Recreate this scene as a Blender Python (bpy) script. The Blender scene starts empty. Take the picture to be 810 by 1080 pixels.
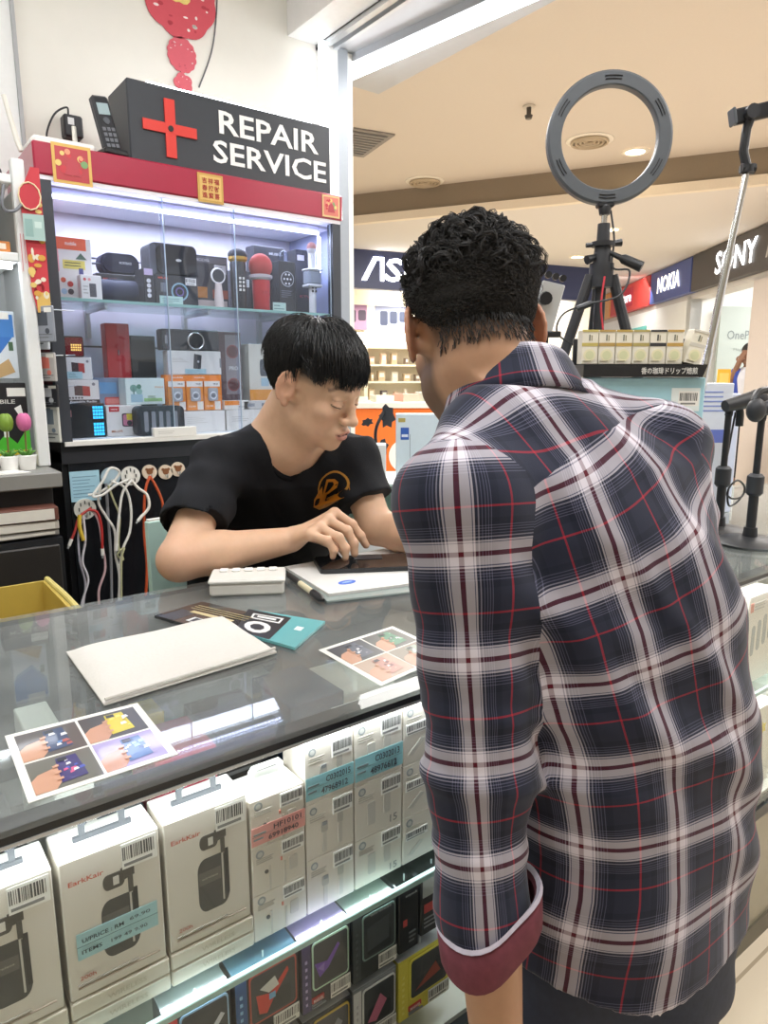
import bpy, math, random
import numpy as np
from math import sin, cos, tan, pi, radians, atan2, sqrt
from mathutils import Vector, Matrix
from mathutils.bvhtree import BVHTree
random.seed(7); RNG = np.random.default_rng(11)
S = bpy.context.scene; COL = S.collection
# ---------------------------------------------------------------- camera numbers (X runs along the counter, Y to the staff side, Z up)
FOC, PITCH, AZ, EYE = 740.0, radians(10.9), radians(53.0), 1.33
def ray(px, py):
    u = (px-405)/FOC; v = (540-py)/FOC
    f = cos(PITCH)+v*sin(PITCH); z = -sin(PITCH)+v*cos(PITCH)
    return np.array((f*cos(AZ)+u*sin(AZ), f*sin(AZ)-u*cos(AZ), z))
def at(px, py, X=None, Y=None, Z=None, D=None):
    r = ray(px, py)
    t = X/r[0] if X is not None else Y/r[1] if Y is not None else (Z-EYE)/r[2] if Z is not None else D/(r[0]*cos(AZ)+r[1]*sin(AZ))
    return r*t+np.array((0, 0, EYE))
# ---------------------------------------------------------------- materials
def lin(c):
    c = c/255.0
    return c/12.92 if c <= .04045 else ((c+.055)/1.055)**2.4
def rgb(h):
    if isinstance(h, str): h = h.lstrip('#'); return tuple(lin(int(h[i:i+2], 16)) for i in (0, 2, 4))
    return tuple(h)
MC = {}
def N(nt, t, **k):
    n = nt.nodes.new(t)
    for a, b in k.items(): setattr(n, a, b)
    return n
def mat(c, rough=.5, metal=0, emit=0, spec=.5, var=.04, bump=0, scale=60, trans=0, coat=0, sss=0):
    key = (c, rough, metal, emit, spec, var, bump, scale, trans, coat, sss)
    if key in MC: return MC[key]
    m = bpy.data.materials.new('surface_%d' % len(MC)); m.use_nodes = True; nt = m.node_tree
    b = nt.nodes['Principled BSDF']; col = rgb(c)
    b.inputs['Roughness'].default_value = rough; b.inputs['Metallic'].default_value = metal
    b.inputs['Specular IOR Level'].default_value = spec
    if coat: b.inputs['Coat Weight'].default_value = coat; b.inputs['Coat Roughness'].default_value = .05
    if emit:
        b.inputs['Emission Color'].default_value = (*col, 1); b.inputs['Emission Strength'].default_value = emit
    tc = N(nt, 'ShaderNodeTexCoord'); no = N(nt, 'ShaderNodeTexNoise'); no.inputs['Scale'].default_value = scale; no.inputs['Detail'].default_value = 3
    nt.links.new(tc.outputs['Object'], no.inputs['Vector'])
    mx = N(nt, 'ShaderNodeMix', data_type='RGBA'); nt.links.new(no.outputs['Fac'], mx.inputs[0])
    mx.inputs[6].default_value = (*[x*(1-var) for x in col], 1); mx.inputs[7].default_value = (*[min(1, x*(1+var)) for x in col], 1)
    nt.links.new(mx.outputs[2], b.inputs['Base Color'])
    if bump:
        bp = N(nt, 'ShaderNodeBump'); bp.inputs['Strength'].default_value = bump; bp.inputs['Distance'].default_value = .002
        nt.links.new(no.outputs['Fac'], bp.inputs['Height']); nt.links.new(bp.outputs[0], b.inputs['Normal'])
    if trans: b.inputs['Transmission Weight'].default_value = trans
    if sss:
        b.inputs['Subsurface Weight'].default_value = sss; b.inputs['Subsurface Radius'].default_value = (.012, .005, .003); b.inputs['Subsurface Scale'].default_value = 1.0
    MC[key] = m; return m
def glass(tint='#ffffff', ior=1.5, haze=0.0, hazecol='#cfd8d8', rough=0.0):
    key = ('glass', tint, ior, haze, rough)
    if key in MC: return MC[key]
    m = bpy.data.materials.new('clear_glass_%d' % len(MC)); m.use_nodes = True; nt = m.node_tree
    for n in list(nt.nodes): nt.nodes.remove(n)
    o = N(nt, 'ShaderNodeOutputMaterial'); t = N(nt, 'ShaderNodeBsdfTransparent'); g = N(nt, 'ShaderNodeBsdfGlossy')
    t.inputs[0].default_value = (*rgb(tint), 1); g.inputs['Roughness'].default_value = rough
    f0 = ((ior-1)/(ior+1))**2; lw = N(nt, 'ShaderNodeLayerWeight'); lw.inputs[0].default_value = .5   # Schlick, the same from both sides of the pane
    pw = N(nt, 'ShaderNodeMath', operation='POWER'); pw.inputs[1].default_value = 5; nt.links.new(lw.outputs['Facing'], pw.inputs[0])
    fr = N(nt, 'ShaderNodeMath', operation='MULTIPLY_ADD'); fr.inputs[1].default_value = 1-f0; fr.inputs[2].default_value = f0; nt.links.new(pw.outputs[0], fr.inputs[0])
    mx = N(nt, 'ShaderNodeMixShader'); nt.links.new(fr.outputs[0], mx.inputs[0]); nt.links.new(t.outputs[0], mx.inputs[1]); nt.links.new(g.outputs[0], mx.inputs[2])
    out = mx.outputs[0]
    if haze:   # patchy pale veil painted in for the pane's bright reflections
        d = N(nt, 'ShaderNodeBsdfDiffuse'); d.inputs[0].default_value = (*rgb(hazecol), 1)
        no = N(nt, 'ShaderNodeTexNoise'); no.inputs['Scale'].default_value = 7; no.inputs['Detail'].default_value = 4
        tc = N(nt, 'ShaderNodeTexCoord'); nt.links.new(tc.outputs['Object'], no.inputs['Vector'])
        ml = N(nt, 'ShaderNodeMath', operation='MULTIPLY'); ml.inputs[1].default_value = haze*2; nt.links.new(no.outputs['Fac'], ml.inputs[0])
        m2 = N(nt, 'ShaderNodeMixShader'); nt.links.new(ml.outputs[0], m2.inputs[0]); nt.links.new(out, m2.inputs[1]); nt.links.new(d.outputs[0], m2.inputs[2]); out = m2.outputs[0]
    nt.links.new(out, o.inputs[0]); MC[key] = m; return m
# ---------------------------------------------------------------- objects
def tag(o, label=None, cat=None, group=None, kind=None):
    if label: o['label'] = label
    if cat: o['category'] = cat
    if group: o['group'] = group
    if kind: o['kind'] = kind
    return o
def thing(name, label, cat, loc=(0, 0, 0), rz=0, group=None):
    o = bpy.data.objects.new(name, None); COL.objects.link(o); o.empty_display_size = .05
    o.location = tuple(float(c) for c in loc); o.rotation_euler = (0, 0, rz)
    return tag(o, label, cat, group)
def np_mesh(name, V, F, mats, parent=None, smooth=True, fmat=None, loc=None):
    """V (n,3), F (m,3|4) arrays -> one mesh object"""
    V = np.asarray(V, np.float32); F = np.asarray(F, np.int32)
    me = bpy.data.meshes.new(name); n = F.shape[1]
    me.vertices.add(len(V)); me.vertices.foreach_set('co', V.ravel())
    me.loops.add(F.size); me.loops.foreach_set('vertex_index', F.ravel())
    me.polygons.add(len(F)); me.polygons.foreach_set('loop_start', np.arange(0, F.size, n, dtype=np.int32))
    me.polygons.foreach_set('use_smooth', np.full(len(F), smooth))
    if fmat is not None: me.polygons.foreach_set('material_index', np.asarray(fmat, np.int32))
    me.update(calc_edges=True); me.validate()
    for m in (mats if isinstance(mats, (list, tuple)) else [mats]): me.materials.append(m)
    o = bpy.data.objects.new(name, me); COL.objects.link(o)
    if parent: o.parent = parent
    return o
_TX = {}
def text_polys(s, bold=True):
    key = (s, bold)
    if key in _TX: return _TX[key]
    cu = bpy.data.curves.new('t', 'FONT'); cu.body = s; cu.size = 1; cu.align_x = 'CENTER'; cu.align_y = 'CENTER'; cu.resolution_u = 2
    if bold: cu.offset = .018
    o = bpy.data.objects.new('t', cu); COL.objects.link(o)
    dg = bpy.context.evaluated_depsgraph_get(); dg.update()
    me = bpy.data.meshes.new_from_object(o.evaluated_get(dg))
    V = [tuple(v.co) for v in me.vertices]; F = [tuple(p.vertices) for p in me.polygons]
    bpy.data.objects.remove(o); bpy.data.meshes.remove(me); bpy.data.curves.remove(cu)
    _TX[key] = (V, F); return V, F
class MB:
    """collects shapes into ONE mesh"""
    def __init__(s): s.v = []; s.f = []; s.m = []; s.mats = []; s.M = None
    def mi(s, m):
        if m not in s.mats: s.mats.append(m)
        return s.mats.index(m)
    def add(s, V, F, m):
        b = len(s.v); k = s.mi(m)
        s.v += [tuple(float(c) for c in p) for p in V]; s.f += [tuple(b+i for i in f) for f in F]; s.m += [k]*len(F); return s
    def box(s, x0, x1, y0, y1, z0, z1, m, bev=0):
        if bev: return s.rbox(x0, x1, y0, y1, z0, z1, m, bev)
        V = [(x, y, z) for z in (z0, z1) for y in (y0, y1) for x in (x0, x1)]
        return s.add(V, [(0, 2, 3, 1), (4, 5, 7, 6), (0, 1, 5, 4), (2, 6, 7, 3), (0, 4, 6, 2), (1, 3, 7, 5)], m)
    def rbox(s, x0, x1, y0, y1, z0, z1, m, r):
        """box with all edges chamfered"""
        V = []; F = []
        X, Y, Z = (x0, x1), (y0, y1), (z0, z1); idx = {}
        for i in (0, 1):
            for j in (0, 1):
                for k in (0, 1):
                    c = (X[i], Y[j], Z[k]); d = (r if i == 0 else -r, r if j == 0 else -r, r if k == 0 else -r)
                    for a in range(3):
                        p = [c[q]+(0 if q == a else d[q]) for q in range(3)]; idx[(i, j, k, a)] = len(V); V.append(p)
        for a in range(3):
            for e in (0, 1):
                o = [q for q in range(3) if q != a]; ring = []
                for (b, c) in ((0, 0), (1, 0), (1, 1), (0, 1)):
                    t = [0, 0, 0]; t[a] = e; t[o[0]] = b; t[o[1]] = c; ring.append(idx[(*t, a)])
                F.append(ring if (e == 1) == (a != 1) else ring[::-1])
        for a in range(3):      # edges along a
            o = [q for q in range(3) if q != a]
            for b in (0, 1):
                for c in (0, 1):
                    t0 = [0, 0, 0]; t0[o[0]] = b; t0[o[1]] = c; t1 = list(t0); t1[a] = 1
                    q = [idx[(*t0, o[0])], idx[(*t1, o[0])], idx[(*t1, o[1])], idx[(*t0, o[1])]]
                    F.append(q if ((b == c) == (a != 1)) else q[::-1])
        for i in (0, 1):
            for j in (0, 1):
                for k in (0, 1):
                    q = [idx[(i, j, k, 0)], idx[(i, j, k, 1)], idx[(i, j, k, 2)]]
                    F.append(q if (i+j+k) % 2 == 1 else q[::-1])
        return s.add(V, F, m)
    def frame(s, o, ux, uy, uz, fn):
        """run fn(sub) in a local frame"""
        t = MB(); fn(t); o, ux, uy, uz = (np.array(q, float) for q in (o, ux, uy, uz))
        V = [o+p[0]*ux+p[1]*uy+p[2]*uz for p in t.v]
        b = len(s.v); s.v += [tuple(p) for p in V]; s.f += [tuple(b+i for i in f) for f in t.f]; s.m += [s.mi(t.mats[k]) for k in t.m]; return s
    def prism(s, poly, y0, y1, m):
        """outline in x-z (counter-clockwise seen from -y), pushed along y"""
        n = len(poly); V = [(p[0], y0, p[1]) for p in poly]+[(p[0], y1, p[1]) for p in poly]
        F = [tuple(range(n)), tuple(range(2*n-1, n-1, -1))]+[(i, i+n, (i+1) % n+n, (i+1) % n) for i in range(n)]
        return s.add(V, F, m)
    def zprism(s, poly, z0, z1, m):
        n = len(poly); V = [(p[0], p[1], z0) for p in poly]+[(p[0], p[1], z1) for p in poly]
        F = [tuple(range(n-1, -1, -1)), tuple(range(n, 2*n))]+[(i, (i+1) % n, (i+1) % n+n, i+n) for i in range(n)]
        return s.add(V, F, m)
    def cyl(s, p0, p1, r0, m, r1=None, n=16, cap=True):
        return s.tube([p0, p1], [r0, r0 if r1 is None else r1], m, n, cap)
    def tube(s, P, r, m, n=8, cap=True):
        P = [np.array(p, float) for p in P]; R = r if isinstance(r, (list, tuple)) else [r]*len(P)
        V = []; F = []; up = None
        for i, p in enumerate(P):
            t = P[min(i+1, len(P)-1)]-P[max(i-1, 0)]; t = t/(np.linalg.norm(t)+1e-9)
            if up is None: up = np.array((0, 0, 1.)) if abs(t[2]) < .9 else np.array((1., 0, 0))
            a = np.cross(t, up); a /= np.linalg.norm(a)+1e-9; b = np.cross(a, t); up = b
            for k in range(n):
                w = 2*pi*k/n; V.append(p+R[i]*(cos(w)*a+sin(w)*b))
        for i in range(len(P)-1):
            for k in range(n):
                q = (k+1) % n; F.append((i*n+k, i*n+q, (i+1)*n+q, (i+1)*n+k))
        F = [f[::-1] for f in F] if False else F
        if cap: F += [tuple(range(n-1, -1, -1)), tuple(range((len(P)-1)*n, len(P)*n))]
        return s.add(V, F, m)
    def lathe(s, prof, c, m, n=20, axis='z'):
        V = []; F = []; k = len(prof)
        for i in range(n):
            w = 2*pi*i/n
            for r, h in prof:
                p = (r*cos(w), r*sin(w), h)
                if axis == 'y': p = (r*cos(w), h, r*sin(w))
                if axis == 'x': p = (h, r*cos(w), r*sin(w))
                V.append((c[0]+p[0], c[1]+p[1], c[2]+p[2]))
        for i in range(n):
            for j in range(k-1):
                a, b = i*k+j, ((i+1) % n)*k+j; F.append((a, b, b+1, a+1))
        return s.add(V, F, m)
    def ring(s, c, R, r, m, n=32, k=8, axis='y', sq=1.0):
        P = []
        for i in range(n+1):
            w = 2*pi*i/n; a, b = R*cos(w), R*sin(w)*sq
            P.append((c[0]+a, c[1], c[2]+b) if axis == 'y' else (c[0]+a, c[1]+b, c[2]))
        return s.tube(P, r, m, k, False)
    def sph(s, c, r, m, n=16, k=10):
        r = (r, r, r) if isinstance(r, (int, float)) else r; V = []; F = []
        for j in range(k+1):
            t = pi*j/k
            for i in range(n):
                w = 2*pi*i/n; V.append((c[0]+r[0]*sin(t)*cos(w), c[1]+r[1]*sin(t)*sin(w), c[2]+r[2]*cos(t)))
        for j in range(k):
            for i in range(n):
                q = (i+1) % n; F.append((j*n+i, (j+1)*n+i, (j+1)*n+q, j*n+q))
        return s.add(V, F, m)
    def text(s, t, c, h, m, bold=True, w=None, th=.0006, skew=0):
        """lettering on a face that looks to -y; c = its centre; w squeezes it to a width"""
        V, F = text_polys(t, bold)
        if not V: return s
        a = np.array(V); a[:, 0] -= (a[:, 0].max()+a[:, 0].min())/2; a[:, 1] -= (a[:, 1].max()+a[:, 1].min())/2
        sy = h/max(1e-6, a[:, 1].max()-a[:, 1].min()); sx = sy if w is None else w/max(1e-6, a[:, 0].max()-a[:, 0].min())
        x = a[:, 0]*sx+skew*a[:, 1]*sy; z = a[:, 1]*sy; n = len(x)
        VV = [(c[0]+x[i], c[1]-th, c[2]+z[i]) for i in range(n)]
        return s.add(VV, F, m)
    def panel(s, x0, x1, z0, z1, y, m, th=.0004):
        """printed area on a face that looks to -y"""
        return s.box(x0, x1, y-th, y, z0, z1, m)
    def disc(s, c, r, m, th=.0004, n=20, rz=None):
        return s.prism([(c[0]+r*cos(2*pi*i/n), c[2]+(rz or r)*sin(2*pi*i/n)) for i in range(n)], c[1]-th, c[1], m)
    def build(s, name, parent=None, smooth=False, label=None, ang=35):
        me = bpy.data.meshes.new(name); me.from_pydata(s.v, [], s.f)
        for m in s.mats: me.materials.append(m)
        me.polygons.foreach_set('material_index', s.m); me.update()
        import bmesh
        bm = bmesh.new(); bm.from_mesh(me); bmesh.ops.recalc_face_normals(bm, faces=bm.faces); bm.to_mesh(me); bm.free()
        if smooth:
            me.polygons.foreach_set('use_smooth', [True]*len(me.polygons))
            me.set_sharp_from_angle(angle=radians(ang))
        o = bpy.data.objects.new(name, me); COL.objects.link(o)
        if parent: o.parent = parent
        if label: o['label'] = label
        return o
def struct(name, mb, smooth=False): return tag(mb.build(name, None, smooth), kind='structure')
def rr(x0, x1, z0, z1, r, n=5):
    """rounded rectangle outline"""
    P = []
    for cx, cz, a in ((x1-r, z1-r, 0), (x0+r, z1-r, 90), (x0+r, z0+r, 180), (x1-r, z0+r, 270)):
        for i in range(n+1):
            w = radians(a+90*i/n); P.append((cx+r*cos(w), cz+r*sin(w)))
    return P[::1]
def spline(P, n=8):
    P = [np.array(p, float) for p in P]; Q = []
    for i in range(len(P)-1):
        a, b, c, d = P[max(i-1, 0)], P[i], P[i+1], P[min(i+2, len(P)-1)]
        for k in range(n):
            t = k/n; Q.append(.5*((2*b)+(c-a)*t+(2*a-5*b+4*c-d)*t*t+(-a+3*b-3*c+d)*t**3))
    return Q+[P[-1]]
# ---------------------------------------------------------------- blended bodies: smooth unions of capsules and ellipsoids, skinned as one surface
def smin(a, b, k):
    h = np.clip(.5+.5*(b-a)/k, 0, 1); return b*(1-h)+a*h-k*h*(1-h)
class Body:
    def __init__(s): s.P = []; s.fr = (np.zeros(3), np.eye(3), 1.0)
    def setf(s, o=(0, 0, 0), R=None, sc=1.0): s.fr = (np.array(o, float), np.eye(3) if R is None else np.array(R, float), sc); return s
    def cap(s, a, b, r0, r1=None, k=.01, op='u'):
        a = np.array(a, float); b = np.array(b, float); r1 = r0 if r1 is None else r1; r = max(r0, r1)
        def f(p):
            ab = b-a; t = np.clip(((p-a)@ab)/max(1e-9, ab@ab), 0, 1); q = p-a-t[..., None]*ab
            return np.sqrt((q*q).sum(-1))-(r0+(r1-r0)*t)
        s.P.append((f, np.minimum(a, b)-r, np.maximum(a, b)+r, k, op, s.fr)); return s
    def ell(s, c, r, k=.01, op='u', R=None):
        c = np.array(c, float); r = np.array(r, float); R_ = np.eye(3) if R is None else R; m = r.max() if R is not None else r
        def f(p):
            q = (p-c)@R_; k0 = np.sqrt(((q/r)**2).sum(-1)); k1 = np.sqrt(((q/(r*r))**2).sum(-1))+1e-9
            return k0*(k0-1)/k1
        s.P.append((f, c-m, c+m, k, op, s.fr)); return s
    def loft(s, sl, ux, uy, k=.02, op='u', pw=2.0):
        """stack of super-ellipses: (z, cx, cy, half width, half depth)"""
        sl = np.array(sl, float); ux = np.array(ux, float); uy = np.array(uy, float)
        def f(p):
            z = p[..., 2]; g = lambda i: np.interp(z, sl[:, 0], sl[:, i])
            dx = p[..., 0]-g(1); dy = p[..., 1]-g(2); a, b = g(3), g(4)
            u = np.abs(dx*ux[0]+dy*ux[1])/a; v = np.abs(dx*uy[0]+dy*uy[1])/b
            q = (u**pw+v**pw)**(1/pw); d = (q-1)*np.minimum(a, b)
            return np.maximum(d, np.maximum(sl[0, 0]-z, z-sl[-1, 0]))
        m = sl[:, 3:5].max(); s.P.append((f, np.array((sl[:, 1].min()-m, sl[:, 2].min()-m, sl[0, 0])), np.array((sl[:, 1].max()+m, sl[:, 2].max()+m, sl[-1, 0])), k, op, s.fr)); return s
    def fn(s, f, lo, hi, k=.004, op='u'): s.P.append((f, np.array(lo, float), np.array(hi, float), k, op, s.fr)); return s
    def mesh(s, h, disp=None, keep=None):
        B = []
        for f, lo, hi, k, op, (o, R, sc) in s.P:
            c = np.array([[x, y, z] for x in (lo[0], hi[0]) for y in (lo[1], hi[1]) for z in (lo[2], hi[2])])
            w = c@R.T*sc+o; pad = k*sc+3*h; B.append((w.min(0)-pad, w.max(0)+pad))
        U = [b for b, p in zip(B, s.P) if p[4] == 'u']
        LO = np.min([b[0] for b in U], 0); HI = np.max([b[1] for b in U], 0)
        n = np.ceil((HI-LO)/h).astype(int)+1; D = np.full(n, .06, np.float32)
        for (f, lo, hi, k, op, (o, R, sc)), (bl, bh) in zip(s.P, B):
            i0 = np.clip(((bl-LO)/h).astype(int), 0, n-1); i1 = np.clip(np.ceil((bh-LO)/h).astype(int)+1, 1, n)
            if (i1 <= i0).any(): continue
            ax = [LO[q]+h*np.arange(i0[q], i1[q]) for q in range(3)]
            p = np.stack(np.meshgrid(*ax, indexing='ij'), -1); p = ((p-o)@R)/sc
            d = (f(p)*sc).astype(np.float32); sl = tuple(slice(a, b) for a, b in zip(i0, i1)); cur = D[sl]; kk = max(1e-5, k*sc)
            D[sl] = smin(cur, d, kk) if op == 'u' else -smin(-cur, d, kk)
        if disp is not None:
            ax = [LO[q]+h*np.arange(n[q]) for q in range(3)]; near = np.abs(D) < .03
            ii = np.argwhere(near); p = LO+h*ii; D[near] += disp(p).astype(np.float32)
        return nets(D, LO, h)
def nets(D, LO, h):
    s = D < 0; c = [s[i:s.shape[0]-1+i, j:s.shape[1]-1+j, k:s.shape[2]-1+k] for i in (0, 1) for j in (0, 1) for k in (0, 1)]
    cnt = np.zeros(c[0].shape, np.int8)
    for q in c: cnt += q
    ii = np.argwhere((cnt > 0) & (cnt < 8)); off = np.array([[i, j, k] for i in (0, 1) for j in (0, 1) for k in (0, 1)])
    val = np.stack([D[tuple((ii+o).T)] for o in off], 1); acc = np.zeros((len(ii), 3)); num = np.zeros(len(ii))
    for a in range(8):
        for b in range(a+1, 8):
            if np.abs(off[a]-off[b]).sum() != 1: continue
            x = (val[:, a] < 0) != (val[:, b] < 0); t = val[:, a]/(val[:, a]-val[:, b]+1e-12)
            P = off[a]+t[:, None]*(off[b]-off[a]); acc[x] += P[x]; num[x] += 1
    V = LO+h*(ii+acc/num[:, None]); idx = np.full(cnt.shape, -1, np.int32); idx[tuple(ii.T)] = np.arange(len(ii)); Q = []
    for a in range(3):
        b, d = (a+1) % 3, (a+2) % 3; e = np.eye(3, dtype=int)
        A = s[tuple(slice(0, -1) if q == a else slice(None) for q in range(3))]; Bq = s[tuple(slice(1, None) if q == a else slice(None) for q in range(3))]
        E = np.argwhere(A != Bq); ok = np.ones(len(E), bool)
        for q in (b, d): ok &= (E[:, q] >= 1) & (E[:, q] < cnt.shape[q])
        E = E[ok]; fl = A[tuple(E.T)]
        q4 = np.stack([idx[tuple((E-e[b]-e[d]).T)], idx[tuple((E-e[d]).T)], idx[tuple(E.T)], idx[tuple((E-e[b]).T)]], 1)
        q4[~fl] = q4[~fl][:, ::-1]; Q.append(q4)
    F = np.concatenate(Q); return V, F[(F >= 0).all(1)]
def relax(V, F, it=2, w=.5):
    E = np.concatenate([F[:, [i, (i+1) % 4]] for i in range(4)]); V = V.copy()
    for _ in range(it):
        a = np.zeros_like(V); n = np.zeros(len(V))
        for x, y in ((0, 1), (1, 0)):
            for q in range(3): a[:, q] += np.bincount(E[:, x], V[E[:, y], q], len(V))
            n += np.bincount(E[:, x], minlength=len(V))
        V += w*(a/np.maximum(n, 1)[:, None]-V)
    return V
def colour_attr(o, C):
    a = o.data.attributes.new('tint', 'FLOAT_COLOR', 'POINT'); a.data.foreach_set('color', np.concatenate([C, np.ones((len(C), 1))], 1).astype(np.float32).ravel())
def strands(paths, r0, r1, n=3):
    """(s,p,3) hair paths -> tapered tubes"""
    P = np.asarray(paths, float); Sn, Pn, _ = P.shape; T = np.gradient(P, axis=1); T /= np.linalg.norm(T, axis=2, keepdims=True)+1e-9
    up = np.array((.3, .5, .81)); a = np.cross(T, up); a /= np.linalg.norm(a, axis=2, keepdims=True)+1e-9; b = np.cross(T, a)
    rad = np.linspace(1, 0, Pn)[None, :, None]; rad = r1+(r0-r1)*rad**.7
    V = np.stack([P+rad*(cos(2*pi*k/n)*a+sin(2*pi*k/n)*b) for k in range(n)], 2).reshape(-1, 3)
    base = (np.arange(Sn)[:, None]*Pn+np.arange(Pn-1)[None])*n; F = []
    for k in range(n):
        q = (k+1) % n; F.append(np.stack([base+k, base+q, base+n+q, base+n+k], -1).reshape(-1, 4))
    return V, np.concatenate(F)
# ================================================================ SETTING
def cfw(f, r, z=0): return np.array((f*cos(AZ)+r*sin(AZ), f*sin(AZ)-r*cos(AZ), z))
def tile_mat(c1, c2, size, grout):
    m = bpy.data.materials.new('floor_tiles'); m.use_nodes = True; nt = m.node_tree; b = nt.nodes['Principled BSDF']
    tc = N(nt, 'ShaderNodeTexCoord'); br = N(nt, 'ShaderNodeTexBrick'); nt.links.new(tc.outputs['Object'], br.inputs['Vector'])
    br.offset = 0; br.inputs['Color1'].default_value = (*rgb(c1), 1); br.inputs['Color2'].default_value = (*rgb(c2), 1); br.inputs['Mortar'].default_value = (*rgb(grout), 1)
    br.inputs['Scale'].default_value = 1; br.inputs['Mortar Size'].default_value = .004; br.inputs['Brick Width'].default_value = size; br.inputs['Row Height'].default_value = size
    nt.links.new(br.outputs['Color'], b.inputs['Base Color']); b.inputs['Roughness'].default_value = .18; return m
b = MB(); b.box(-4, 14, -4, 24, -.05, 0, tile_mat('#d8cbb6', '#d3c5ae', .6, '#a89a84')); struct('floor', b)
cream = mat('#e9e6dc', .8, bump=.15, scale=14, var=.03); white = mat('#f1f1ee', .6); wpaint = mat('#e4e6e6', .55)
b = MB(); b.box(-2.2, 1.56, 2.5, 2.62, 0, 2.85, cream); struct('wall_back', b)
b = MB(); b.box(-2.2, .503, 2.45, 2.5, 0, 2.85, mat('#eeeeec', .6)); struct('trim_1', b)
b = MB(); b.box(.497, .507, 2.436, 2.45, 1.2, 2.85, mat('#a9aaab', .5)); struct('trim_2', b)
b = MB(); b.box(-2.3, -2.2, -3, 2.62, 0, 2.85, cream); struct('wall_left', b)
b = MB(); b.box(-2.3, 1.62, -3, 2.62, 2.80, 2.88, mat('#f0efea', .8)); struct('ceiling', b)
alu = mat('#c3c6c8', .35, .6); grey = mat('#9a9ea2', .55)
# end post of the wall and the shopfront beam above the opening
b = MB(); b.box(1.56, 1.62, 2.44, 2.58, 0, 2.55, mat('#e6e6e2', .5)); b.box(1.62, 1.665, 2.44, 2.58, 0, 2.55, mat('#9aa0a6', .5)); b.box(1.665, 1.70, 2.46, 2.58, 0, 2.55, mat('#e9e7de', .5)); struct('trim_3', b)
b = MB(); b.box(1.56, 2.02, -3, 2.72, 2.555, 2.66, mat('#b9bcc0', .5)); b.box(1.56, 1.585, -3, 2.72, 2.54, 2.62, alu); b.box(1.44, 1.56, -3, 2.5, 2.56, 2.81, mat('#efefec', .6)); b.box(1.60, 1.615, -3, 2.72, 2.535, 2.56, alu); b.box(1.60, 2.06, -3, 2.72, 2.60, 3.2, mat('#dcdcd8', .6)); struct('trim_4', b)
# mall ceiling: higher near the shop, slot shade painted brown on the fascia, a dropped band further off
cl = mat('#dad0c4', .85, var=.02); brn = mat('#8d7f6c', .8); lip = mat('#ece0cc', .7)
b = MB()
def poly(P, z0, z1, m): b.zprism([tuple(cfw(*p)[:2]) for p in P], z0, z1, m)
LN = lambda r: 8.10-(r+.46)*.445      # the edge of the dropped part runs askew to the shopfronts
poly([(-4, -9), (-4, 9), (LN(9)+.05, 9), (LN(-9)+.05, -9)], 3.25, 3.3, cl); struct('ceiling_1', b)
b = MB(); poly([(LN(-9), -9), (LN(9), 9), (32, 9), (32, -9)], 2.952, 3.0, mat('#ded8d2', .85, var=.02)); struct('ceiling_2', b)
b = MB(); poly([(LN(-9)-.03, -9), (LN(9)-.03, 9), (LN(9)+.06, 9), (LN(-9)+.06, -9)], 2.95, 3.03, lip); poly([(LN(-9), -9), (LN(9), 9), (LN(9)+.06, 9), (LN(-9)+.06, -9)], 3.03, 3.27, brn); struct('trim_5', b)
def lamp_disc(px, py, z, r, name, label, cat, grp, lit=True):
    P = at(px, py, Z=z); t = thing(name, label, cat, (P[0], P[1], z-.002), 0, grp)
    b = MB(); b.lathe([(r*.78, -.004), (r, -.008), (r*1.12, -.003), (r*1.14, .002)], (0, 0, 0), mat('#efe8da', .5), 28)
    b.build('rim', t, True)
    if lit: b = MB(); b.lathe([(0, .0), (r*.8, -.003)], (0, 0, 0), mat('#ffe9c0', .5, emit=9), 24); b.build('lens', t)
    else:
        for k in range(4): b = MB(); b.ring((0, 0, -.006-.004*k), r*(.25+.2*k), .012, mat('#b9a88f', .6), 28, 6, 'z'); b.build('ring', t, True)
lamp_disc(670, 160, 3.248, .105, 'downlight', 'warm round downlight seen beside the ring light, brightest in the mall ceiling', 'ceiling light', 'mall downlights')
lamp_disc(493, 202, 3.248, .10, 'downlight', 'warm round downlight above the curly-haired man, at the edge of the ceiling slot', 'ceiling light', 'mall downlights')
lamp_disc(645, 242, 2.950, .10, 'downlight', 'small far downlight just above the tripod head', 'ceiling light', 'mall downlights')
lamp_disc(609, 271, 2.950, .10, 'downlight', 'tiny far downlight left of the tripod head', 'ceiling light', 'mall downlights')
lamp_disc(622, 148, 3.248, .17, 'air_vent', 'round slatted air diffuser seen through the ring light', 'ceiling vent', 'round air diffusers', False)
lamp_disc(448, 191, 3.248, .17, 'air_vent', 'round slatted air diffuser above and left of the curly-haired man', 'ceiling vent', 'round air diffusers', False)
lamp_disc(592, 291, 2.950, .20, 'air_vent', 'far round diffuser low on the ceiling behind the tripod', 'ceiling vent', 'round air diffusers', False)
P = at(362, 148, Z=3.248); t = thing('grille', 'square louvred return-air grille in the mall ceiling beside the sign board', 'ceiling vent', P, radians(-12))
b = MB(); b.box(-.32, .32, -.32, .32, -.012, 0, mat('#8f8a84', .6)); b.box(-.28, .28, -.28, .28, -.014, -.012, mat('#5d5a58', .7)); b.build('frame', t)
for k in range(9): b = MB(); b.box(-.27, .27, -.27+k*.06, -.24+k*.06, -.024, -.014, mat('#8a8682', .6)); b.build('louvre', t)
P = at(558, 112, Z=3.248); t = thing('sprinkler', 'small fire sprinkler head hanging from the mall ceiling', 'sprinkler', P)
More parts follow.
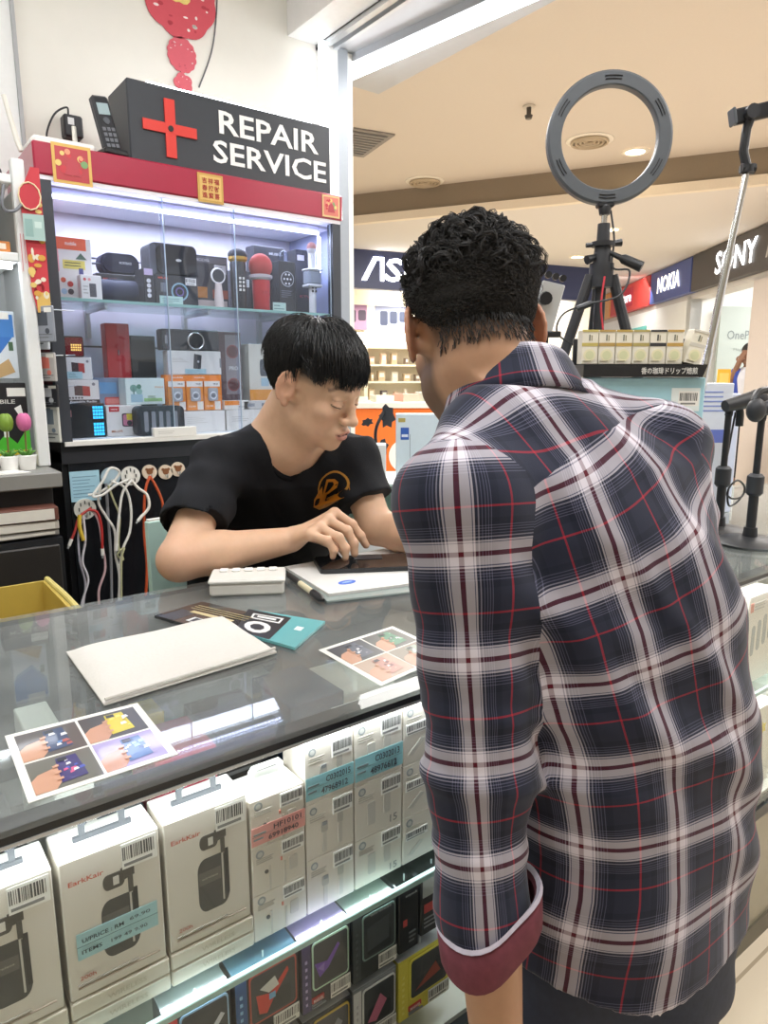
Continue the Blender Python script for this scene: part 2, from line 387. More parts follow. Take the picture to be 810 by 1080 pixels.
b = MB(); b.cyl((0, 0, 0), (0, 0, -.01), .045, mat('#cfc6b8', .4), n=20); b.build('plate', t, True); b = MB(); b.tube([(0, 0, -.01), (0, 0, -.06), (0, 0, -.062), (0, 0, -.085)], [.018, .016, .03, .022], mat('#55504a', .4, .6), 12); b.build('nozzle', t, True)

# tubes
def tube_light(name, label, p0, p1, r=.014, e=14, housing=True, col='#f4f8ff', grp=None):
    p0, p1 = np.array(p0, float), np.array(p1, float); t = thing(name, label, 'light', p0, 0, grp); d = p1-p0
    b = MB(); b.tube([(0, 0, 0), d], r, mat(col, .4, emit=e), 12); b.build('tube', t, True)
    if housing:
        u = d/np.linalg.norm(d); s = np.cross(u, (0, 0, 1.)); b = MB(); hw = .045
        V = [o+s*k+np.array((0, 0, z)) for o in (-u*.03, d+u*.03) for k, z in ((-hw, r+.004), (hw, r+.004), (hw, r+.035), (-hw, r+.035))]
        b.add(V, [(0, 1, 2, 3), (7, 6, 5, 4), (0, 4, 5, 1), (1, 5, 6, 2), (2, 6, 7, 3), (3, 7, 4, 0)], mat('#b7babd', .5)); b.build('housing', t)
        for o in (np.zeros(3), d): b = MB(); b.tube([o-u*.016, o+u*.016], r*1.25, mat('#e6e6e4', .4), 10); b.build('end_cap', t, True)
    return t
tube_light('tube_light', 'long fluorescent batten under the shopfront beam', (1.735, 2.55, 2.505), (1.915, 1.30, 2.505), .017, 9)
# shop ceiling lamps that light the counter (above the frame)
for i, (x, y) in enumerate(((.1, .35), (.1, 1.45), (1.15, .25))):
    tube_light('tube_light', ('ceiling batten over the left end of the counter', 'ceiling batten over the staff aisle', 'ceiling batten over the customer side')[i], (x-.55, y, 2.75), (x+.55, y, 2.75), .014, 10)

# ---------------------------------------------------------------- display cabinet
blk = mat('#24262b', .45); blk2 = mat('#17181b', .4); redp = mat('#a61f3e', .3, coat=.4); lil = mat('#d9d9e6', .45)
cab = thing('display_cabinet', 'tall black-framed glass display cabinet with a red top band behind the young man', 'cabinet', (.92, 2.28, 0))
def cp(name, b, smooth=False, label=None, parent=cab):
    o = b.build(name, parent, smooth, label)
    if parent is cab: b_ = o.data; b_.transform(Matrix.Translation((-.92, -2.28, 0)))
    return o
b = MB(); b.box(.455, 1.392, 2.105, 2.46, 0, 1.12, blk2); b.box(.47, 1.38, 2.098, 2.105, .02, 1.09, mat('#1b1c20', .25)); b.box(.455, 1.392, 2.095, 2.46, 1.09, 1.122, mat('#2b2c31', .4)); cp('base_cabinet', b)
b = MB(); b.box(.455, 1.392, 2.095, 2.45, 1.122, 1.150, mat('#1c1d20', .3)); b.box(.465, 1.385, 2.085, 2.094, 1.140, 1.152, mat('#e8e6e0', .4)); b.box(.465, 1.385, 2.095, 2.44, 1.150, 1.155, white); cp('lower_shelf', b)
for x in (.455, 1.360):
    b = MB(); b.box(x, x+.032, 2.092, 2.124, 1.15, 1.838, mat('#3b3f47', .4)); cp('post', b)
    b = MB(); b.box(x, x+.032, 2.43, 2.46, 1.15, 1.838, blk); cp('post', b)
b = MB(); b.box(.458, .463, 2.124, 2.43, 1.15, 1.838, mat('#8a1e2c', .5)); cp('side_panel', b); b = MB(); b.box(1.384, 1.389, 2.124, 2.43, 1.15, 1.838, mat('#9aa4c8', .4)); cp('side_panel', b)
b = MB()
for k in range(5): b.box(.463, 1.384, 2.425, 2.44, 1.155+k*.137, 1.155+k*.137+.131, lil); 
b.box(.463, 1.384, 2.434, 2.445, 1.155, 1.84, mat('#6d6d78', .6)); cp('back_panel', b)
b = MB(); b.rbox(.447, 1.398, 2.085, 2.46, 1.845, 1.925, redp, .004); cp('top_band', b, False, 'glossy crimson band')
b = MB(); b.box(.458, 1.390, 2.090, 2.45, 1.834, 1.845, mat('#e9e4ea', .4)); b.box(.463, 1.384, 2.15, 2.42, 1.825, 1.834, mat('#e6e6f2', .5)); cp('canopy', b)
b = MB(); [b.box(.49+.0141*k, .49+.0141*k+.009, 2.130, 2.136, 1.803, 1.809, mat('#dfe4ff', .4, emit=14)) for k in range(60)]; b.box(.49, 1.335, 2.136, 2.140, 1.800, 1.812, mat('#d5d6e6', .5, emit=.8)); b.box(.49, 1.335, 2.136, 2.140, 1.812, 1.826, mat('#b9badb', .5)); cp('light_strip', b, False, 'bluish white LED strip')
b = MB(); b.box(1.34, 1.348, 2.15, 2.158, 1.66, 1.80, mat('#dfe4ff', .4, emit=12)); cp('light_strip', b)
b = MB(); b.box(.465, 1.382, 2.118, 2.40, 1.536, 1.544, glass('#e4f4f0')); b.box(.465, 1.382, 2.116, 2.118, 1.536, 1.544, mat('#8fbdb4', .2)); cp('glass_shelf', b)
for x in (.635, .955, 1.24):
    b = MB(); b.prism([(x-.006, 1.45), (x+.006, 1.45), (x+.006, 1.536), (x-.006, 1.536)], 2.40, 2.425, alu); b.box(x-.004, x+.004, 2.20, 2.42, 1.526, 1.536, alu); cp('shelf_bracket', b)
pane = glass('#f6f9ff', 1.45, .012)
for x0, x1 in ((.487, .785), (.775, 1.010), (1.0, 1.36)):
    b = MB(); b.box(x0, x1, 2.100+.004*(x0 > .7)+.004*(x0 > .9), 2.1025+.004*(x0 > .7)+.004*(x0 > .9), 1.155, 1.834, pane); d = cp('glass_door', b)
    b = MB(); b.box(x1-.002, x1, 2.0985+.004*(x0 > .7), 2.1040+.004*(x0 > .7), 1.156, 1.833, mat('#aebfd0', .2)); e = b.build('edge', d); e.data.transform(Matrix.Translation((-.92, -2.28, 0)))

# sign board
sg = thing('sign_board', 'dark box sign reading REPAIR SERVICE with a red cross, on top of the cabinet', 'sign', (1.035, 2.20, 1.926))
b = MB(); b.rbox(-.328, .336, -.085, .085, 0, .213, mat('#34373d', .45), .004); bo = b.build('sign_box', sg)
rc = mat('#d8392f', .45); b = MB(); b.box(-.290, -.132, -.091, -.086, .088, .116, rc); b.box(-.2255, -.1955, -.0915, -.086, .025, .180, rc); b.cyl((-.2105, -.0935, .102), (-.2105, -.0915, .102), .008, mat('#222222', .5), n=14); b.build('red_cross', sg)
wl = mat('#f4f3f0', .4); b = MB(); X0 = lambda px, py: at(px, py, Y=2.113)[0]-1.035; b.text('REPAIR', ((X0(231, 130)+X0(336, 155))/2, -.0865, .152), .064, wl, True, X0(336, 155)-X0(231, 130)); b.text('SERVICE', ((X0(225, 163)+X0(344, 185))/2, -.0865, .068), .064, wl, True, X0(344, 185)-X0(225, 163)); b.build('lettering', sg)
tube_light('tube_light', 'bright white tube lying along the top of the repair sign', (.80, 2.215, 2.165), (1.355, 2.215, 2.165), .014, 9, False)
b = MB(); b.box(1.535, 1.555, 2.41, 2.44, 1.95, 2.54, mat('#f2f6ff', .4, emit=4)); o = b.build('tube_light'); tag(o, 'upright white light strip at the end of the cream wall beside the sign', 'light')

# ---------------------------------------------------------------- glass counters
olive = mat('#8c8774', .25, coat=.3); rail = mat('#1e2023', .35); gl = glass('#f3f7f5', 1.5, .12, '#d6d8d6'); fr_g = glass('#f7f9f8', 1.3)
def counter(x0, x1, label):
    c = thing('glass_counter', label, 'counter', ((x0+x1)/2, .915, 0)); T = Matrix.Translation((-(x0+x1)/2, -.915, 0))
    def p(name, b, lab=None): o = b.build(name, c, False, lab); o.data.transform(T); return o
    b = MB(); b.box(x0+.002, x1-.002, .635, 1.20, 0, .365, olive); b.box(x0+.004, x1-.004, .63, .635, .0, .05, mat('#5a5648', .4)); p('base', b)
    b = MB(); b.box(x0, x1, .618, 1.21, .365, .392, rail); p('bottom_rail', b)
    b = MB(); b.box(x0+.01, x1-.01, .64, 1.19, .392, .400, mat('#cfcdc6', .5)); p('bottom_board', b)
    b = MB(); b.box(x0, x1, .616, .648, .9365, .9475, rail); b.box(x0, x1, .6145, .616, .937, .940, alu); p('top_rail', b, 'black front edge rail')
    b = MB(); b.box(x0, x1, 1.188, 1.212, .926, .9475, rail); p('top_rail', b)
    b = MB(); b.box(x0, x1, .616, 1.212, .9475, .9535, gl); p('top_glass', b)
    b = MB(); b.box(x0+.004, x1-.004, .622, .627, .392, .9365, fr_g); p('front_glass', b)
    b = MB(); b.box(x0+.01, x1-.01, .638, .98, .660, .667, glass('#eef6f3')); b.box(x0+.01, x1-.01, .636, .638, .660, .667, mat('#a9c9c4', .2)); p('inner_shelf', b)
    b = MB(); b.box(x0, x1, 1.190, 1.200, .392, .926, mat('#4c5054', .5)); b.box((x0+x1)/2, (x0+x1)/2+.02, 1.18, 1.19, .392, .926, alu); p('sliding_back', b)
    for x in (x0, x1-.012):
        b = MB(); b.box(x, x+.012, .628, .642, .392, .9365, alu); p('corner_post', b)
        b = MB(); b.box(x+.002, x+.010, .642, 1.188, .392, .926, mat('#b9b7ae', .5)); p('end_panel', b)
    b = MB(); b.box(x0+.02, x1-.02, .652, .660, .9130, .9170, mat('#f3f8ff', .4, emit=9)); p('light_strip', b, 'white LED strip under the front rail')
    b = MB(); b.box(x0+.02, x1-.02, .645, .651, .652, .659, mat('#e3f0f8', .4, emit=2)); p('light_strip', b, 'white LED strip under the inner shelf')
    return c
counter(-.90, 1.02, 'glass-topped display counter full of boxed accessories, where the young man leans')
counter(1.03, 2.60, 'glass-topped counter beyond the plaid shirt, with the black stands on it')
# ================================================================ PEOPLE
def skin_mat(name, rough=.5):
    m = bpy.data.materials.new(name); m.use_nodes = True; nt = m.node_tree; b = nt.nodes['Principled BSDF']
    a = N(nt, 'ShaderNodeAttribute', attribute_name='tint'); no = N(nt, 'ShaderNodeTexNoise'); no.inputs['Scale'].default_value = 90; no.inputs['Detail'].default_value = 4
    tc = N(nt, 'ShaderNodeTexCoord'); nt.links.new(tc.outputs['Object'], no.inputs['Vector'])
    mr = N(nt, 'ShaderNodeMapRange'); mr.inputs[3].default_value = .93; mr.inputs[4].default_value = 1.07; nt.links.new(no.outputs['Fac'], mr.inputs[0])
    vm = N(nt, 'ShaderNodeVectorMath', operation='SCALE'); nt.links.new(a.outputs['Color'], vm.inputs[0]); nt.links.new(mr.outputs[0], vm.inputs['Scale'])
    nt.links.new(vm.outputs[0], b.inputs['Base Color']); b.inputs['Roughness'].default_value = rough; b.inputs['Specular IOR Level'].default_value = .35
    b.inputs['Subsurface Weight'].default_value = .15; b.inputs['Subsurface Radius'].default_value = (.010, .004, .002); b.inputs['Subsurface Scale'].default_value = 1
    bp = N(nt, 'ShaderNodeBump'); bp.inputs['Strength'].default_value = .08; bp.inputs['Distance'].default_value = .001
    nt.links.new(no.outputs['Fac'], bp.inputs['Height']); nt.links.new(bp.outputs[0], b.inputs['Normal']); return m
def basis(fwd, up):
    f = np.array(fwd, float); f /= np.linalg.norm(f); u = np.array(up, float); u -= f*(u@f); u /= np.linalg.norm(u); return np.stack([np.cross(f, u), f, u], 1)   # columns: right, forward, up
def head(B, o, R, sc, detail=True, mouth_open=.004):
    B.setf(o, R, sc)
    B.ell((0, -.014, .030), (.0755, .096, .086), .01); B.ell((0, .030, -.030), (.062, .060, .085), .03)
    B.ell((0, .034, -.083), (.049, .050, .034), .03); B.ell((0, .078, -.104), (.021, .016, .016), .022)
    for s in (-1, 1):
        B.ell((.043*s, .058, -.030), (.024, .026, .020), .02); B.cap((.014*s, .088, .016), (.044*s, .070, .017), .010, .010, .016)
        B.ell((.047*s, .030, -.070), (.018, .040, .022), .025)
    if detail:
        for s in (-1, 1): B.ell((.032*s, .101, -.006), (.018, .016, .013), .012, 's')
        for s in (-1, 1): B.ell((.0315*s, .0765, -.006), (.0150, .0140, .0130), .003)
        for s in (-1, 1):     # upper lid, lowered
            B.cap((.019*s, .0885, -.0095), (.032*s, .0915, -.0125), .0022, .0024, .003); B.cap((.032*s, .0915, -.0125), (.045*s, .0830, -.0095), .0024, .0020, .003)
            B.cap((.020*s, .0890, .0045), (.044*s, .0830, .0040), .0032, .0028, .006)
    B.cap((0, .089, .006), (0, .110, -.036), .0070, .0095, .012); B.ell((0, .1125, -.039), (.0105, .0105, .0095), .008)
    for s in (-1, 1): B.ell((.0125*s, .1005, -.0425), (.0078, .0105, .0078), .007)
    if detail:
        for s in (-1, 1): B.ell((.0062*s, .1085, -.0500), (.0036, .0050, .0030), .003, 's')
    B.ell((0, .084, -.074), (.030, .018, .020), .014)
    B.ell((-.008, .0995, -.0675), (.013, .0070, .0050), .006); B.ell((.008, .0995, -.0675), (.013, .0070, .0050), .006)
    B.ell((0, .0990, -.0800), (.0155, .0078, .0062), .005)
    B.cap((-.021, .0930, -.0735), (0, .1055, -.0732), .0012, mouth_open*.75, .003, 's'); B.cap((.021, .0930, -.0735), (0, .1055, -.0732), .0012, mouth_open*.75, .003, 's')
    for s in (-1, 1):   # ears: rim, bowl, lobe
        R2 = basis((-.42*s, .91, 0), (0, -.12, 1)); c = np.array((.0800*s, -.010, -.008))
        g = lambda x, y: c+R2@np.array((.0075*s, y, x))
        arc = [g(.031*sin(w)+.002, -.0165*cos(w)-.003) for w in np.linspace(radians(-60), radians(215), 11)]
        B.cap((.064*s, .000, -.024), g(-.012, .009), .014, .007, .008); B.cap((.066*s, -.002, .004), g(.014, .007), .013, .006, .008)
        B.ell(g(0, -.002), (.0055, .0155, .028), .006, R=R2)
        for a, b in zip(arc[:-1], arc[1:]): B.cap(a, b, .0040, .0040, .002)
        B.ell(g(-.001, .000)+np.array((.0068*s, 0, 0)), (.0062, .0088, .0150), .003, 's', R=R2)
        B.ell(g(-.030, .003), (.0045, .0085, .0085), .006, R=R2); B.ell(g(-.003, .013), (.004, .004, .006), .004, R=R2)
def to_local(V, o, R, sc): return ((V-np.array(o))@R)/sc
def face_tint(L, C, lips, brow, beard=None, lash=True, beardf=None):
    x, y, z = np.abs(L[:, 0]), L[:, 1], L[:, 2]
    front = (y > .05)
    def mix(w, col): C[:] = C*(1-w[:, None])+np.array(col)*w[:, None]
    red = np.exp(-((x-.045)**2+(z+.04)**2)/.0006)*(y > .03)*.25; mix(red, (.62, .27, .18))
    earr = np.clip((np.abs(L[:, 0])-.074)/.01, 0, 1)*(np.abs(z) < .05)*.35; mix(earr, (.60, .25, .18))
    lp = front & (y > .086) & (z < -.0615) & (z > -.0880) & (x < .024); w = np.zeros(len(L)); q = 1-(x/.024)**2-((z+.0745)/.0120)**2; w[lp] = np.clip(q[lp]*3, 0, .8); mix(w, lips)
    w = np.clip(1-np.abs(z+.0735)/.0028, 0, 1)*(x < .019)*(y > .082)*(y < .1025); mix(np.clip(w*1.4, 0, .95), (.07, .015, .012))
    zb = .0225+.006*np.clip(x/.05, 0, 1)-.010*np.clip((x-.036)/.02, 0, 1)**2
    w = np.clip(1-np.abs(z-zb)/.0042, 0, 1)*(x > .014)*(x < .056)*(y > .05); mix(np.clip(w*1.3, 0, .75), brow)
    if lash:
        w = np.clip(1-np.abs(z+.0135-.0030*((x-.032)/.013)**2)/.0022, 0, 1)*(x > .018)*(x < .047)*(y > .074); mix(np.clip(w*1.5, 0, .92), (.018, .012, .012))
        w = np.clip(1-np.abs(z-.0015)/.0018, 0, 1)*(x > .02)*(x < .046)*(y > .074); mix(w*.4, (.25, .12, .08))
    w = ((x-.0062)**2+(z+.0505)**2 < .0035**2)*(y > .09); mix(w*.8, (.08, .025, .02))
    if beard is not None: mix(np.clip(beardf(L), 0, 1), beard)
    return C
def hand(B, wrist, mcp, chains, thumb, rw=.024, rf=.0078):
    """palm from the wrist to four knuckles, then finger chains"""
    wrist = np.array(wrist, float)
    for i, m in enumerate(mcp):
        m = np.array(m, float); st = wrist+(m-wrist)*.18; B.cap(st, m, .0145, .0105, .014)
    for i in range(3): B.cap(np.array(mcp[i]), np.array(mcp[i+1]), .0090, .0090, .008)
    for i, ch in enumerate(chains):
        f = (1.0, 1.02, .97, .84)[i]*rf; P = [np.array(mcp[i], float)]+[np.array(c, float) for c in ch]
        rs = (f*1.22, f*1.1, f*1.02, f*.86)
        for j in range(len(P)-1): B.cap(P[j], P[j+1], rs[j], rs[min(j+1, 3)], .0035)
        for j in range(1, len(P)-1): B.ell(P[j], (rs[j]*1.06,)*3, .004)
    P = [wrist+(np.array(mcp[0])-wrist)*.25]+[np.array(c, float) for c in thumb]; rs = (.0150, .0118, .0100, .0085)
    for j in range(len(P)-1): B.cap(P[j], P[j+1], rs[j], rs[j+1], .006)
def wave(p, d, f, ph=0, q=None, a=0): return np.sin((p@np.array(d, float))*f+ph+a*np.sin(p@np.array(q if q is not None else (7, 11, 5.))))

# ---------------------------------------------------------------- the young man behind the counter
SK = (.66, .415, .275)
hO = at(333, 403, D=1.42); g = np.array((.42, -.907, 0)); g /= np.linalg.norm(g); pt = radians(24)
hR = basis(g*cos(pt)-np.array((0, 0, sin(pt))), g*sin(pt)+np.array((0, 0, cos(pt)))+np.array((-.10, .0, 0))); hS = .955
NB = np.array((.722, 1.330, 1.205)); shR = np.array((.603, 1.370, 1.148)); shL = at(370, 484, Y=1.29)
elR = np.array((.455, 1.235, .997)); wrR = np.array((.668, 1.196, 1.012)); elL = at(397, 556, Y=1.20); wrL = np.array((.950, 1.055, .990))
tux = np.array((.976, -.217)); tuy = np.array((-.217, -.976))
root = thing('person', 'young man in a black T-shirt leaning over the glass counter, bent over a phone', 'person', (.80, 1.72, 0))
def make_worker():
    B = Body(); head(B, hO, hR, hS); B.setf()
    hb = hO+hR@np.array((0, -.030, -.055))*hS; hj = hO+hR@np.array((0, .015, -.080))*hS
    B.cap(hb, NB, .055, .060, .02); B.cap(hj, NB+np.array((.0, -.045, -.02)), .036, .045, .03)
    B.cap(NB+np.array((.0, .0, -.02)), shR+np.array((.01, 0, .004)), .052, .044, .03); B.cap(NB+np.array((0, 0, -.02)), shL+np.array((-.01, 0, .004)), .052, .044, .03)
    B.loft([(.62, .80, 1.72, .15, .10), (.85, .79, 1.60, .145, .095), (1.0, .775, 1.46, .155, .092), (1.10, .765, 1.375, .155, .075), (1.16, .745, 1.345, .115, .062), (1.19, .74, 1.345, .075, .05)], tux, tuy, .03)
    B.cap(shR, elR, .043, .038, .02); B.cap(elR, elR+(wrR-elR)*.35, .0385, .0400, .015); B.cap(elR+(wrR-elR)*.35, wrR, .0400, .0255, .015)
    B.cap(shL, elL, .043, .037, .02); B.cap(elL, elL+(wrL-elL)*.35, .037, .038, .015); B.cap(elL+(wrL-elL)*.35, wrL, .038, .0250, .015)
    # hand on the phone: index stretched out, the others curled over a small tool
    A = lambda px, py, Y: at(px, py, Y=Y)
    mcp = [A(353, 541, 1.165), A(346, 549, 1.150), A(337, 557, 1.140), A(327, 564, 1.136)]
    ch = [[A(371, 553, 1.145), A(380, 565, 1.135), A(386, 575, 1.130)],
          [A(366, 560, 1.125), A(373, 573, 1.116), A(374, 584, 1.114)],
          [A(357, 567, 1.108), A(364, 578, 1.100), A(364, 588, 1.102)],
          [A(345, 570, 1.110), A(352, 580, 1.106), A(351, 587, 1.110)]]
    th = [A(333, 566, 1.185), A(352, 575, 1.170), A(364, 582, 1.150)]
    hand(B, wrR, mcp, ch, th, rf=.0088)
    w = wrL; d = np.array((-.045, -.03, -.005))*1.0
    m2 = [w+np.array((-.055, -.035, .008))+np.array((.012*i, -.014*i, -.003*i)) for i in range(4)]
    c2 = [[m+np.array((-.028, -.012, -.006)), m+np.array((-.045, -.018, -.014)), m+np.array((-.055, -.022, -.020))] for m in m2]
    hand(B, w, m2, c2, [w+np.array((-.03, .01, -.006)), w+np.array((-.06, .01, -.012)), w+np.array((-.08, .0, -.016))], rf=.0073)
    V, F = B.mesh(.0024); V = relax(V, F, 2, .4)
    L = to_local(V, hO, hR, hS); C = np.tile(np.array(SK), (len(V), 1))
    C = face_tint(L, C, (.56, .22, .18), (.16, .10, .075))
    d = np.linalg.norm(V-elR, axis=1); w = np.clip(1-d/.07, 0, 1)*.35; C = C*(1-w[:, None])+np.array((.60, .26, .19))*w[:, None]
    # hair roots shading on the shaved temple and nape: real stubble colour
    w = np.clip((L[:, 2]-.012)/.02, 0, 1)*np.clip((.062-L[:, 1])/.02, 0, 1)*(np.abs(L[:, 0]) < .074)*.9; w = np.maximum(w, np.clip((-.045-L[:, 1])/.02, 0, 1)*np.clip((L[:, 2]+.035)/.03, 0, 1)*.9)
    C = C*(1-w[:, None])+np.array((.02, .018, .018))*w[:, None]
    o = np_mesh('body', V-np.array(root.location), F, skin_mat('young_skin', .48), root); colour_attr(o, C)
    # T-shirt
    T = Body(); T.loft([(.60, .80, 1.72, .185, .130), (.85, .79, 1.60, .180, .122), (1.0, .775, 1.46, .186, .116), (1.10, .765, 1.375, .182, .095), (1.165, .745, 1.345, .130, .075), (1.205, .735, 1.345, .085, .058)], tux, tuy, .03)
    T.cap(NB+np.array((0, 0, -.018)), shR, .060, .058, .03); T.cap(NB+np.array((0, 0, -.018)), shL, .060, .058, .03)
    eR = shR+(elR-shR)*.70; eL = shL+(elL-shL)*.62
    def sleeve(a, b, r0, r1):
        ax = (b-a)/np.linalg.norm(b-a); ln = np.linalg.norm(b-a)
        def f(p):
            t = (p-a)@ax; q = p-a-t[..., None]*ax; r = r0+(r1-r0)*np.clip(t/ln, 0, 1); return np.maximum(np.sqrt((q*q).sum(-1))-r, np.maximum(t-ln, -t-.02))
        m = max(r0, r1)+.02; T.fn(f, np.minimum(a, b)-m, np.maximum(a, b)+m, .02)
        # the opening of the sleeve
        def g2(p):
            t = (p-a)@ax; q = p-a-t[..., None]*ax; return np.maximum(np.sqrt((q*q).sum(-1))-(r1-.008), np.maximum(ln-.02-t, t-ln-.03))
        return g2, b
    g1, b1 = sleeve(shR, eR, .058, .066); g2, b2 = sleeve(shL, eL, .058, .062)
    for gg, bb in ((g1, b1),): T.fn(gg, bb-.08, bb+.08, .003, 's')
    nd = (hO-NB); nd /= np.linalg.norm(nd); colc = NB+np.array((.014, -.030, -.004))
    cd = np.array((.22, -.72, .66)); cd /= np.linalg.norm(cd)
    T.cap(colc-cd*.03, colc+cd*.20, .067, .090, .006, 's')
    def disp(p): return .0022*wave(p, (.3, .5, 1), 60, 0, (9, 4, 13), 2)+.0016*wave(p, (1, -.6, .5), 85, 1, (5, 12, 6), 2)
    V, F = T.mesh(.0034, disp); V = relax(V, F, 2, .5)
    o = np_mesh('t_shirt', V-np.array(root.location), F, mat('#1c1d21', .85, spec=.25, var=.12, bump=.25, scale=400), root)
    # neck rib
    cr = basis((1, 0, 0), cd); bvh = BVHTree.FromPolygons([tuple(v) for v in V], [tuple(f) for f in F]); P = []
    for i in range(41):
        w = 2*pi*i/40; q = colc+.0675*(cr[:, 0]*cos(w)+cr[:, 1]*sin(w)); hit = bvh.ray_cast(Vector(q+cd*.10), Vector(-cd))
        P.append(np.array(hit[0])+cd*.001 if hit[0] else q)
    P = np.array(P)
    for _ in range(4): P[1:-1] = .5*P[1:-1]+.25*(P[:-2]+P[2:])
    rb = MB(); rb.tube([p-np.array(root.location) for p in P], .0065, mat('#17181b', .9, spec=.2), 8, False); rb.build('neck_rib', o, True)
    # seam of the shoulder
    sm = MB(); loc = np.array(root.location)
    # chest badge printed on the cloth
    c0 = at(346, 515, Y=1.28); vd = ray(346, 515); vd = vd/np.linalg.norm(vd); h = bvh.ray_cast(Vector((0, 0, EYE)), Vector(vd))
    c0 = np.array(h[0]); n0 = np.array(h[1]); 
    n0 = np.array((-.12, -.94, .32)); n0 /= np.linalg.norm(n0)
    bx = np.array((1, -.1, 0.)); bx -= n0*(bx@n0); bx /= np.linalg.norm(bx); bz = np.cross(bx, -n0); bz = bz if bz[2] > 0 else -bz
    bd = MB(); og = mat('#d58a24', .6, var=.15); og2 = mat('#b9822f', .6); dk = mat('#17171a', .8)
    def pr(poly2, m, lift):
        Vv = []
        for x, z in poly2:
            q = c0+bx*x+bz*z; r = bvh.ray_cast(Vector(q+n0*.06), Vector(-n0)); q = np.array(r[0]) if r[0] else q
            Vv.append(q+n0*lift-loc)
        k = len(Vv); cen = np.mean(Vv, 0); bd.add(Vv+[cen], [(i, (i+1) % k, k) for i in range(k)], m)
    ringp = lambda R0, R1, a0, a1, cx, cz, n=18: [(cx+R1*cos(radians(a0+(a1-a0)*i/n)), cz+R1*sin(radians(a0+(a1-a0)*i/n))) for i in range(n+1)]+[(cx+R0*cos(radians(a1-(a1-a0)*i/n)), cz+R0*sin(radians(a1-(a1-a0)*i/n))) for i in range(n+1)]
    def strip(R0, R1, a0, a1, m, lift, n=18):
        for i in range(n):
            A0, A1 = radians(a0+(a1-a0)*i/n), radians(a0+(a1-a0)*(i+1)/n); pr([(R0*cos(A0), R0*sin(A0)+.004), (R1*cos(A0), R1*sin(A0)+.004), (R1*cos(A1), R1*sin(A1)+.004), (R0*cos(A1), R0*sin(A1)+.004)], m, lift)
    strip(.0225, .0265, -80, 225, og2, .0012); 
    pr([(-.026, -.034), (-.012, -.030), (0, -.024), (.002, -.010), (-.010, -.012), (-.016, .004), (-.024, -.008), (-.030, -.020)], og, .0013)
    pr([(0, -.026), (.012, -.030), (.022, -.016), (.024, -.004), (.012, -.014)], og, .0013); pr([(-.026, -.034), (-.010, -.040), (.008, -.036), (.012, -.030), (0, -.024), (-.012, -.029)], og, .0014)
    for poly in ([(-.010, .016), (-.005, .016), (-.005, -.012), (-.010, -.012)], [(-.005, .016), (.005, .014), (.005, .009), (-.005, .011)], [(.005, .014), (.011, .006), (.006, .004), (.003, .010)], [(.011, .006), (.010, -.004), (.005, -.003), (.006, .004)], [(.010, -.004), (.004, -.011), (.001, -.007), (.005, -.003)], [(-.005, -.008), (.003, -.007), (.004, -.011), (-.005, -.012)]): pr(poly, og, .0016)
    bd.build('chest_badge', o, False, 'orange letter D inside a flame ring printed on the chest')
    # ---- hair
    rng = np.random.default_rng(3); n = 5200
    cen = np.array((0, -.014, .034)); ax = np.array((.0790, .1005, .0900)); w0 = np.array((-.08, -.30, .95)); w0 /= np.linalg.norm(w0); e1 = np.cross(w0, (0, 1, 0)); e1 /= np.linalg.norm(e1); e2 = np.cross(w0, e1)
    th = np.arccos(1-rng.random(n)*1.25); ph = rng.random(n)*2*pi; paths = []
    for t0, p0 in zip(th, ph):
        d = cos(t0)*w0+sin(t0)*(cos(p0)*e1+sin(p0)*e2); q = d*ax
        face = d[1] > .35
        if face and d[2] < .42: continue
        if not face and d[2] < (-.10 if d[1] > -.3 else -.45) : continue
        if abs(d[0]) > .55 and d[1] > -.35 and d[2] < .12: continue
        side = d[2] < .30
        Ln = (.030+.016*rng.random()) if side else (.060+.03*rng.random())
        if d[1] > .1 and d[2] > .3: Ln = .075+.02*rng.random()
        up = .006+.010*rng.random() if d[2] > .55 else .003+.006*rng.random()
        dp = rng.normal(0, .10); m = 9; pth = []
        for i in range(m):
            t = i/(m-1); a = t0+Ln*t/.092; dd = cos(a)*w0+sin(a)*(cos(p0+dp*t)*e1+sin(p0+dp*t)*e2)
            lift = 1+(up*sin(min(1, t*1.6)*pi*.5)+.004*t*rng.random())/.09; q = cen+dd*ax*lift*1.012
            if dd[2] < .30 and dd[1] > .2: # the fringe hangs in front of the brow
                q[1] = max(q[1], .083+.018*min(1, (.30-dd[2])*2)-(q[0]/.080)**2*.045); 
            pth.append(q)
        if pth[-1][1] > .03 and pth[-1][2] < .030:
            xx = pth[-1][0]; lim = .022+.017*abs(sin(xx*150+1.3*sin(xx*61)))**1.5+.006*rng.random(); k = np.array(pth)
            if k[-1][2] < lim:
                s = (k[0][2]-lim)/(k[0][2]-k[-1][2]+1e-6); s = max(.15, min(1, s)); ts = np.linspace(0, s*(m-1), m); k = np.stack([np.interp(ts, np.arange(m), k[:, c]) for c in range(3)], 1); pth = list(k)
        paths.append(np.array(pth))
    HV, HF = strands(np.array(paths), .00115, .00035)
    K = Body(); K.ell(cen, ax*1.035, .01)
    def cut(p):
        y, z = p[..., 1], p[..., 2]; lim = np.interp(y, [-.14, -.095, -.045, -.012, .02, .05, .075, .12], [-.022, -.022, .016, .030, .048, .062, .066, .066])
        return z-lim
    K.fn(lambda p: cut(p), (-.12, -.14, -.14), (.12, .14, .16), .008, 's')
    CV, CF = K.mesh(.0035); 
    tri = np.concatenate([CF]); V = np.concatenate([HV, CV]); F = np.concatenate([HF, CF+len(HV)])
    V = V*hS@hR.T+hO
    hm = mat('#0c0c0e', .36, spec=.55, var=.25, scale=220)
    np_mesh('hair', V-loc, F, hm, root)
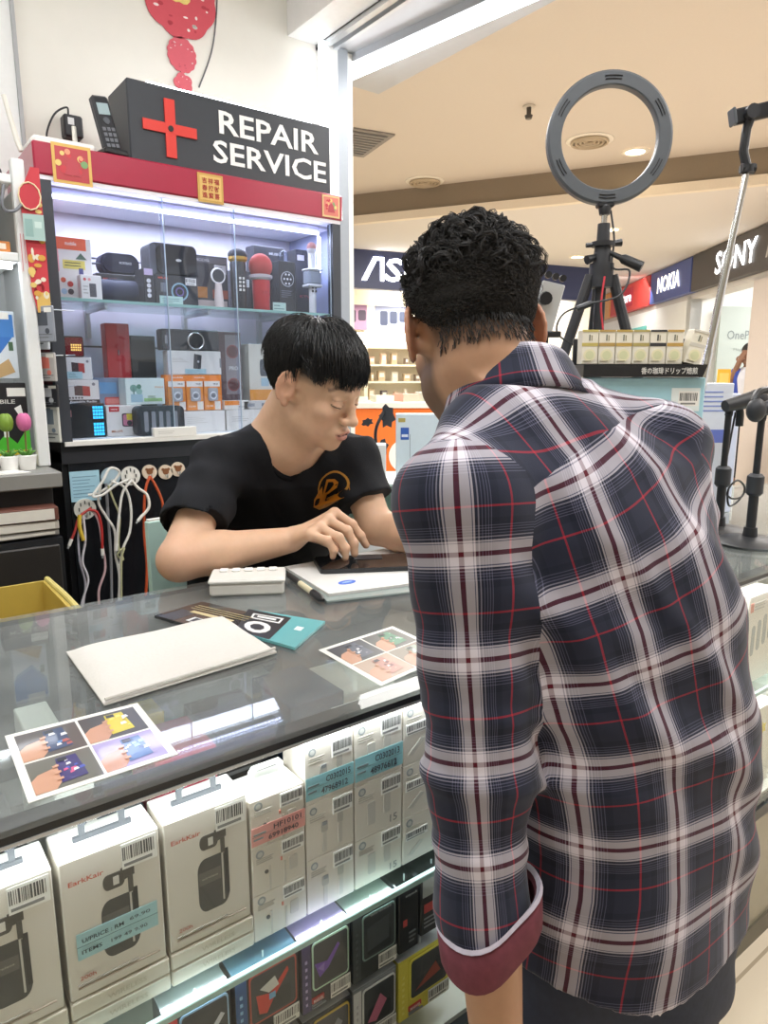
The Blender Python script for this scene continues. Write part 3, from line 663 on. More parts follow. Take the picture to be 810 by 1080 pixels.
    # trousers, mostly hidden behind the counter
    P = Body(); P.ell((.80, 1.72, .62), (.17, .15, .13), .03); 
    for s in (-1, 1):
        k = np.array((.80+.11*s, 1.36, .64)); P.cap((.80+.09*s, 1.70, .60), k, .085, .062, .03); P.cap(k, (.80+.11*s, 1.42, .16), .06, .045, .02); P.cap((.80+.11*s, 1.42, .13), (.80+.11*s, 1.30, .05), .045, .04, .02); 
    V, F = P.mesh(.008); np_mesh('trousers', V-loc, F, mat('#23262e', .8), root)
    return o
make_worker()
st = thing('stool', 'round black stool the young man sits on behind the counter', 'stool', (.80, 1.74, 0))
b = MB(); b.cyl((0, 0, .46), (0, 0, .50), .17, mat('#1c1c1e', .6), n=28); b.build('seat', st, True)
for i in range(4):
    b = MB(); w = pi/4+i*pi/2; b.tube([(.10*cos(w), .10*sin(w), .46), (.19*cos(w), .19*sin(w), 0)], .012, mat('#8e9092', .35, 1), 8); b.build('leg', st, True)

# ---------------------------------------------------------------- the customer at the counter, seen from behind
def plaid():
    m = bpy.data.materials.new('plaid_cloth'); m.use_nodes = True; nt = m.node_tree; b = nt.nodes['Principled BSDF']
    vec = N(nt, 'ShaderNodeAttribute', attribute_name='cloth_trunk').outputs['Vector']
    for nm in ('yoke', 'left', 'right'):
        a2 = N(nt, 'ShaderNodeAttribute', attribute_name='cloth_'+nm); w2 = N(nt, 'ShaderNodeAttribute', attribute_name='piece_'+nm); gt = N(nt, 'ShaderNodeMath', operation='GREATER_THAN'); gt.inputs[1].default_value = 0
        nt.links.new(w2.outputs['Fac'], gt.inputs[0]); q = N(nt, 'ShaderNodeMix', data_type='VECTOR'); nt.links.new(gt.outputs[0], q.inputs[0]); nt.links.new(vec, q.inputs[4]); nt.links.new(a2.outputs['Vector'], q.inputs[5]); vec = q.outputs[1]
    sp = N(nt, 'ShaderNodeSeparateXYZ'); nt.links.new(vec, sp.inputs[0])
    navy, navy2, wht, grey, maroon, red = rgb('#262a3c'), rgb('#1c2030'), rgb('#d6d0da'), rgb('#62627a'), rgb('#5a1424'), rgb('#b02436')
    lil = rgb('#9a97a8')
    st = [(0, navy), (.030, red), (.048, navy), (.150, navy2), (.215, grey), (.223, navy2), (.240, grey), (.248, navy2), (.265, grey), (.273, navy2), (.290, grey), (.300, navy2), (.318, lil), (.330, navy), (.352, wht), (.368, grey), (.378, wht), (.455, maroon), (.503, wht), (.585, grey), (.595, wht), (.612, navy), (.632, lil), (.644, navy2), (.662, grey), (.672, navy2), (.690, grey), (.698, navy2), (.720, grey), (.728, navy2), (.80, navy)]
    cs = []
    for k, per in ((0, .103), (1, .100)):
        d = N(nt, 'ShaderNodeMath', operation='DIVIDE'); d.inputs[1].default_value = per; nt.links.new(sp.outputs[k], d.inputs[0])
        f = N(nt, 'ShaderNodeMath', operation='FRACT'); nt.links.new(d.outputs[0], f.inputs[0])
        r = N(nt, 'ShaderNodeValToRGB'); r.color_ramp.interpolation = 'CONSTANT'; nt.links.new(f.outputs[0], r.inputs[0]); e = r.color_ramp.elements
        e[0].position = 0; e[0].color = (*navy, 1); e[1].position = .03; e[1].color = (*red, 1)
        for p, c in st[2:]: q = e.new(p); q.color = (*c, 1)
        cs.append(r)
    # twill: half the threads of each direction show
    mx = N(nt, 'ShaderNodeMix', data_type='RGBA'); mx.inputs[0].default_value = .5; nt.links.new(cs[0].outputs[0], mx.inputs[6]); nt.links.new(cs[1].outputs[0], mx.inputs[7])
    nt.links.new(mx.outputs[2], b.inputs['Base Color']); b.inputs['Roughness'].default_value = .85; b.inputs['Specular IOR Level'].default_value = .2
    b.inputs['Sheen Weight'].default_value = .15
    wv = N(nt, 'ShaderNodeTexNoise'); wv.inputs['Scale'].default_value = 900; nt.links.new(vec, wv.inputs['Vector'])
    bp = N(nt, 'ShaderNodeBump'); bp.inputs['Strength'].default_value = .15; bp.inputs['Distance'].default_value = .0008; nt.links.new(wv.outputs['Fac'], bp.inputs['Height']); nt.links.new(bp.outputs[0], b.inputs['Normal'])
    return m
PL = plaid()
def set_uv(o, trunk, **k):
    def put(n, d):
        if d.ndim == 2: a = o.data.attributes.new(n, 'FLOAT_VECTOR', 'POINT'); a.data.foreach_set('vector', np.concatenate([d, np.zeros((len(d), 1))], 1).astype(np.float32).ravel())
        else: a = o.data.attributes.new(n, 'FLOAT', 'POINT'); a.data.foreach_set('value', d.astype(np.float32))
    put('cloth_trunk', trunk)
    for n in ('yoke', 'left', 'right'): uvs, w = k.get(n, (trunk, np.full(len(trunk), -1.))); put('cloth_'+n, uvs); put('piece_'+n, w)
croot = thing('person', 'man with curly dark hair in a navy plaid shirt standing at the counter, back turned', 'person', (.70, .43, 0))
def make_customer():
    loc = np.array(croot.location); SKC = (.50, .285, .175)
    O = at(497, 346, D=.885); yaw = radians(10); f = np.array((cos(AZ), sin(AZ), 0)); r = np.array((sin(AZ), -cos(AZ), 0)); gz = f*cos(yaw)-r*sin(yaw); p_ = radians(18)
    R = basis(gz*cos(p_)-np.array((0, 0, sin(p_))), gz*sin(p_)+np.array((0, 0, cos(p_)))-.06*r); sc = .90
    NBc = at(545, 405, D=.84); sL = at(487, 536, D=.70); sR = at(688, 478, D=.85); eL = at(506, 835, D=.645); wL = at(523, 1085, D=.60)
    eR = np.array((.97, .66, 1.06)); wR = np.array((.97, .86, .990))
    ux = np.array((.98, -.18)); uy = np.array((.18, .98))
    SL = [(.672, .692, .437, .178, .128), (.72, .692, .437, .176, .124), (.80, .692, .436, .170, .120), (.95, .690, .445, .167, .115), (1.08, .676, .465, .171, .112), (1.17, .660, .488, .178, .106), (1.235, .642, .508, .165, .092), (1.29, .622, .530, .110, .066), (1.32, .612, .542, .07, .05)]
    B = Body(); head(B, O, R, sc, True, .002); B.setf()
    B.cap(O+R@np.array((0, -.035, -.06))*sc, NBc+np.array((-.004, .0, -.03)), .057, .062, .02); B.cap(O+R@np.array((0, .015, -.085))*sc, NBc+np.array((.0, .05, -.05)), .042, .05, .03)
    sl = [(z, x, y, a-.02, b-.018) for z, x, y, a, b in SL]; B.loft(sl, ux, uy, .03)
    B.cap(NBc-np.array((0, 0, .06)), sL, .045, .042, .03); B.cap(NBc-np.array((0, 0, .05)), sR, .045, .042, .03)
    for s_, e_, w_ in ((sL, eL, wL), (sR, eR, wR)):
        B.cap(s_, e_, .046, .040, .02); m_ = e_+(w_-e_)*.35; B.cap(e_, m_, .037, .036, .015); B.cap(m_, w_, .036, .027, .015)
    w = wL; dn = (wL-eL)/np.linalg.norm(wL-eL); fw = np.array((uy[0], uy[1], 0)); 
    mc = [w+dn*.085+fw*(.030-.021*i)+np.array((-.006, 0, 0)) for i in range(4)]; hand(B, w, mc, [[m+dn*.036+np.array((.006, 0, 0)), m+dn*.058+np.array((.016, 0, 0)), m+dn*.074+np.array((.028, 0, 0))] for m in mc], [w+dn*.045+fw*.042, w+dn*.075+fw*.052, w+dn*.10+fw*.050], rf=.0085)
    w = wR; dn = np.array((.25, .96, -.04)); sd = np.array((-.96, .25, 0)); mc = [w+dn*.08+sd*(.03-.02*i)+np.array((0, 0, -.002)) for i in range(4)]
    hand(B, w, mc, [[m+dn*.035+np.array((0, 0, .004)), m+dn*.058+np.array((0, 0, -.006)), m+dn*.075+np.array((0, 0, -.016))] for m in mc], [w+dn*.03+sd*.045, w+dn*.055+sd*.06+np.array((0, 0, -.008)), w+dn*.08+sd*.06+np.array((0, 0, -.014))], rf=.0085)
    # feet end of the body stays inside the trousers
    V, F = B.mesh(.003); V = relax(V, F, 2, .4); L = to_local(V, O, R, sc); C = np.tile(np.array(SKC), (len(V), 1))
    def bf(L):
        x, y, z = np.abs(L[:, 0]), L[:, 1], L[:, 2]
        jaw = np.clip((y+.022)/.02, 0, 1)*np.clip((-.026-z)/.02, 0, 1)*np.clip((z+.135)/.02, 0, 1); sideb = np.clip(1-np.abs(y-.018)/.014, 0, 1)*np.clip((x-.05)/.01, 0, 1)*(z < .03)*(z > -.06)
        return np.maximum(jaw, sideb)*.72
    C = face_tint(L, C, (.33, .13, .11), (.03, .022, .02), (.05, .035, .028), True, bf)
    y, z = L[:, 1], L[:, 2]; w = np.clip((-.012-y)/.025, 0, 1)*np.clip((z+.066)/.040, 0, 1)*(np.abs(L[:, 0]) < .080)*.72; C = C*(1-w[:, None])+np.array((.022, .019, .018))*w[:, None]
    o = np_mesh('body', V-loc, F, skin_mat('tan_skin', .5), croot); colour_attr(o, C)
    # ---- shirt
    T = Body(); T.loft(SL, ux, uy, .03)
    nc = NBc-np.array((0, 0, .045)); T.cap(nc, sL, .064, .065, .03); T.cap(nc, sR, .064, .062, .03)
    def limb(a, m, b, r0, r1, r2, k):
        T.cap(a, m, r0, r1, k); ax = (b-m)/np.linalg.norm(b-m); ln = np.linalg.norm(b-m)
        def fcap(p):
            t = (p-m)@ax; q = p-m-t[..., None]*ax; rad = r1+(r2-r1)*np.clip(t/ln, 0, 1); return np.maximum(np.sqrt((q*q).sum(-1))-rad, np.maximum(t-ln, -t-.03))
        T.fn(fcap, np.minimum(m, b)-r1-.02, np.maximum(m, b)+r1+.02, .012)
        def hole(p):
            t = (p-m)@ax; q = p-m-t[..., None]*ax; return np.maximum(np.sqrt((q*q).sum(-1))-(r2-.006), np.maximum(ln-.03-t, t-ln-.02))
        return ax
    cL = eL+(wL-eL)*.57; cR = eR+(wR-eR)*.5
    axL = limb(sL, eL, cL, .066, .0515, .047, .022); limb(sR, eR, cR, .062, .056, .050, .022)
    
    def disp(p):
        q = p-np.array((.60, .45, 1.12)); d = np.zeros(len(p))
        g = lambda c, r: np.exp(-((p-np.array(c))**2).sum(1)/r**2)
        ap = sL+np.array((.06, -.03, -.10))
        d -= .009*np.maximum(0, wave(p, (.75, -.15, .65), 62, .6, (8, 3, 5), .7))**2*g(ap+np.array((.09, 0, -.06)), .17)
        d -= .005*np.maximum(0, wave(p, (.2, .1, 1), 90, 0, (20, 10, 4), .8))**2*g(eL+np.array((0, 0, .02)), .12)
        d -= .0065*wave(p, (.9, -.2, .35), 34, 1.2, (6, 4, 5), 1.1)*np.clip((1.20-p[:, 2])/.1, 0, 1)
        d -= .0022*wave(p, (.5, .3, .8), 70, 0, (12, 8, 15), 1.4); d -= .0035*wave(p, (.3, -.1, 1), 40, 2, (9, 5, 3), .9)*g((.74, .42, .95), .2)
        return d
    V, F = T.mesh(.0042, disp); V = relax(V, F, 2, .5)
    # cloth coordinates: sleeves and trunk are cut separately and meet in a seam
    def axis_uv(P, a, m, b, ref):
        def one(p0, p1, off):
            ax = (p1-p0)/np.linalg.norm(p1-p0); t = (P-p0)@ax; q = P-p0-t[:, None]*ax; e = ref-ax*(ref@ax); e /= np.linalg.norm(e); h = np.cross(ax, e)
            return np.arctan2(q@h, q@e), t+off, np.sqrt((q*q).sum(1))
        l0 = np.linalg.norm(m-a); a0, t0, r0 = one(a, m, 0); a1, t1, r1 = one(m, b, l0); k = np.clip((t0-l0+.04)/.08, 0, 1)
        return np.stack([a0*(1-k)*.060+a1*k*.060, t0*(1-k)+t1*k], 1), np.where(t0 < l0, r0, r1), t0
    sl = np.array(SL)
    cx = np.interp(V[:, 2], sl[:, 0], sl[:, 1]); cy = np.interp(V[:, 2], sl[:, 0], sl[:, 2]); lx = (V[:, 0]-cx)*ux[0]+(V[:, 1]-cy)*ux[1]; ly = (V[:, 0]-cx)*uy[0]+(V[:, 1]-cy)*uy[1]
    tl = .03+.30*np.clip((V[:, 2]-.86)/.26, 0, 1); aa = np.maximum(np.interp(V[:, 2], sl[:, 0], sl[:, 3]), .12); bb = np.maximum(np.interp(V[:, 2], sl[:, 0], sl[:, 4]), .08)
    ph = np.arctan2(lx/aa, -ly/bb); g_ = np.linspace(0, pi, 181); ds = np.sqrt((.170*np.cos(g_))**2+(.116*np.sin(g_))**2); arc = np.concatenate([[0], np.cumsum((ds[1:]+ds[:-1])/2*np.diff(g_))]); su = np.sign(ph)*np.interp(np.abs(ph), g_, arc)
    hgt = V[:, 2]+np.clip(ly+.02, 0, .3)*np.clip((V[:, 2]-1.2)/.06, 0, 1)*-.9
    UT = np.stack([su+.010*wave(V, (.2, .1, 1), 11, 0)-.005, hgt-tl*lx+.006*wave(V, (1, .3, .4), 16, 1)-.010], 1)
    vd = -ray(500, 700); vd = vd/np.linalg.norm(vd)
    UL, rl, tl_ = axis_uv(V, sL, eL, cL, vd); UR, rr_, tr_ = axis_uv(V, sR, eR, cR, vd)
    UL = UL+np.array((.0465, .005)); UR = UR+np.array((.052, .03))
    # yoke: its own piece across the shoulders
    yk = V[:, 2]+.10*np.abs(lx)-.30*lx-1.272; UY = np.stack([lx*1.0-.012, ly*.95+hgt*.35+.030], 1)
    def capd(a, b, r0, r1):
        ab = b-a; t = np.clip(((V-a)@ab)/(ab@ab), 0, 1); q = V-a-t[:, None]*ab; return np.sqrt((q*q).sum(1))-(r0+(r1-r0)*t)
    dl = (np.sqrt((lx/aa)**2+(ly/np.interp(V[:, 2], sl[:, 0], sl[:, 4]))**2)-1)*.105
    dl = np.where(V[:, 2] > 1.25, dl+(V[:, 2]-1.25)*.5, dl)
    pL = np.minimum(dl, capd(nc, nc+(sL-nc)*.80, .064, .065))-capd(sL, eL, .066, .0515); pL = np.where(V[:, 2] < 1.1, dl-np.minimum(capd(sL, eL, .066, .0515), capd(eL, cL, .0515, .047))+.002, pL)
    pR = np.minimum(dl, capd(nc, nc+(sR-nc)*.95, .064, .062))-np.minimum(capd(sR, eR, .062, .056), capd(eR, cR, .056, .05))-.004
    o = np_mesh('shirt', V-loc, F, [PL], croot); set_uv(o, UT, yoke=(UY, yk), left=(UL, pL), right=(UR, pR))
    # ---- collar: a folded band that stands round the neck
    cr = basis(gz*1.0-np.array((0, 0, .52)), (0, 0, 1)); K = 64; prof = [(.0615, .014), (.0600, .026), (.0620, .032), (.0670, .031), (.0720, .018), (.0800, -.010), (.0890, -.034), (.0860, -.034), (.066, .004)]
    cen = NBc+np.array((.0, .004, -.018)); VV = []; 
    for i in range(K+1):
        w = -pi*.5+radians(196)*(-1+2*i/K)*.93  # open at the front
        fl = 1+.22*max(0, sin(w+0)); 
        for rr0, hh in prof:
            hh2 = hh-.012*max(0, sin(w)); VV.append(cen+cr[:, 0]*cos(w)*rr0*1.04+cr[:, 1]*sin(w)*rr0*1.04*fl+cr[:, 2]*(hh2+.006))
    n = len(prof); VV = np.array(VV); FF = []
    ln = np.concatenate([[0], np.cumsum([np.hypot(prof[j+1][0]-prof[j][0], prof[j+1][1]-prof[j][1]) for j in range(n-1)])])
    for i in range(K):
        for j in range(n-1):
            FF.append((i*n+j, (i+1)*n+j, (i+1)*n+j+1, i*n+j+1))
    UU = np.array([(i/K*.43+.03, ln[j]*1.1+.028) for i in range(K+1) for j in range(n)])
    c = np_mesh('collar', VV-loc, np.array(FF), [PL], o); set_uv(c, UU)
    # ---- rolled cuff showing the darker inside of the cloth
    cf = MB(); d1 = mat('#6e3440', .85, var=.3, scale=120); d2 = mat('#b9b2bf', .85, var=.2, scale=150)
    e1 = vd-axL*(vd@axL); e1 /= np.linalg.norm(e1); e2 = np.cross(axL, e1)
    def band(t0, t1, rads, m, lean):
        V = []; n = 40
        for i in range(n):
            w = 2*pi*i/n
            for t, r in zip(t0, rads): V.append(cL+axL*(t+lean*cos(w-.9)+.004*sin(2*w+1))+(e1*cos(w)+e2*sin(w))*r*(1+.04*sin(3*w)+.03*sin(5*w+1))-loc)
        k = len(rads); cf.add(V, [(i*k+j, ((i+1) % n)*k+j, ((i+1) % n)*k+j+1, i*k+j+1) for i in range(n) for j in range(k-1)], m)
    band((-.020, -.027, -.023, -.008, .008, .015, .011, -.01), None, (.0465, .050, .0535, .0530, .0520, .0490, .0455, .0440), d1, .021)
    band((-.0265, -.0305, -.0265), None, (.0485, .0525, .0545), d2, .021)
    cf.build('rolled_cuff', o, True, 'rolled sleeve cuff showing maroon inner side', 60)
    # ---- jeans and shoes
    P = Body(); P.loft([(.56, .70, .435, .150, .105), (.66, .70, .435, .150, .108), (.80, .70, .435, .140, .095)], ux, uy, .03)
    for s in (-1, 1):
        hip = np.array((.70+.085*ux[0]*s, .435+.085*ux[1]*s, .66)); kn = np.array((.70+.10*ux[0]*s, .44+.10*ux[1]*s, .46)); an = np.array((.70+.11*ux[0]*s, .42+.11*ux[1]*s, .05)); P.cap(hip, kn, .085, .068, .03); P.cap(kn, an, .068, .058, .02)
    V, F = P.mesh(.006, lambda p: .003*wave(p, (.3, .2, 1), 50, 0, (14, 9, 6), 1.2)); V = relax(V, F, 1)
    np_mesh('jeans', V-loc, F, mat('#2c3242', .85, var=.28, scale=90, bump=.3), croot)
    for s in (-1, 1):
        P = Body(); an = np.array((.70+.11*ux[0]*s, .42+.11*ux[1]*s, .055)); P.cap(an, an+np.array((.03, .15, -.018)), .048, .036, .02); P.cap(an+np.array((-.005, -.04, -.015)), an, .038, .045, .02)
        P.fn(lambda p: .0+p[..., 2]-.002, (-1, -1, -.2), (2, 2, .004), .001, 's'); V, F = P.mesh(.006); np_mesh('shoe', V-loc, F, mat('#202024', .6), croot)
    # ---- curly hair
    rng = np.random.default_rng(5); cen = np.array((0, -.014, .034)); ax = np.array((.0790, .1000, .0895)); paths = []; small = []
    m = 11
    for _ in range(19000):
        d = rng.normal(size=3); d /= np.linalg.norm(d)
        lim = float(np.interp(d[1], [-1, -.6, -.25, 0, .2, .5, 1], [-.62, -.60, -.42, -.12, .02, .45, .5]))
        if d[2] < lim: continue
        top = np.clip((d[2]+.05)/.55, 0, 1); Ln = .012+.034*top*(.6+.6*rng.random())
        t1 = np.cross(d, rng.normal(size=3)); t1 /= np.linalg.norm(t1); down = np.array((.25, -.35, -1.)); down -= d*(down@d); down /= np.linalg.norm(down)+1e-9
        dirn = down*(1.0-.45*top)+t1*(.25+.75*top); dirn -= d*(dirn@d); dirn /= np.linalg.norm(dirn); sd = np.cross(d, dirn)
        cr_ = (.0018+.0042*top*rng.random())*(1 if rng.random() < .85 else 1.6); fr = (1.0+1.3*rng.random())*2*pi; p0 = rng.random()*2*pi; lift = .002+.009*top*rng.random()+.003*rng.random(); P = []
        for i in range(m):
            t = i/(m-1); e = d+dirn*Ln*t/.09; e /= np.linalg.norm(e); q = cen+e*ax*(1+lift*sin(min(1, t*1.5)*pi/2)/.09)
            k = min(1, t*3); P.append(q+k*cr_*(cos(fr*t+p0)*e+sin(fr*t+p0)*sd*1.1))
        if top > .12 and rng.random() < .5: continue
        (paths if top > .12 else small).append(P)
    for _ in range(820):     # loose locks
        d = rng.normal(size=3); d /= np.linalg.norm(d)
        if d[2] < (.45 if d[1] > .3 else .36 if abs(d[0]) > .55 else .10): continue
        t1 = np.cross(d, rng.normal(size=3)); t1 /= np.linalg.norm(t1); dirn = t1+np.array((.3, -.25, -.3)); dirn -= d*(dirn@d); dirn /= np.linalg.norm(dirn); sd = np.cross(d, dirn); Ln = .030+.022*rng.random(); R0 = .0040+.0045*rng.random(); fr = (.8+.8*rng.random())*2*pi; p0 = rng.random()*2*pi; lift = .004+.010*rng.random()+.006*abs(d[0])
        for q_ in range(13):
            o1, o2 = rng.normal(0, .0024, 2); P = []
            for i in range(m):
                t = i/(m-1); e = d+dirn*Ln*t/.09; e /= np.linalg.norm(e); q = cen+e*ax*(1+lift*sin(min(1, t*1.4)*pi/2)/.09); k = min(1, t*2.5); P.append(q+(k*R0*cos(fr*t+p0)+o1*(1-.4*t))*e+(k*R0*sin(fr*t+p0)*1.2+o2*(1-.4*t))*sd)
            paths.append(P)
    # fading nape
    for _ in range(420):
        u = rng.random()*2-1; zz = -.018-.030*rng.random()**1.4; a = u*1.15; q0 = np.array((.068*sin(a), -.014-.085*cos(a)-.002, zz)); 
        if zz < -.035: q0[1] += (-.035-zz)*.25
        dr = np.array((.25*u+.15*rng.normal(), -.05, -1)); small.append([q0+dr*.009*i/(m-1)+np.array((0, -.0035*sin(i/(m-1)*2), 0)) for i in range(m)])
    V1, F1 = strands(np.array(paths), .00085, .00030); V2, F2 = strands(np.array(small), .00072, .00030)
    K = Body(); K.ell(cen, ax*1.02, .01)
    def cut(p):
        y = p[..., 1]; lim = np.interp(y, [-.14, -.09, -.06, -.02, .02, .05, .075, .12], [.0, .0, .012, .028, .034, .05, .062, .062]); return p[..., 2]-lim
    K.fn(cut, (-.12, -.14, -.14), (.12, .14, .16), .01, 's'); CV, CF = K.mesh(.0035, lambda p: .0025*wave(p, (.5, .7, .6), 260, 0, (160, 190, 210), 1.5))
    V = np.concatenate([V1, V2, CV]); F = np.concatenate([F1, F2+len(V1), CF+len(V1)+len(V2)])
    np_mesh('hair', V*sc@R.T+O-loc, F, mat('#2e2c2b', .6, spec=.35, var=.3, scale=200), croot)
make_customer()
# ================================================================ GOODS
G = lambda h, **k: mat(h, k.pop('rough', .4), var=.03, **k)
def prints(b, w, h, L, y=0):
    """printed matter on a front of width w and height h; u, v run 0..1 from its lower left"""
    X = lambda u: (u-.5)*w
    for i, q in enumerate(L):
        th = .0004+.00012*i; k = q[0]
        if k == 'p': b.panel(X(q[1]), X(q[2]), q[3]*h, q[4]*h, y, G(q[5]), th)
        elif k == 'd': b.disc((X(q[1]), y, q[2]*h), q[3]*w, G(q[4]), th, 20, q[5]*w if len(q) > 5 else None)
        elif k == 'r':
            for R, c in ((q[3], q[4]), (q[3]*(q[6] if len(q) > 6 else .8), q[5])): b.disc((X(q[1]), y, q[2]*h), R*w, G(c), th, 24); th += .0001
        elif k == 't': b.text(q[4], (X(q[1]), y-th, q[2]*h), q[3]*h, G(q[5]), True, q[6]*w if len(q) > 6 else None)
        elif k == 'o': b.prism([(X(u), v*h) for u, v in q[1]], y-th, y, G(q[2]))
        elif k == 'b':   # bar code
            rg = random.Random(int(q[1]*997+q[3]*31)); b.panel(X(q[1]), X(q[2]), q[3]*h, q[4]*h, y, G('#f4f3ee'), th); u = q[1]+.01; z0, z1 = q[3]+(q[4]-q[3])*.35, q[4]-(q[4]-q[3])*.12
            while u < q[2]-.02:
                d = (q[2]-q[1])*rg.choice((.018, .03, .05)); b.panel(X(u), X(min(u+d, q[2]-.01)), z0*h, z1*h, y, G('#5a5a5a'), th+.0002); u += d+(q[2]-q[1])*rg.choice((.02, .035))
            b.panel(X(q[1]+.02), X(q[2]-.15*(q[2]-q[1])), (q[3]+.10*(q[4]-q[3]))*h, (q[3]+.22*(q[4]-q[3]))*h, y, G('#8a8a88'), th+.0002)
        elif k == 'l':   # lines of small print
            rg = random.Random(int(q[1]*991+q[3]*57)); n = q[6]
            for r in range(n):
                z = q[4]-(q[4]-q[3])*(r+.5)/n; b.panel(X(q[1]), X(q[1]+(q[2]-q[1])*rg.uniform(.55, 1)), z*h-.16*(q[4]-q[3])/n*h, z*h+.16*(q[4]-q[3])/n*h, y, G(q[5]), th)
def pack(name, label, cat, X, Z, Y, dep, base, L=(), parts=None, group=None, rz=0, bev=.0015, carton='carton', top=None, rough=.4):
    x0, x1 = X; z0, z1 = Z; w, h = x1-x0, z1-z0
    t = thing(name, label, cat, ((x0+x1)/2, Y, z0), rz, group)
    b = MB(); b.rbox(-w/2, w/2, 0, dep, 0, h, mat(base, rough, var=.03), min(bev, w*.1, h*.1, dep*.2))
    if top: b.box(-w/2+.001, w/2-.001, .001, dep-.001, h, h+.0005, mat(top, .4))
    prints(b, w, h, L); c = b.build(carton, t)
    for pn, pl in (parts or {}).items():
        b = MB()
        if callable(pl): pl(b, w, h, dep)
        else: prints(b, w, h, pl, -.0012)
        b.build(pn.split('#')[0], t, callable(pl))
    return t
def PX(xl, xr, yt, yb, Y, zb=None):
    m = (yt+yb)/2; x0, x1 = at(xl, m, Y=Y)[0], at(xr, m, Y=Y)[0]; z0, z1 = at((xl+xr)/2, yb, Y=Y)[2], at((xl+xr)/2, yt, Y=Y)[2]
    return (x0, x1), ((z0, z1) if zb is None else (zb, zb+z1-z0))
# ---------------------------------------------------------------- upper glass shelf
Z1 = 1.5445
X, Z = PX(59, 98, 243, 310, 2.19, Z1)
pack('accessory_box', 'white box with an orange header and coloured dots, left end of upper glass shelf', 'box', X, Z, 2.20, .06, '#e8e4dc', [('p', .03, .86, .80, .99, '#f0653c'), ('t', .45, .90, .06, 'mobile', '#fbe6d8', .3), ('p', .2, .80, .50, .64, '#e3d36c'), ('l', .25, .7, .53, .62, '#5a5a40', 2), ('p', .62, .74, .42, .52, '#4a4f86'), ('d', .18, .32, .07, '#d85a3a'), ('d', .36, .26, .08, '#c23c36'), ('d', .36, .14, .08, '#4a4248'), ('d', .18, .14, .08, '#a9c6dc'), ('o', [(.55, .66), (.86, .66), (.70, .76)], '#4e6a58'), ('p', .02, .10, .45, .80, '#f2a9ae')], group='boxes on the upper glass shelf')
X, Z = PX(84, 106, 285, 311, 2.16, Z1)
pack('accessory_box', 'small white box with a dark gadget picture, in front of the orange-headed box', 'box', X, Z, 2.15, .035, '#eceae4', [('p', .40, .72, .12, .66, '#55565c'), ('d', .2, .82, .07, '#dd6666'), ('d', .42, .82, .07, '#e9a0a0'), ('l', .1, .35, .2, .6, '#b7b7b2', 3)], group='boxes on the upper glass shelf')
def capsule_speaker(nm, lab, X, Z, Y, col, txt, loop=True, grp='speakers on the upper glass shelf'):
    w, h = X[1]-X[0], Z[1]-Z[0]; t = thing(nm, lab, 'speaker', ((X[0]+X[1])/2, Y, Z[0]), 0, grp)
    b = MB(); P = rr(-w/2, w/2, 0, h, h*.46, 8); b.prism(P, .008, h*.9, mat(col, .8, bump=.4, scale=900)); b.build('body', t, True)
    b = MB(); P2 = rr(-w/2+.006, w/2-.006, .006, h-.006, h*.42, 8); b.prism(P2, 0, .008, mat(col, .75, bump=.5, scale=900)); b.build('grille', t)
    b = MB(); b.text(txt, (w*.12, -.0006, h*.55), h*.12, G('#d5d8e2'), True, w*.32); b.build('lettering', t)
    if loop:
        b = MB(); b.tube(spline([(-w/2, h*.4, h*.5), (-w/2-.02, h*.3, h*.46), (-w/2-.024, h*.1, h*.42), (-w/2, .01, h*.45)], 5), .003, mat('#4a4c58', .6), 6); b.build('strap', t, True)
X, Z = PX(101, 140, 275, 292, 2.24); Z = (Z1, Z[1]); pack('speaker_box', 'dark grey carton with red lettering under the navy capsule speaker', 'box', (X[0], X[1]+.02), (Z1, Z1+.088), 2.24, .09, '#3a3b42', [('t', .30, .80, .12, 'MR-265', '#e0584a', .3), ('l', .12, .6, .5, .66, '#8a4a46', 2), ('o', [(.55, .2), (.95, .62), (.98, .60), (.62, .2)], '#b0787c')], group='boxes on the upper glass shelf')
X, Z = PX(107, 148, 257, 280, 2.24); capsule_speaker('capsule_speaker', 'navy capsule-shaped speaker lying on a dark carton on the upper shelf', X, (Z1+.0885, Z1+.0885+Z[1]-Z[0]), 2.25, '#20233f', 'MOREBASS')
X, Z = PX(97, 151, 290, 316, 2.17, Z1); t = thing('tube_speaker', 'blue-grey tube speaker lying along the front of the upper glass shelf', 'speaker', ((X[0]+X[1])/2, 2.19, Z1), 0, 'speakers on the upper glass shelf')
w, h = X[1]-X[0], Z[1]-Z[0]; b = MB(); b.lathe([(0, -w/2), (h*.40, -w/2), (h*.5, -w/2+.006), (h*.5, w/2-.006), (h*.40, w/2), (0, w/2)], (0, h/2, h/2), mat('#343a50', .7, bump=.3, scale=700), 28, 'x'); b.build('body', t, True)
for s in (-1, 1): b = MB(); b.lathe([(h*.34, s*(w/2+.001)), (h*.30, s*(w/2+.004)), (0, s*(w/2+.003))], (0, h/2, h/2), mat('#aab0c0', .3, .6), 24, 'x'); b.build('end_cap', t, True)
b = MB(); b.box(-.012, .03, h*.5-.012, h*.5+.012, h-.0012, h+.002, mat('#565c70', .5)); b.build('button_strip', t)
X, Z = PX(152, 162, 281, 318, 2.14, Z1); pack('cable_box', 'narrow black box with white spots standing edge-on beside the blue-grey tube speaker', 'box', X, Z, 2.14, .08, '#2c2d34', [('p', .05, .95, .80, .98, '#c9b8d8')]+[('d', .5, .22+.14*k, .22, '#dfe0e4') for k in range(4)], group='boxes on the upper glass shelf')
X, Z = PX(165, 210, 285, 317, 2.17, Z1)
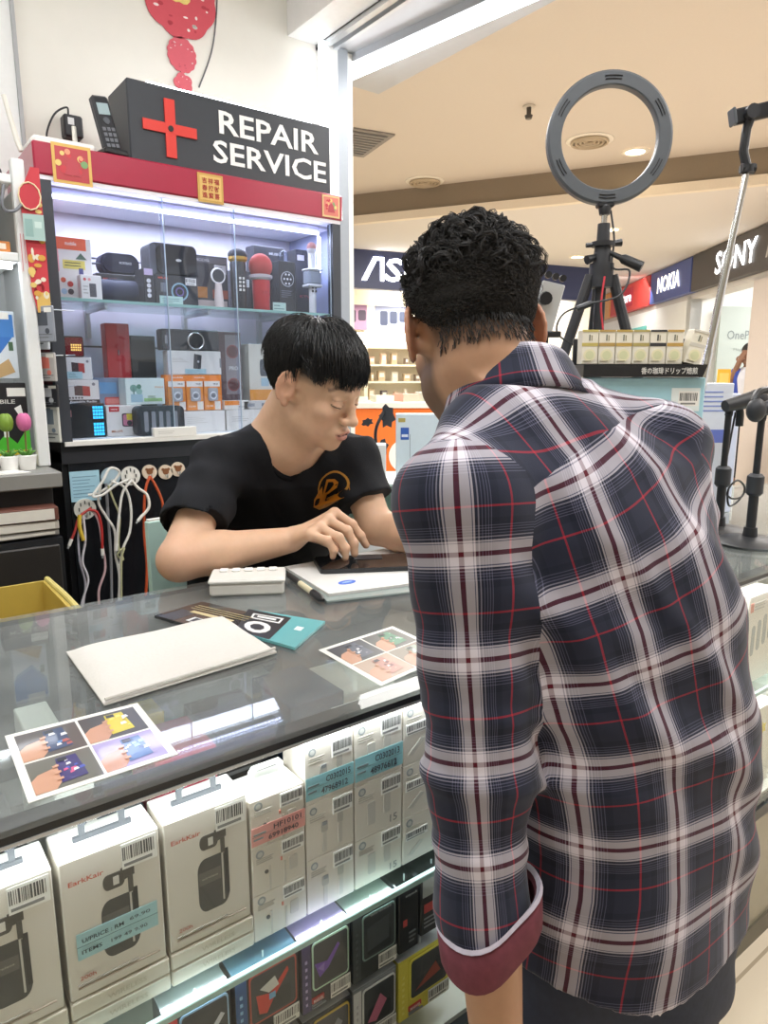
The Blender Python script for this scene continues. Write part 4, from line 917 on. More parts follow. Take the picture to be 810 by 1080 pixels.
pack('speaker_box', 'dark carton with a round lens picture and pale green slip on the upper shelf', 'box', X, Z, 2.18, .10, '#33353b', [('t', .18, .90, .07, 'MR-S8', '#e05a48', .22), ('r', .56, .48, .20, '#8db4c6', '#22242c', .82), ('r', .56, .48, .10, '#6a5a9c', '#1a1b24', .7), ('p', .12, .25, .45, .75, '#70747c')], {'price_slip': [('p', .08, .62, .02, .32, '#b9dcd3'), ('l', .14, .56, .08, .26, '#6f8f8c', 3)], 'barcode_label': [('b', .70, .96, .72, .96)]}, 'boxes on the upper glass shelf')
hb = Z[1]-Z[0]
X, Z = PX(158, 208, 250, 286, 2.2); w, h = X[1]-X[0], .096; t = thing('party_speaker', 'big dark rounded speaker standing on the lens carton', 'speaker', ((X[0]+X[1])/2, 2.2, Z1+hb+.0005), 0, 'speakers on the upper glass shelf')
b = MB(); b.prism(rr(-w/2, w/2, 0, h, .018), .006, .085, mat('#34373f', .6)); b.prism(rr(-w/2, -w/2+.02, .004, h-.004, .008), .003, .006, mat('#5a5e6a', .4)); b.build('body', t)
b = MB(); b.prism(rr(-w/2+.02, w/2-.006, .006, h-.006, .02), -.004, .006, mat('#26282d', .85, bump=.5, scale=800)); b.build('grille', t); b = MB(); b.disc((.012, -.004, h*.5), .009, G('#d8d8d4'), .001, 16, .004); b.build('badge', t)
X, Z = PX(205, 243, 260, 318, 2.22, Z1)
pack('microphone_box', 'dark carton with an orange band behind the white ring-head microphone', 'box', X, Z, 2.24, .07, '#4b4a50', [('p', .02, .98, .86, .97, '#6d6c74'), ('t', .3, .91, .05, 'MODEL', '#c9c7cc', .4), ('p', .05, .40, .22, .42, '#c98848'), ('p', .55, .98, .22, .38, '#b0604c'), ('p', .05, .95, .04, .18, '#c7b8b4'), ('p', .62, .95, .68, .84, '#d9d9da'), ('l', .66, .9, .7, .82, '#8d8d92', 3)], None, 'boxes on the upper glass shelf')
def mic(nm, lab, xc, Y, zt, col, hcol, R, rh, body_r, accents):
    t = thing(nm, lab, 'microphone', (xc, Y, Z1), 0, 'karaoke microphones on the upper glass shelf'); H = zt-Z1
    b = MB(); hz = H-2*rh*R; b.lathe([(0, 0), (body_r*.9, 0), (body_r, .004), (body_r*1.08, hz-.012), (R*.75, hz+.002), (0, hz+.003)], (0, 0, 0), mat(col, .35, coat=.3), 24); b.build('handle', t, True)
    b = MB(); b.sph((0, 0, hz+rh*R), (R, R, R*rh), mat(hcol, .7, bump=.5, scale=700), 24, 14); b.build('head', t, True)
    b = MB(); b.lathe([(R*.80, hz-.003), (R*.98, hz+.004), (R*.98, hz+.012), (R*.80, hz+.014)], (0, 0, 0), mat(accents[0], .3, .3), 24); b.build('collar', t, True)
    b = MB(); n = accents[2]
    for i in range(n):
        for j in (-1, 1): b.box(j*.006-.003, j*.006+.003, -body_r*1.1-.001, -body_r*.9, .3*H+i*.012, .3*H+i*.012+.007, mat(accents[1], .4))
    b.build('buttons', t); return t
X, Z = PX(222, 241, 273, 320, 2.15, Z1); t = thing('ring_microphone', 'white microphone with a flat ring-shaped head on the upper shelf', 'microphone', ((X[0]+X[1])/2, 2.16, Z1), 0, 'karaoke microphones on the upper glass shelf')
b = MB(); b.lathe([(0, 0), (.016, 0), (.014, .03), (.010, .075), (0, .078)], (0, 0, 0), mat('#dccfc8', .35), 18); b.build('handle', t, True)
b = MB(); b.ring((0, 0, .098), .0215, .0032, mat('#f6f4f2', .3), 32, 8); b.build('ring', t, True); b = MB(); b.cyl((0, -.004, .098), (0, .010, .098), .0195, mat('#35363c', .7, bump=.4, scale=700), n=28); b.build('head', t)
mic('microphone', 'black karaoke microphone with a gold band, left of the red one', at(253, 300, Y=2.17)[0], 2.18, at(253, 262, Y=2.17)[2], '#2d2e33', '#33343c', .031, .62, .024, ('#c9a24e', '#e8e6e0', 4))
mic('microphone', 'big-headed red karaoke microphone on the upper shelf', at(276, 300, Y=2.16)[0], 2.165, at(276, 270, Y=2.16)[2]+.008, '#c4242c', '#b8443f', .0385, 1.05, .027, ('#cfc4c4', '#b01e28', 1))
mic('microphone', 'white-bodied karaoke microphone with grey square speaker and pinkish ball, right end of the upper shelf', at(331, 300, Y=2.15)[0], 2.16, at(331, 255, Y=2.15)[2], '#e6e8ea', '#c98f8a', .0165, 1.05, .0125, ('#d9dade', '#2a2c30', 5))
t = bpy.data.objects['microphone.002']; b = MB(); b.rbox(-.026, .026, -.022, .022, .096, .142, mat('#8d97a6', .7, bump=.4, scale=700), .006); b.build('speaker_block', t); b = MB(); b.rbox(-.028, .028, -.024, .024, .087, .097, mat('#d5d9dc', .3), .003); b.rbox(-.028, .028, -.024, .024, .141, .148, mat('#d5d9dc', .3), .003); b.build('frame', t)
for (xl, xr, yt, yb, Y, lab, L) in ((247, 272, 254, 300, 2.30, 'dark carton with a white label behind the red microphone, beside the orange-banded carton', [('p', .3, .6, .62, .80, '#c7d3d6'), ('l', .33, .58, .64, .78, '#70808a', 3)]), (268, 300, 250, 322, 2.28, 'tall dark carton with grey lettering rising behind the red microphone', [('t', .7, .90, .04, 'MUSIC', '#c9cdd6', .4), ('p', .1, .35, .70, .84, '#7d8a96')]), (312, 330, 252, 322, 2.26, 'dark carton behind the white-bodied microphone', [('p', .1, .5, .84, .92, '#e3dfe6'), ('t', .5, .30, .04, 'KTV', '#a04a58', .6)])):
    X, Z = PX(xl, xr, yt, yb, Y, Z1); pack('microphone_box', lab, 'box', X, Z, Y, .06, '#32353f', L, None, 'boxes on the upper glass shelf')
X, Z = PX(296, 313, 255, 323, 2.19, Z1)
def dome(b, w, h, d): b.sph((0, d*.5, h+.012), (.019, .018, .026), glass('#dfe6ee', 1.4), 18, 10)
pack('microphone_box', 'black carton with a white wheel emblem and clear dome on top, on the upper shelf', 'box', X, (Z1, Z[1]-.038), 2.20, .05, '#24262e', [('r', .5, .66, .40, '#c9ced8', '#2a2c36', .92)]+[('d', .5+.2*cos(k*pi/3), .66+.062*sin(k*pi/3)*1.6, .055, '#d9dce2') for k in range(6)]+[('d', .5, .66, .06, '#e4e4ea'), ('l', .1, .8, .3, .45, '#6c7080', 4)], {'clear_dome': dome, 'price_slip': [('p', -.45, .35, .02, .20, '#b9d8cc'), ('l', -.38, .28, .05, .17, '#7d9a92', 2)]}, 'boxes on the upper glass shelf')

# ---------------------------------------------------------------- lower shelf
Z0 = 1.1555; GL_ = 'boxes on the lower shelf'
X, Z = PX(70, 110, 424, 460, 2.17, Z0)
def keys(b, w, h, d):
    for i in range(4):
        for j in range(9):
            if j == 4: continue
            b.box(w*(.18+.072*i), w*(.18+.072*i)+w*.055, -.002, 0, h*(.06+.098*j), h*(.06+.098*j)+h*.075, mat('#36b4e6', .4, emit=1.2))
pack('keypad_phone_box', 'black carton with glowing blue keys on its front, bottom left of the lower shelf', 'box', X, Z, 2.16, .085, '#1b1c20', [('p', .15, .47, .02, .98, '#101114'), ('p', .03, .12, .62, .82, '#b07a78')], {'blue_keys': keys}, GL_)
ha = Z[1]-Z0
R3 = lambda c: [('o', [(.25, .35), (.72, .30), (.72, .72), (.25, .78)], '#4a3a3c'), ('o', [(.50, .32), (.72, .30), (.72, .72), (.50, .75)], c), ('d', .84, .82, .05, '#8a8a90')]
X, Z = PX(70, 105, 399, 424, 2.16); h2 = Z[1]-Z[0]; pack('radio_box', 'white carton with a red radio picture and black bottom edge, on the blue-key carton', 'box', X, (Z0+ha+.0006, Z0+ha+h2), 2.165, .08, '#e9e7e2', R3('#b0403c')+[('p', 0, 1, 0, .16, '#26262a'), ('t', .5, .08, .09, 'Portable Radio', '#e8e8e8', .8)]+[('d', .1+.09*k, .24, .03, '#55565a') for k in range(5)], None, GL_)
X, Z = PX(69, 98, 375, 399, 2.16); h3 = Z[1]-Z[0]; pack('radio_box', 'white carton with red radio picture and pale blue slip, under the small red radio', 'box', X, (Z0+ha+h2+.0008, Z0+ha+h2+h3), 2.17, .075, '#eceae6', R3('#b8443f'), {'price_slip': [('p', .06, .62, .04, .36, '#b6dbe2'), ('l', .12, .55, .08, .3, '#7fa3ac', 3)]}, GL_)
X, Z = PX(68, 89, 353, 375, 2.17); h4 = Z[1]-Z[0]; t = thing('pocket_radio', 'small dark red pocket radio with lit amber keys on top of the radio cartons', 'radio', ((X[0]+X[1])/2, 2.18, Z0+ha+h2+h3+.001), 0, None); w = X[1]-X[0]
b = MB(); b.prism(rr(-w/2, w/2, 0, h4, .006), 0, .025, mat('#3c0d12', .3)); b.build('body', t); b = MB(); b.prism(rr(-w/2+.004, w/2-.003, .004, h4-.004, .004), -.001, 0, mat('#7c1018', .25)); b.build('front_plate', t); b = MB()
for i in range(5):
    for j in range(3): b.box(-w*.15+i*w*.11, -w*.15+i*w*.11+w*.07, -.003, -.001, h4*.3+j*h4*.12, h4*.3+j*h4*.12+h4*.08, mat('#f0c86a', .4, emit=.8))
b.build('keys', t)
X, Z = PX(112, 150, 427, 459, 2.17, Z0)
pack('radio_box', 'white carton with a red tag and pink radio picture, bottom of the lower shelf', 'box', X, Z, 2.165, .08, '#ece8e0', [('p', .08, .36, .80, .97, '#c8383a'), ('t', .22, .88, .06, 'retro', '#ffe0d8', .18), ('o', rr(.42, .98, .30, .74, .06), '#4a3a44'), ('o', rr(.45, .98, .34, .70, .05), '#d88aa4'), ('p', .55, .98, .52, .72, '#e6d24c'), ('r', .62, .42, .07, '#2a2a2e', '#4a4a50'), ('t', .26, .16, .07, 'MS-275', '#c07038', .3)], None, GL_)
hr = Z[1]-Z0
X, Z = PX(104, 134, 398, 427, 2.20); pack('bluetooth_box', 'blue-grey carton with a red gadget picture standing behind the pink radio carton', 'box', X, (Z0, Z0+hr+Z[1]-Z[0]), 2.248, .05, '#7d8ea8', [('p', .2, .8, .72, .92, '#6aa0cc'), ('o', rr(.35, .98, .52, .66, .04), '#d8544e'), ('o', rr(.40, .93, .545, .635, .03), '#e98a80')], None, GL_)
X, Z = PX(131, 172, 400, 428, 2.19); pack('fan_box', 'pale mint carton with a tree picture lying on the pink radio carton', 'box', (X[0], X[1]), (Z0+hr+.0006, Z0+hr+Z[1]-Z[0]), 2.175, .07, '#dfeee8', [('d', .2, .62, .09, '#7fa898'), ('p', .185, .215, .3, .62, '#6a8a80'), ('d', .34, .5, .08, '#9ac0b4'), ('d', .34, .68, .06, '#5a8a70'), ('p', .12, .42, .1, .4, '#a8c8d4'), ('p', .45, .92, .12, .24, '#a4d08a'), ('t', .85, .66, .06, 'FAN', '#e0a060', .2), ('l', .55, .9, .13, .35, '#6f9a5c', 3)], None, GL_)
X, Z = PX(113, 138, 341, 399, 2.30); pack('tower_speaker', 'tall red slab speaker leaning at the back of the lower shelf', 'speaker', X, Z, 2.305, .05, '#c11f2b', [('o', [(.46, .42), (.54, .42), (.54, .52), (.46, .52)], '#5a0e14'), ('p', .49, .51, .43, .51, '#d8b0b0')], {'stand': lambda b, w, h, d: b.box(-w*.45, w*.45, .004, d-.004, Z0-Z[0]+.0005, 0, mat('#3a3c40', .6))}, None, 0, .002, 'body')
X, Z = PX(139, 165, 354, 399, 2.30); pack('tower_speaker', 'black slab speaker beside the tall red slab speaker', 'speaker', X, Z, 2.305, .05, '#2b2d31', [('p', .06, .94, .90, .98, '#4e5458'), ('p', .94, .98, .1, .9, '#3e4044')], {'stand': lambda b, w, h, d: b.box(-w*.45, w*.45, .004, d-.004, Z0-Z[0]+.0005, 0, mat('#3a3c40', .6))}, None, 0, .002, 'body')
X, Z = PX(144, 194, 427, 458, 2.12, Z0); w, h = X[1]-X[0], Z[1]-Z0; t = thing('ribbed_speaker', 'dark charcoal speaker with pale vertical ribs at the front of the lower shelf', 'speaker', ((X[0]+X[1])/2, 2.115, Z0))
b = MB(); b.prism(rr(-w/2, w/2, 0, h, .016), 0, .045, mat('#2e3034', .5)); b.build('body', t)
for k in range(5): b = MB(); u = -w*.36+k*w*.155; b.prism(rr(u, u+w*.085, h*.14, h*.82, .004), -.003, 0, mat('#8e9096', .5)); b.build('rib_grille', t)
X, Z = PX(162, 207, 449, 460, 2.09); pack('flat_box', 'low white box lying in front of the ribbed speaker', 'box', X, (1.1525, 1.1525+.0275), 2.087, .025, '#eceae4', [('l', .1, .5, .3, .7, '#c8c6c0', 2)], None, GL_)
X, Z = PX(193, 238, 430, 452, 2.17, Z0); pack('cable_box', 'plain white carton under the orange blister packs', 'box', X, Z, 2.175, .09, '#e6e3dc', [('l', .1, .6, .4, .75, '#cfccc4', 4)], None, GL_); hc = Z[1]-Z0
Xo, Zo = PX(178, 238, 392, 430, 2.17); zo = Z0+hc+.001
pack('hanging_tray', 'orange display tray holding three earphone packs on the lower shelf', 'tray', Xo, (zo, zo+Zo[1]-Zo[0]), 2.20, .035, '#ef8b2a', [('t', .22, .93, .05, 'mobile', '#fff0dc', .18), ('t', .6, .93, .05, 'mobile', '#fff0dc', .18)])
ww = (Xo[1]-Xo[0])*.94/3
for k in range(3):
    x0 = Xo[0]+.004+k*ww; pack('earphone_pack', 'orange and white earphone blister, %s of the three in the orange tray' % ('leftmost', 'middle one', 'rightmost')[k], 'pack', (x0, x0+ww*.95), (zo+.0005, zo+(Zo[1]-Zo[0])*.84), 2.188, .010, '#f0953a', [('p', .03, .97, .80, .98, '#f1eee6'), ('t', .7, .89, .05, 'YM-88', '#55565c', .3), ('p', .62, .97, .02, .30, '#ece8de'), ('t', .3, .14, .06, '12.90', '#fff0dc', .4)], {'blister': lambda b, w, h, d: (b.prism(rr(-w*.28, w*.3, h*.32, h*.76, .006), -.006, 0, mat('#a9adb2', .3)), b.ring((0, -.0065, h*.5), w*.19, .0018, mat('#e2e6ea', .3, .5), 20, 6), b.disc((0, -.0065, h*.5), w*.11, mat('#7b8088', .3), .001))}, 'three orange earphone packs')
X, Z = PX(177, 233, 367, 392, 2.20); zt = zo+Zo[1]-Zo[0]+.001
pack('phone_box', 'long white carton with a small phone picture and pale blue slip above the orange tray', 'box', X, (zt, zt+Z[1]-Z[0]), 2.20, .045, '#e4e3de', [('o', [(.46, .26), (.60, .22), (.63, .82), (.49, .88)], '#34363c'), ('l', .08, .38, .5, .7, '#c4c2bc', 3), ('d', .56, .55, .02, '#c0c4c8'), ('o', [(.97, .3), (1, .3), (1, .7), (.97, .7)], '#8a8c90')], {'price_slip': [('p', .30, .70, .03, .24, '#aed2da'), ('l', .34, .64, .06, .2, '#7fa3ac', 2)]}, GL_); zt2 = zt+Z[1]-Z[0]
X, Z = PX(170, 231, 345, 367, 2.20); w, h = X[1]-X[0], Z[1]-Z[0]; t = thing('sound_bar', 'short black sound bar with a silver ring on its front, top of its pile', 'speaker', ((X[0]+X[1])/2, 2.20, zt2+.001))
b = MB(); b.rbox(-w/2, w/2, 0, .045, 0, h, mat('#2f3136', .5), .004); b.box(-w*.44, -w*.40, -.0008, 0, h*.3, h*.7, mat('#8a8c92', .4)); b.build('body', t); b = MB(); b.ring((w*.08, -.001, h*.46), h*.40, .003, mat('#d5d8da', .25, .8), 32, 8); b.build('silver_ring', t, True); b = MB(); b.disc((w*.08, -.0003, h*.46), h*.37, mat('#26272b', .8), .002, 28); b.build('cone', t)
X, Z = PX(232, 256, 350, 418, 2.25); Z = (Z0, Z[1]); w = X[1]-X[0]
pack('speaker_box', 'tall brown-red carton with two round speaker pictures', 'box', X, Z, 2.26, .07, '#5a4448', [('p', .30, .95, .36, .97, '#8c8488'), ('r', .62, .80, .27, '#8a4a48', '#5e3436', .8), ('r', .62, .46, .27, '#8a4a48', '#5e3436', .8), ('t', .64, .63, .04, 'PRO', '#d8d8d8', .4), ('p', .1, .9, .02, .26, '#6a4c50')], None, GL_)
X, Z = PX(264, 291, 363, 411, 2.24); Z = (Z0, Z[1])
pack('watch_box', 'white and orange carton with a dark watch picture, half behind the young man\'s head', 'box', X, Z, 2.25, .06, '#ded9cc', [('p', 0, 1, 0, .46, '#e59a3c'), ('o', rr(.42, .78, .62, .82, .05), '#3c4450'), ('r', .6, .72, .12, '#5c6470', '#2c3038'), ('p', .45, .75, .50, .6, '#a8c4d0')], None, GL_)
X, Z = PX(236, 262, 416, 430, 2.19); pack('cable_box', 'low orange and white carton right of the orange tray', 'box', X, (Z0+hc+.001, Z0+hc+.03), 2.185, .05, '#e8e4da', [('p', 0, .6, .5, 1, '#ef8b2a'), ('t', .7, .3, .2, 'YM-20', '#6a6a6a', .3)], None, GL_)
X, Z = PX(239, 292, 430, 452, 2.18, Z0); pack('cable_box', 'white carton at the right of the lower shelf, behind the black T-shirt', 'box', X, (Z0, Z0+hc), 2.18, .07, '#dcd9d2', [('l', .1, .5, .4, .7, '#b7b4ae', 3)], None, GL_)
X, Z = PX(252, 292, 416, 430, 2.2); pack('cable_box', 'grey-white carton lying under the white and orange watch carton picture, beside the young man\'s collar', 'box', (X[0]+.01, X[1]), (Z0+hc+.001, Z0+hc+.028), 2.185, .05, '#c9c7c2', [('p', .1, .3, .3, .7, '#8f9298'), ('p', .5, .7, .3, .7, '#74787e')], None, GL_)
# ---------------------------------------------------------------- on top of the cabinet
t = thing('wifi_router', 'flat white router with two antennas on top of the red band, by the cordless phone', 'router', (.545, 2.21, 1.925)); b = MB(); b.rbox(-.088, .080, -.075, .06, .002, .030, mat('#ecebe6', .4), .010); b.build('body', t, True, None)
for (x, dx, hh) in ((-.09, -.03, .15), (.055, .0, .105)): b = MB(); b.tube([(x, .045, .012), (x+dx*.2, .05, .035), (x+dx, .055, hh)], [.007, .0075, .006], mat('#e6e2d8', .45), 10); b.build('antenna', t, True)
b = MB(); b.tube(spline([(.06, .05, .02), (.085, .03, .03), (.095, -.02, .012), (.075, -.06, .004)], 6), .002, mat('#26262a', .5), 6); b.build('cable', t, True)
P = at(74, 138, Y=2.498); t = thing('power_adapter', 'black plug-in power adapter on the cream wall above the router', 'adapter', (P[0], 2.498, P[2]-.03)); b = MB(); b.rbox(-.028, .028, -.045, .0, 0, .065, mat('#2a2a2e', .45), .005); b.panel(-.016, .002, .035, .055, -.045, G('#d8d8d8')); b.build('body', t); b = MB(); b.tube(spline([(-.01, -.03, .065), (-.014, -.035, .085), (-.05, -.03, .06), (-.075, -.02, .0), (-.07, -.03, -.05)], 6), .003, mat('#202024', .5), 6); b.build('cable', t, True)
t = thing('cordless_phone', 'black cordless phone handset standing beside the sign board', 'phone', (.662, 2.125, 1.925), radians(8)); b = MB(); b.frame((0, 0, .012), (.985, 0, .14), (.02, .97, -.17), (-.14, .17, .97), lambda s: (s.rbox(-.024, .024, -.012, .014, 0, .150, mat('#24262b', .4), .006), s.box(-.016, .016, -.0135, -.012, .098, .128, mat('#9db0b4', .3)), s.disc((0, -.012, .082), .009, G('#55585e'), .002), [s.box(-.017+i*.013, -.008+i*.013, -.0135, -.012, .012+j*.0145, .021+j*.0145, mat('#6a6d74', .4)) for i in range(3) for j in range(4)])); b.build('handset', t); b = MB(); b.rbox(-.035, .035, -.03, .035, 0, .02, mat('#1c1d20', .4), .006); b.build('charging_base', t)
# ---------------------------------------------------------------- new-year decorations
gold, red_, red2 = '#d9b25e', '#c93a44', '#a82430'
def sticker(nm, lab, px, py, s, Y, base, fr, glyph, rz=0):
    P = at(px, py, Y=Y); t = thing(nm, lab, 'decoration', (P[0], Y, P[2]), 0, 'square festive stickers on the red band'); h = s/2; b = MB(); b.box(-h, h, -.0012, 0, -h, h, mat(fr, .4)); b.box(-h*.84, h*.84, -.0018, 0, -h*.84, h*.84, mat(base, .4)); b.build('paper', t)
    b = MB(); r2 = random.Random(px)
    if glyph: 
        for j in range(3):
            for i in range(3): b.text('吉祥福春招財進寶喜'[i+3*j], (-h*.48+i*h*.48, -.0022, h*.5-j*h*.5), h*.40, mat('#a8342c', .5), True)
    else:
        for k in range(14):
            a = r2.random()*2*pi; q = h*(.30+.50*r2.random()); b.disc((q*cos(a)*.9, -.0020-.00005*k, q*sin(a)*.9), h*(.10+.10*r2.random()), G(('#e6c878', '#c93a44', '#e89a7a', '#7aa06a')[k % 4]), .0003, 12)
        b.prism([(-h*.4, -h*.55), (h*.4, -h*.55), (h*.25, h*.1), (0, h*.3), (-h*.25, h*.1)], -.0030, -.0022, G('#b8404c'))
    b.build('print', t)
sticker('festive_sticker', 'red and gold flower sticker on the left end of the red band, below the router', 76, 174, .098, 2.084, '#b84048', gold, False)
sticker('festive_sticker', 'gold square sticker with red characters in the middle of the red band', 222, 199, .080, 2.084, '#dcb668', '#c9a052', True)
sticker('festive_sticker', 'small red and cream picture sticker at the right end of the red band', 349, 218, .068, 2.084, '#d87a6a', '#e0c088', False)
P = at(189, 2, Y=2.496); t = thing('paper_cut_hanging', 'red paper-cut New Year hanging of three pieces, biggest on top, on the cream wall', 'decoration', (P[0], 2.498, P[2]))
def cut_paper(nm, z, rx, rz_, lobes, amp, cols):
    b = MB(); n = 60; P = [((rx*(1+amp*abs(sin(lobes*pi*i/n))))*cos(2*pi*i/n), z+(rz_*(1+amp*abs(sin(lobes*pi*i/n))))*sin(2*pi*i/n)) for i in range(n)]; b.add([(0, -.004, z)]+[(x, -.004, zz) for x, zz in P]+[(x, -.001, zz) for x, zz in P], [(0, i+1, (i+1) % n+1) for i in range(n)]+[(i+1, i+1+n, (i+1) % n+1+n, (i+1) % n+1) for i in range(n)], mat(cols[0], .6)); r2 = random.Random(int(rx*1e4))
    for k in range(int(26*min(1, rx/.06))):
        a = r2.random()*2*pi; q = .55+.38*r2.random(); b.disc((rx*q*cos(a), -.004, z+rz_*q*sin(a)), rx*(.03+.05*r2.random()), mat(cols[1 if k % 2 else 2], .6), .0006, 8, rx*(.02+.03*r2.random()))
    if len(cols) > 3:
        for k in range(6): b.disc((rx*.22*cos(k*pi/3), -.005, z+rz_*.1+rx*.22*sin(k*pi/3)), rx*.20, mat(cols[3], .5), .001+.0002*k, 12)
        b.disc((0, -.0068, z+rz_*.1), rx*.14, mat('#b98a3c', .5), .001, 12)
    b.build(nm, t)
cut_paper('upper_piece', .03, .125, .135, 9, .06, ('#d0525e', '#efe0dc', '#b83a48', '#e3cf7a')); cut_paper('middle_piece', -.160, .048, .052, 14, .08, ('#d4606c', '#eedcd8', '#b84450')); cut_paper('lower_piece', -.247, .028, .027, 5, .22, ('#d4606c', '#eedcd8', '#b84450'))
b = MB(); b.box(-.001, .001, -.003, -.002, -.225, -.09, mat('#b03a44', .6)); b.build('thread', t)
b = MB(); b.tube(spline([at(229, -20, Y=2.497), at(228, 18, Y=2.497), at(223, 55, Y=2.497), at(210, 92, Y=2.497)], 8), .0025, mat('#6a6a6c', .6), 6); tag(b.build('wall_cable', None, True), 'thin grey cable running down the cream wall to the sign light', 'cable')
# red paper strip down the left flank of the cabinet, with a banknote-like slip
A_, B_ = at(20, 215, Y=2.02), at(53, 330, Y=2.02); w, h = B_[0]-A_[0], .30; t = thing('festive_scroll', 'long red paper banner with gold figures hanging at the left front edge of the cabinet', 'decoration', ((A_[0]+B_[0])/2+.004, 2.028, B_[2]), radians(-8)); b = MB(); b.prism([(-w*.30, .05), (-w*.12, 0), (w*.5, 0), (w*.5, h+.05), (w*.1, h+.05), (-w*.5, h-.02)], -.001, .001, mat(red_, .6)); b.panel(-w*.12, w*.5, 0, .05, -.001, mat('#e0b864', .5)); b.build('paper', t)
b = MB(); r2 = random.Random(4)
for k in range(34):
    x, z = r2.uniform(-w*.25, w*.42), r2.uniform(.02, h); b.disc((x, -.0012, z), .003+.006*r2.random(), G(('#e6c878', '#d9a24a', '#e8e0cc', '#8a1420')[k % 4]), .0004+.00005*k, 10, .003+.010*r2.random())
b.build('print', t); b = MB(); b.disc((-.002, -.0035, h-.02), .026, mat('#c23440', .5), .002, 12, .034); b.ring((-.002, -.006, h-.02), .025, .002, mat('#ecd8b0', .5), 12, 6, 'y', 1.3); b.build('medallion', t)
for k in range(3): b = MB(); b.box(-w*.62+.007*k, -w*.60+.007*k, -.001, .001, .10+.02*k, .19, mat('#c93a44', .6)); b.build('tassel', t)
t = thing('paper_slip', 'pale green banknote-like slip pinned on the red banner', 'paper', ((A_[0]+B_[0])/2+.002, 2.018, B_[2]+h-.125), radians(-8)); b = MB(); b.box(-.022, .026, -.001, 0, 0, .062, mat('#a9c4bf', .6)); b.panel(-.018, .0, .008, .05, -.001, G('#8fb0ac')); b.panel(.004, .020, .03, .045, -.001, G('#c9dcd6')); b.build('paper', t)
# hanging packs on the flank
rp = random.Random(8)
for i, (px, py, w, h, c1, c2, lab) in enumerate(((44, 347, .055, .13, '#dfe6ee', '#4a7ac0', 'white and blue hanging pack in the gap left of the cabinet'), (50, 345, .06, .09, '#8d929c', '#3c424c', 'grey picture pack in the gap left of the cabinet'), (52, 390, .06, .075, '#b9b6b4', '#d8786a', 'grey pack with a red label in the gap left of the cabinet'), (54, 420, .065, .06, '#2a2b30', '#d0d2d6', 'black pack with a white price label in the gap left of the cabinet'), (57, 450, .055, .11, '#cfd0c8', '#7d8a94', 'pale patterned pack lowest in the gap left of the cabinet'))):
    P = at(px, py, X=.424+.004*i); t = thing('hanging_pack', lab, 'pack', (P[0], P[1]+.02, P[2]-h*.4), radians(-58), 'packs hung on the cabinet flank')
    b = MB(); b.rbox(-w/2, w/2, -.004, .004, 0, h, mat(c1, .4), .002); prints(b, w, h, [('p', .1, .7, .45, .85, c2), ('d', .65, .3, .12, c2), ('l', .1, .9, .08, .25, '#6a6d72', 2), ('p', .55, .95, .82, .95, '#f0efe8')], -.004); b.build('card', t); b = MB(); b.tube([(0, .004, h-.008), (0, .10, h-.004)], .0015, alu, 6); b.build('peg_hook', t, True)
# ---------------------------------------------------------------- black front below: note, hooks, cables
def flat_front(px0, py0, px1, py1, Y): a, c = at(px0, py0, Y=Y), at(px1, py1, Y=Y); return a[0], c[0], c[2], a[2]
x0, x1, z0, z1 = flat_front(73, 498, 107, 527, 2.094); t = thing('paper_note', 'pale blue written note stuck on the black cabinet front', 'paper', (x0, 2.097, z0)); b = MB(); w, h = x1-x0, z1-z0; b.box(0, w, -.001, 0, 0, h, mat('#a9d3e4', .6)); b.build('sheet', t); b = MB(); [b.panel(w*.08, w*(.6+.3*rp.random()), h*(.14+.11*k), h*(.165+.11*k), -.001, G('#7a9cb4')) for k in range(7)]; b.build('writing', t)
hk = {}
for i, (px, py, r, c, c2, lab) in enumerate(((90, 537, .030, '#e6e4da', '#4a4a46', 'white round cable winder, lowest of the hooks on the black front'), (117, 503, .027, '#a9c0cc', '#8098a4', 'blue-grey round hook behind the white cable knot'), (138, 502, .028, '#eceae2', '#4a4a46', 'white round cable winder above the bundle of white cables'), (158, 498, .022, '#e3d2bc', '#8a5a38', 'cream round hook with a brown figure holding the orange cable'), (175, 498, .022, '#e3d2bc', '#8a5a38', 'cream round hook with a brown figure, second from the young man\'s sleeve'), (188, 495, .022, '#e3d2bc', '#8a5a38', 'cream round hook half hidden by the black sleeve'))):
    P = at(px, py, Y=2.09); hk[i] = P; t = thing('adhesive_hook', lab, 'hook', (P[0], 2.097, P[2]), 0, 'round stick-on hooks'); b = MB(); b.cyl((0, 0, 0), (0, -.006, 0), r, mat(c, .4), n=28); b.build('disc', t)
    b = MB()
    if i in (0, 2): [b.box(r*.55*cos(a)-.0015, r*.55*cos(a)+.0015, -.008, -.006, r*.65*sin(a)-.005, r*.65*sin(a)+.005, mat(c2, .5)) for a in np.linspace(0, 2*pi, 9)[:-1]]; b.build('marks', t)
    elif i > 2: b.disc((0, -.006, .002), r*.45, G(c2), .001, 12); b.disc((-r*.4, -.006, r*.4), r*.2, G(c2), .001, 10); b.disc((r*.4, -.006, r*.4), r*.2, G(c2), .001, 10); b.build('figure', t)
    b = MB(); b.tube(spline([(0, -.006, -r*.4), (0, -.018, -r*.7), (0, -.022, -r*.5), (0, -.022, -r*.2)], 5), .0025, mat('#c9c9c4', .3, .6), 8); b.build('hook', t, True)
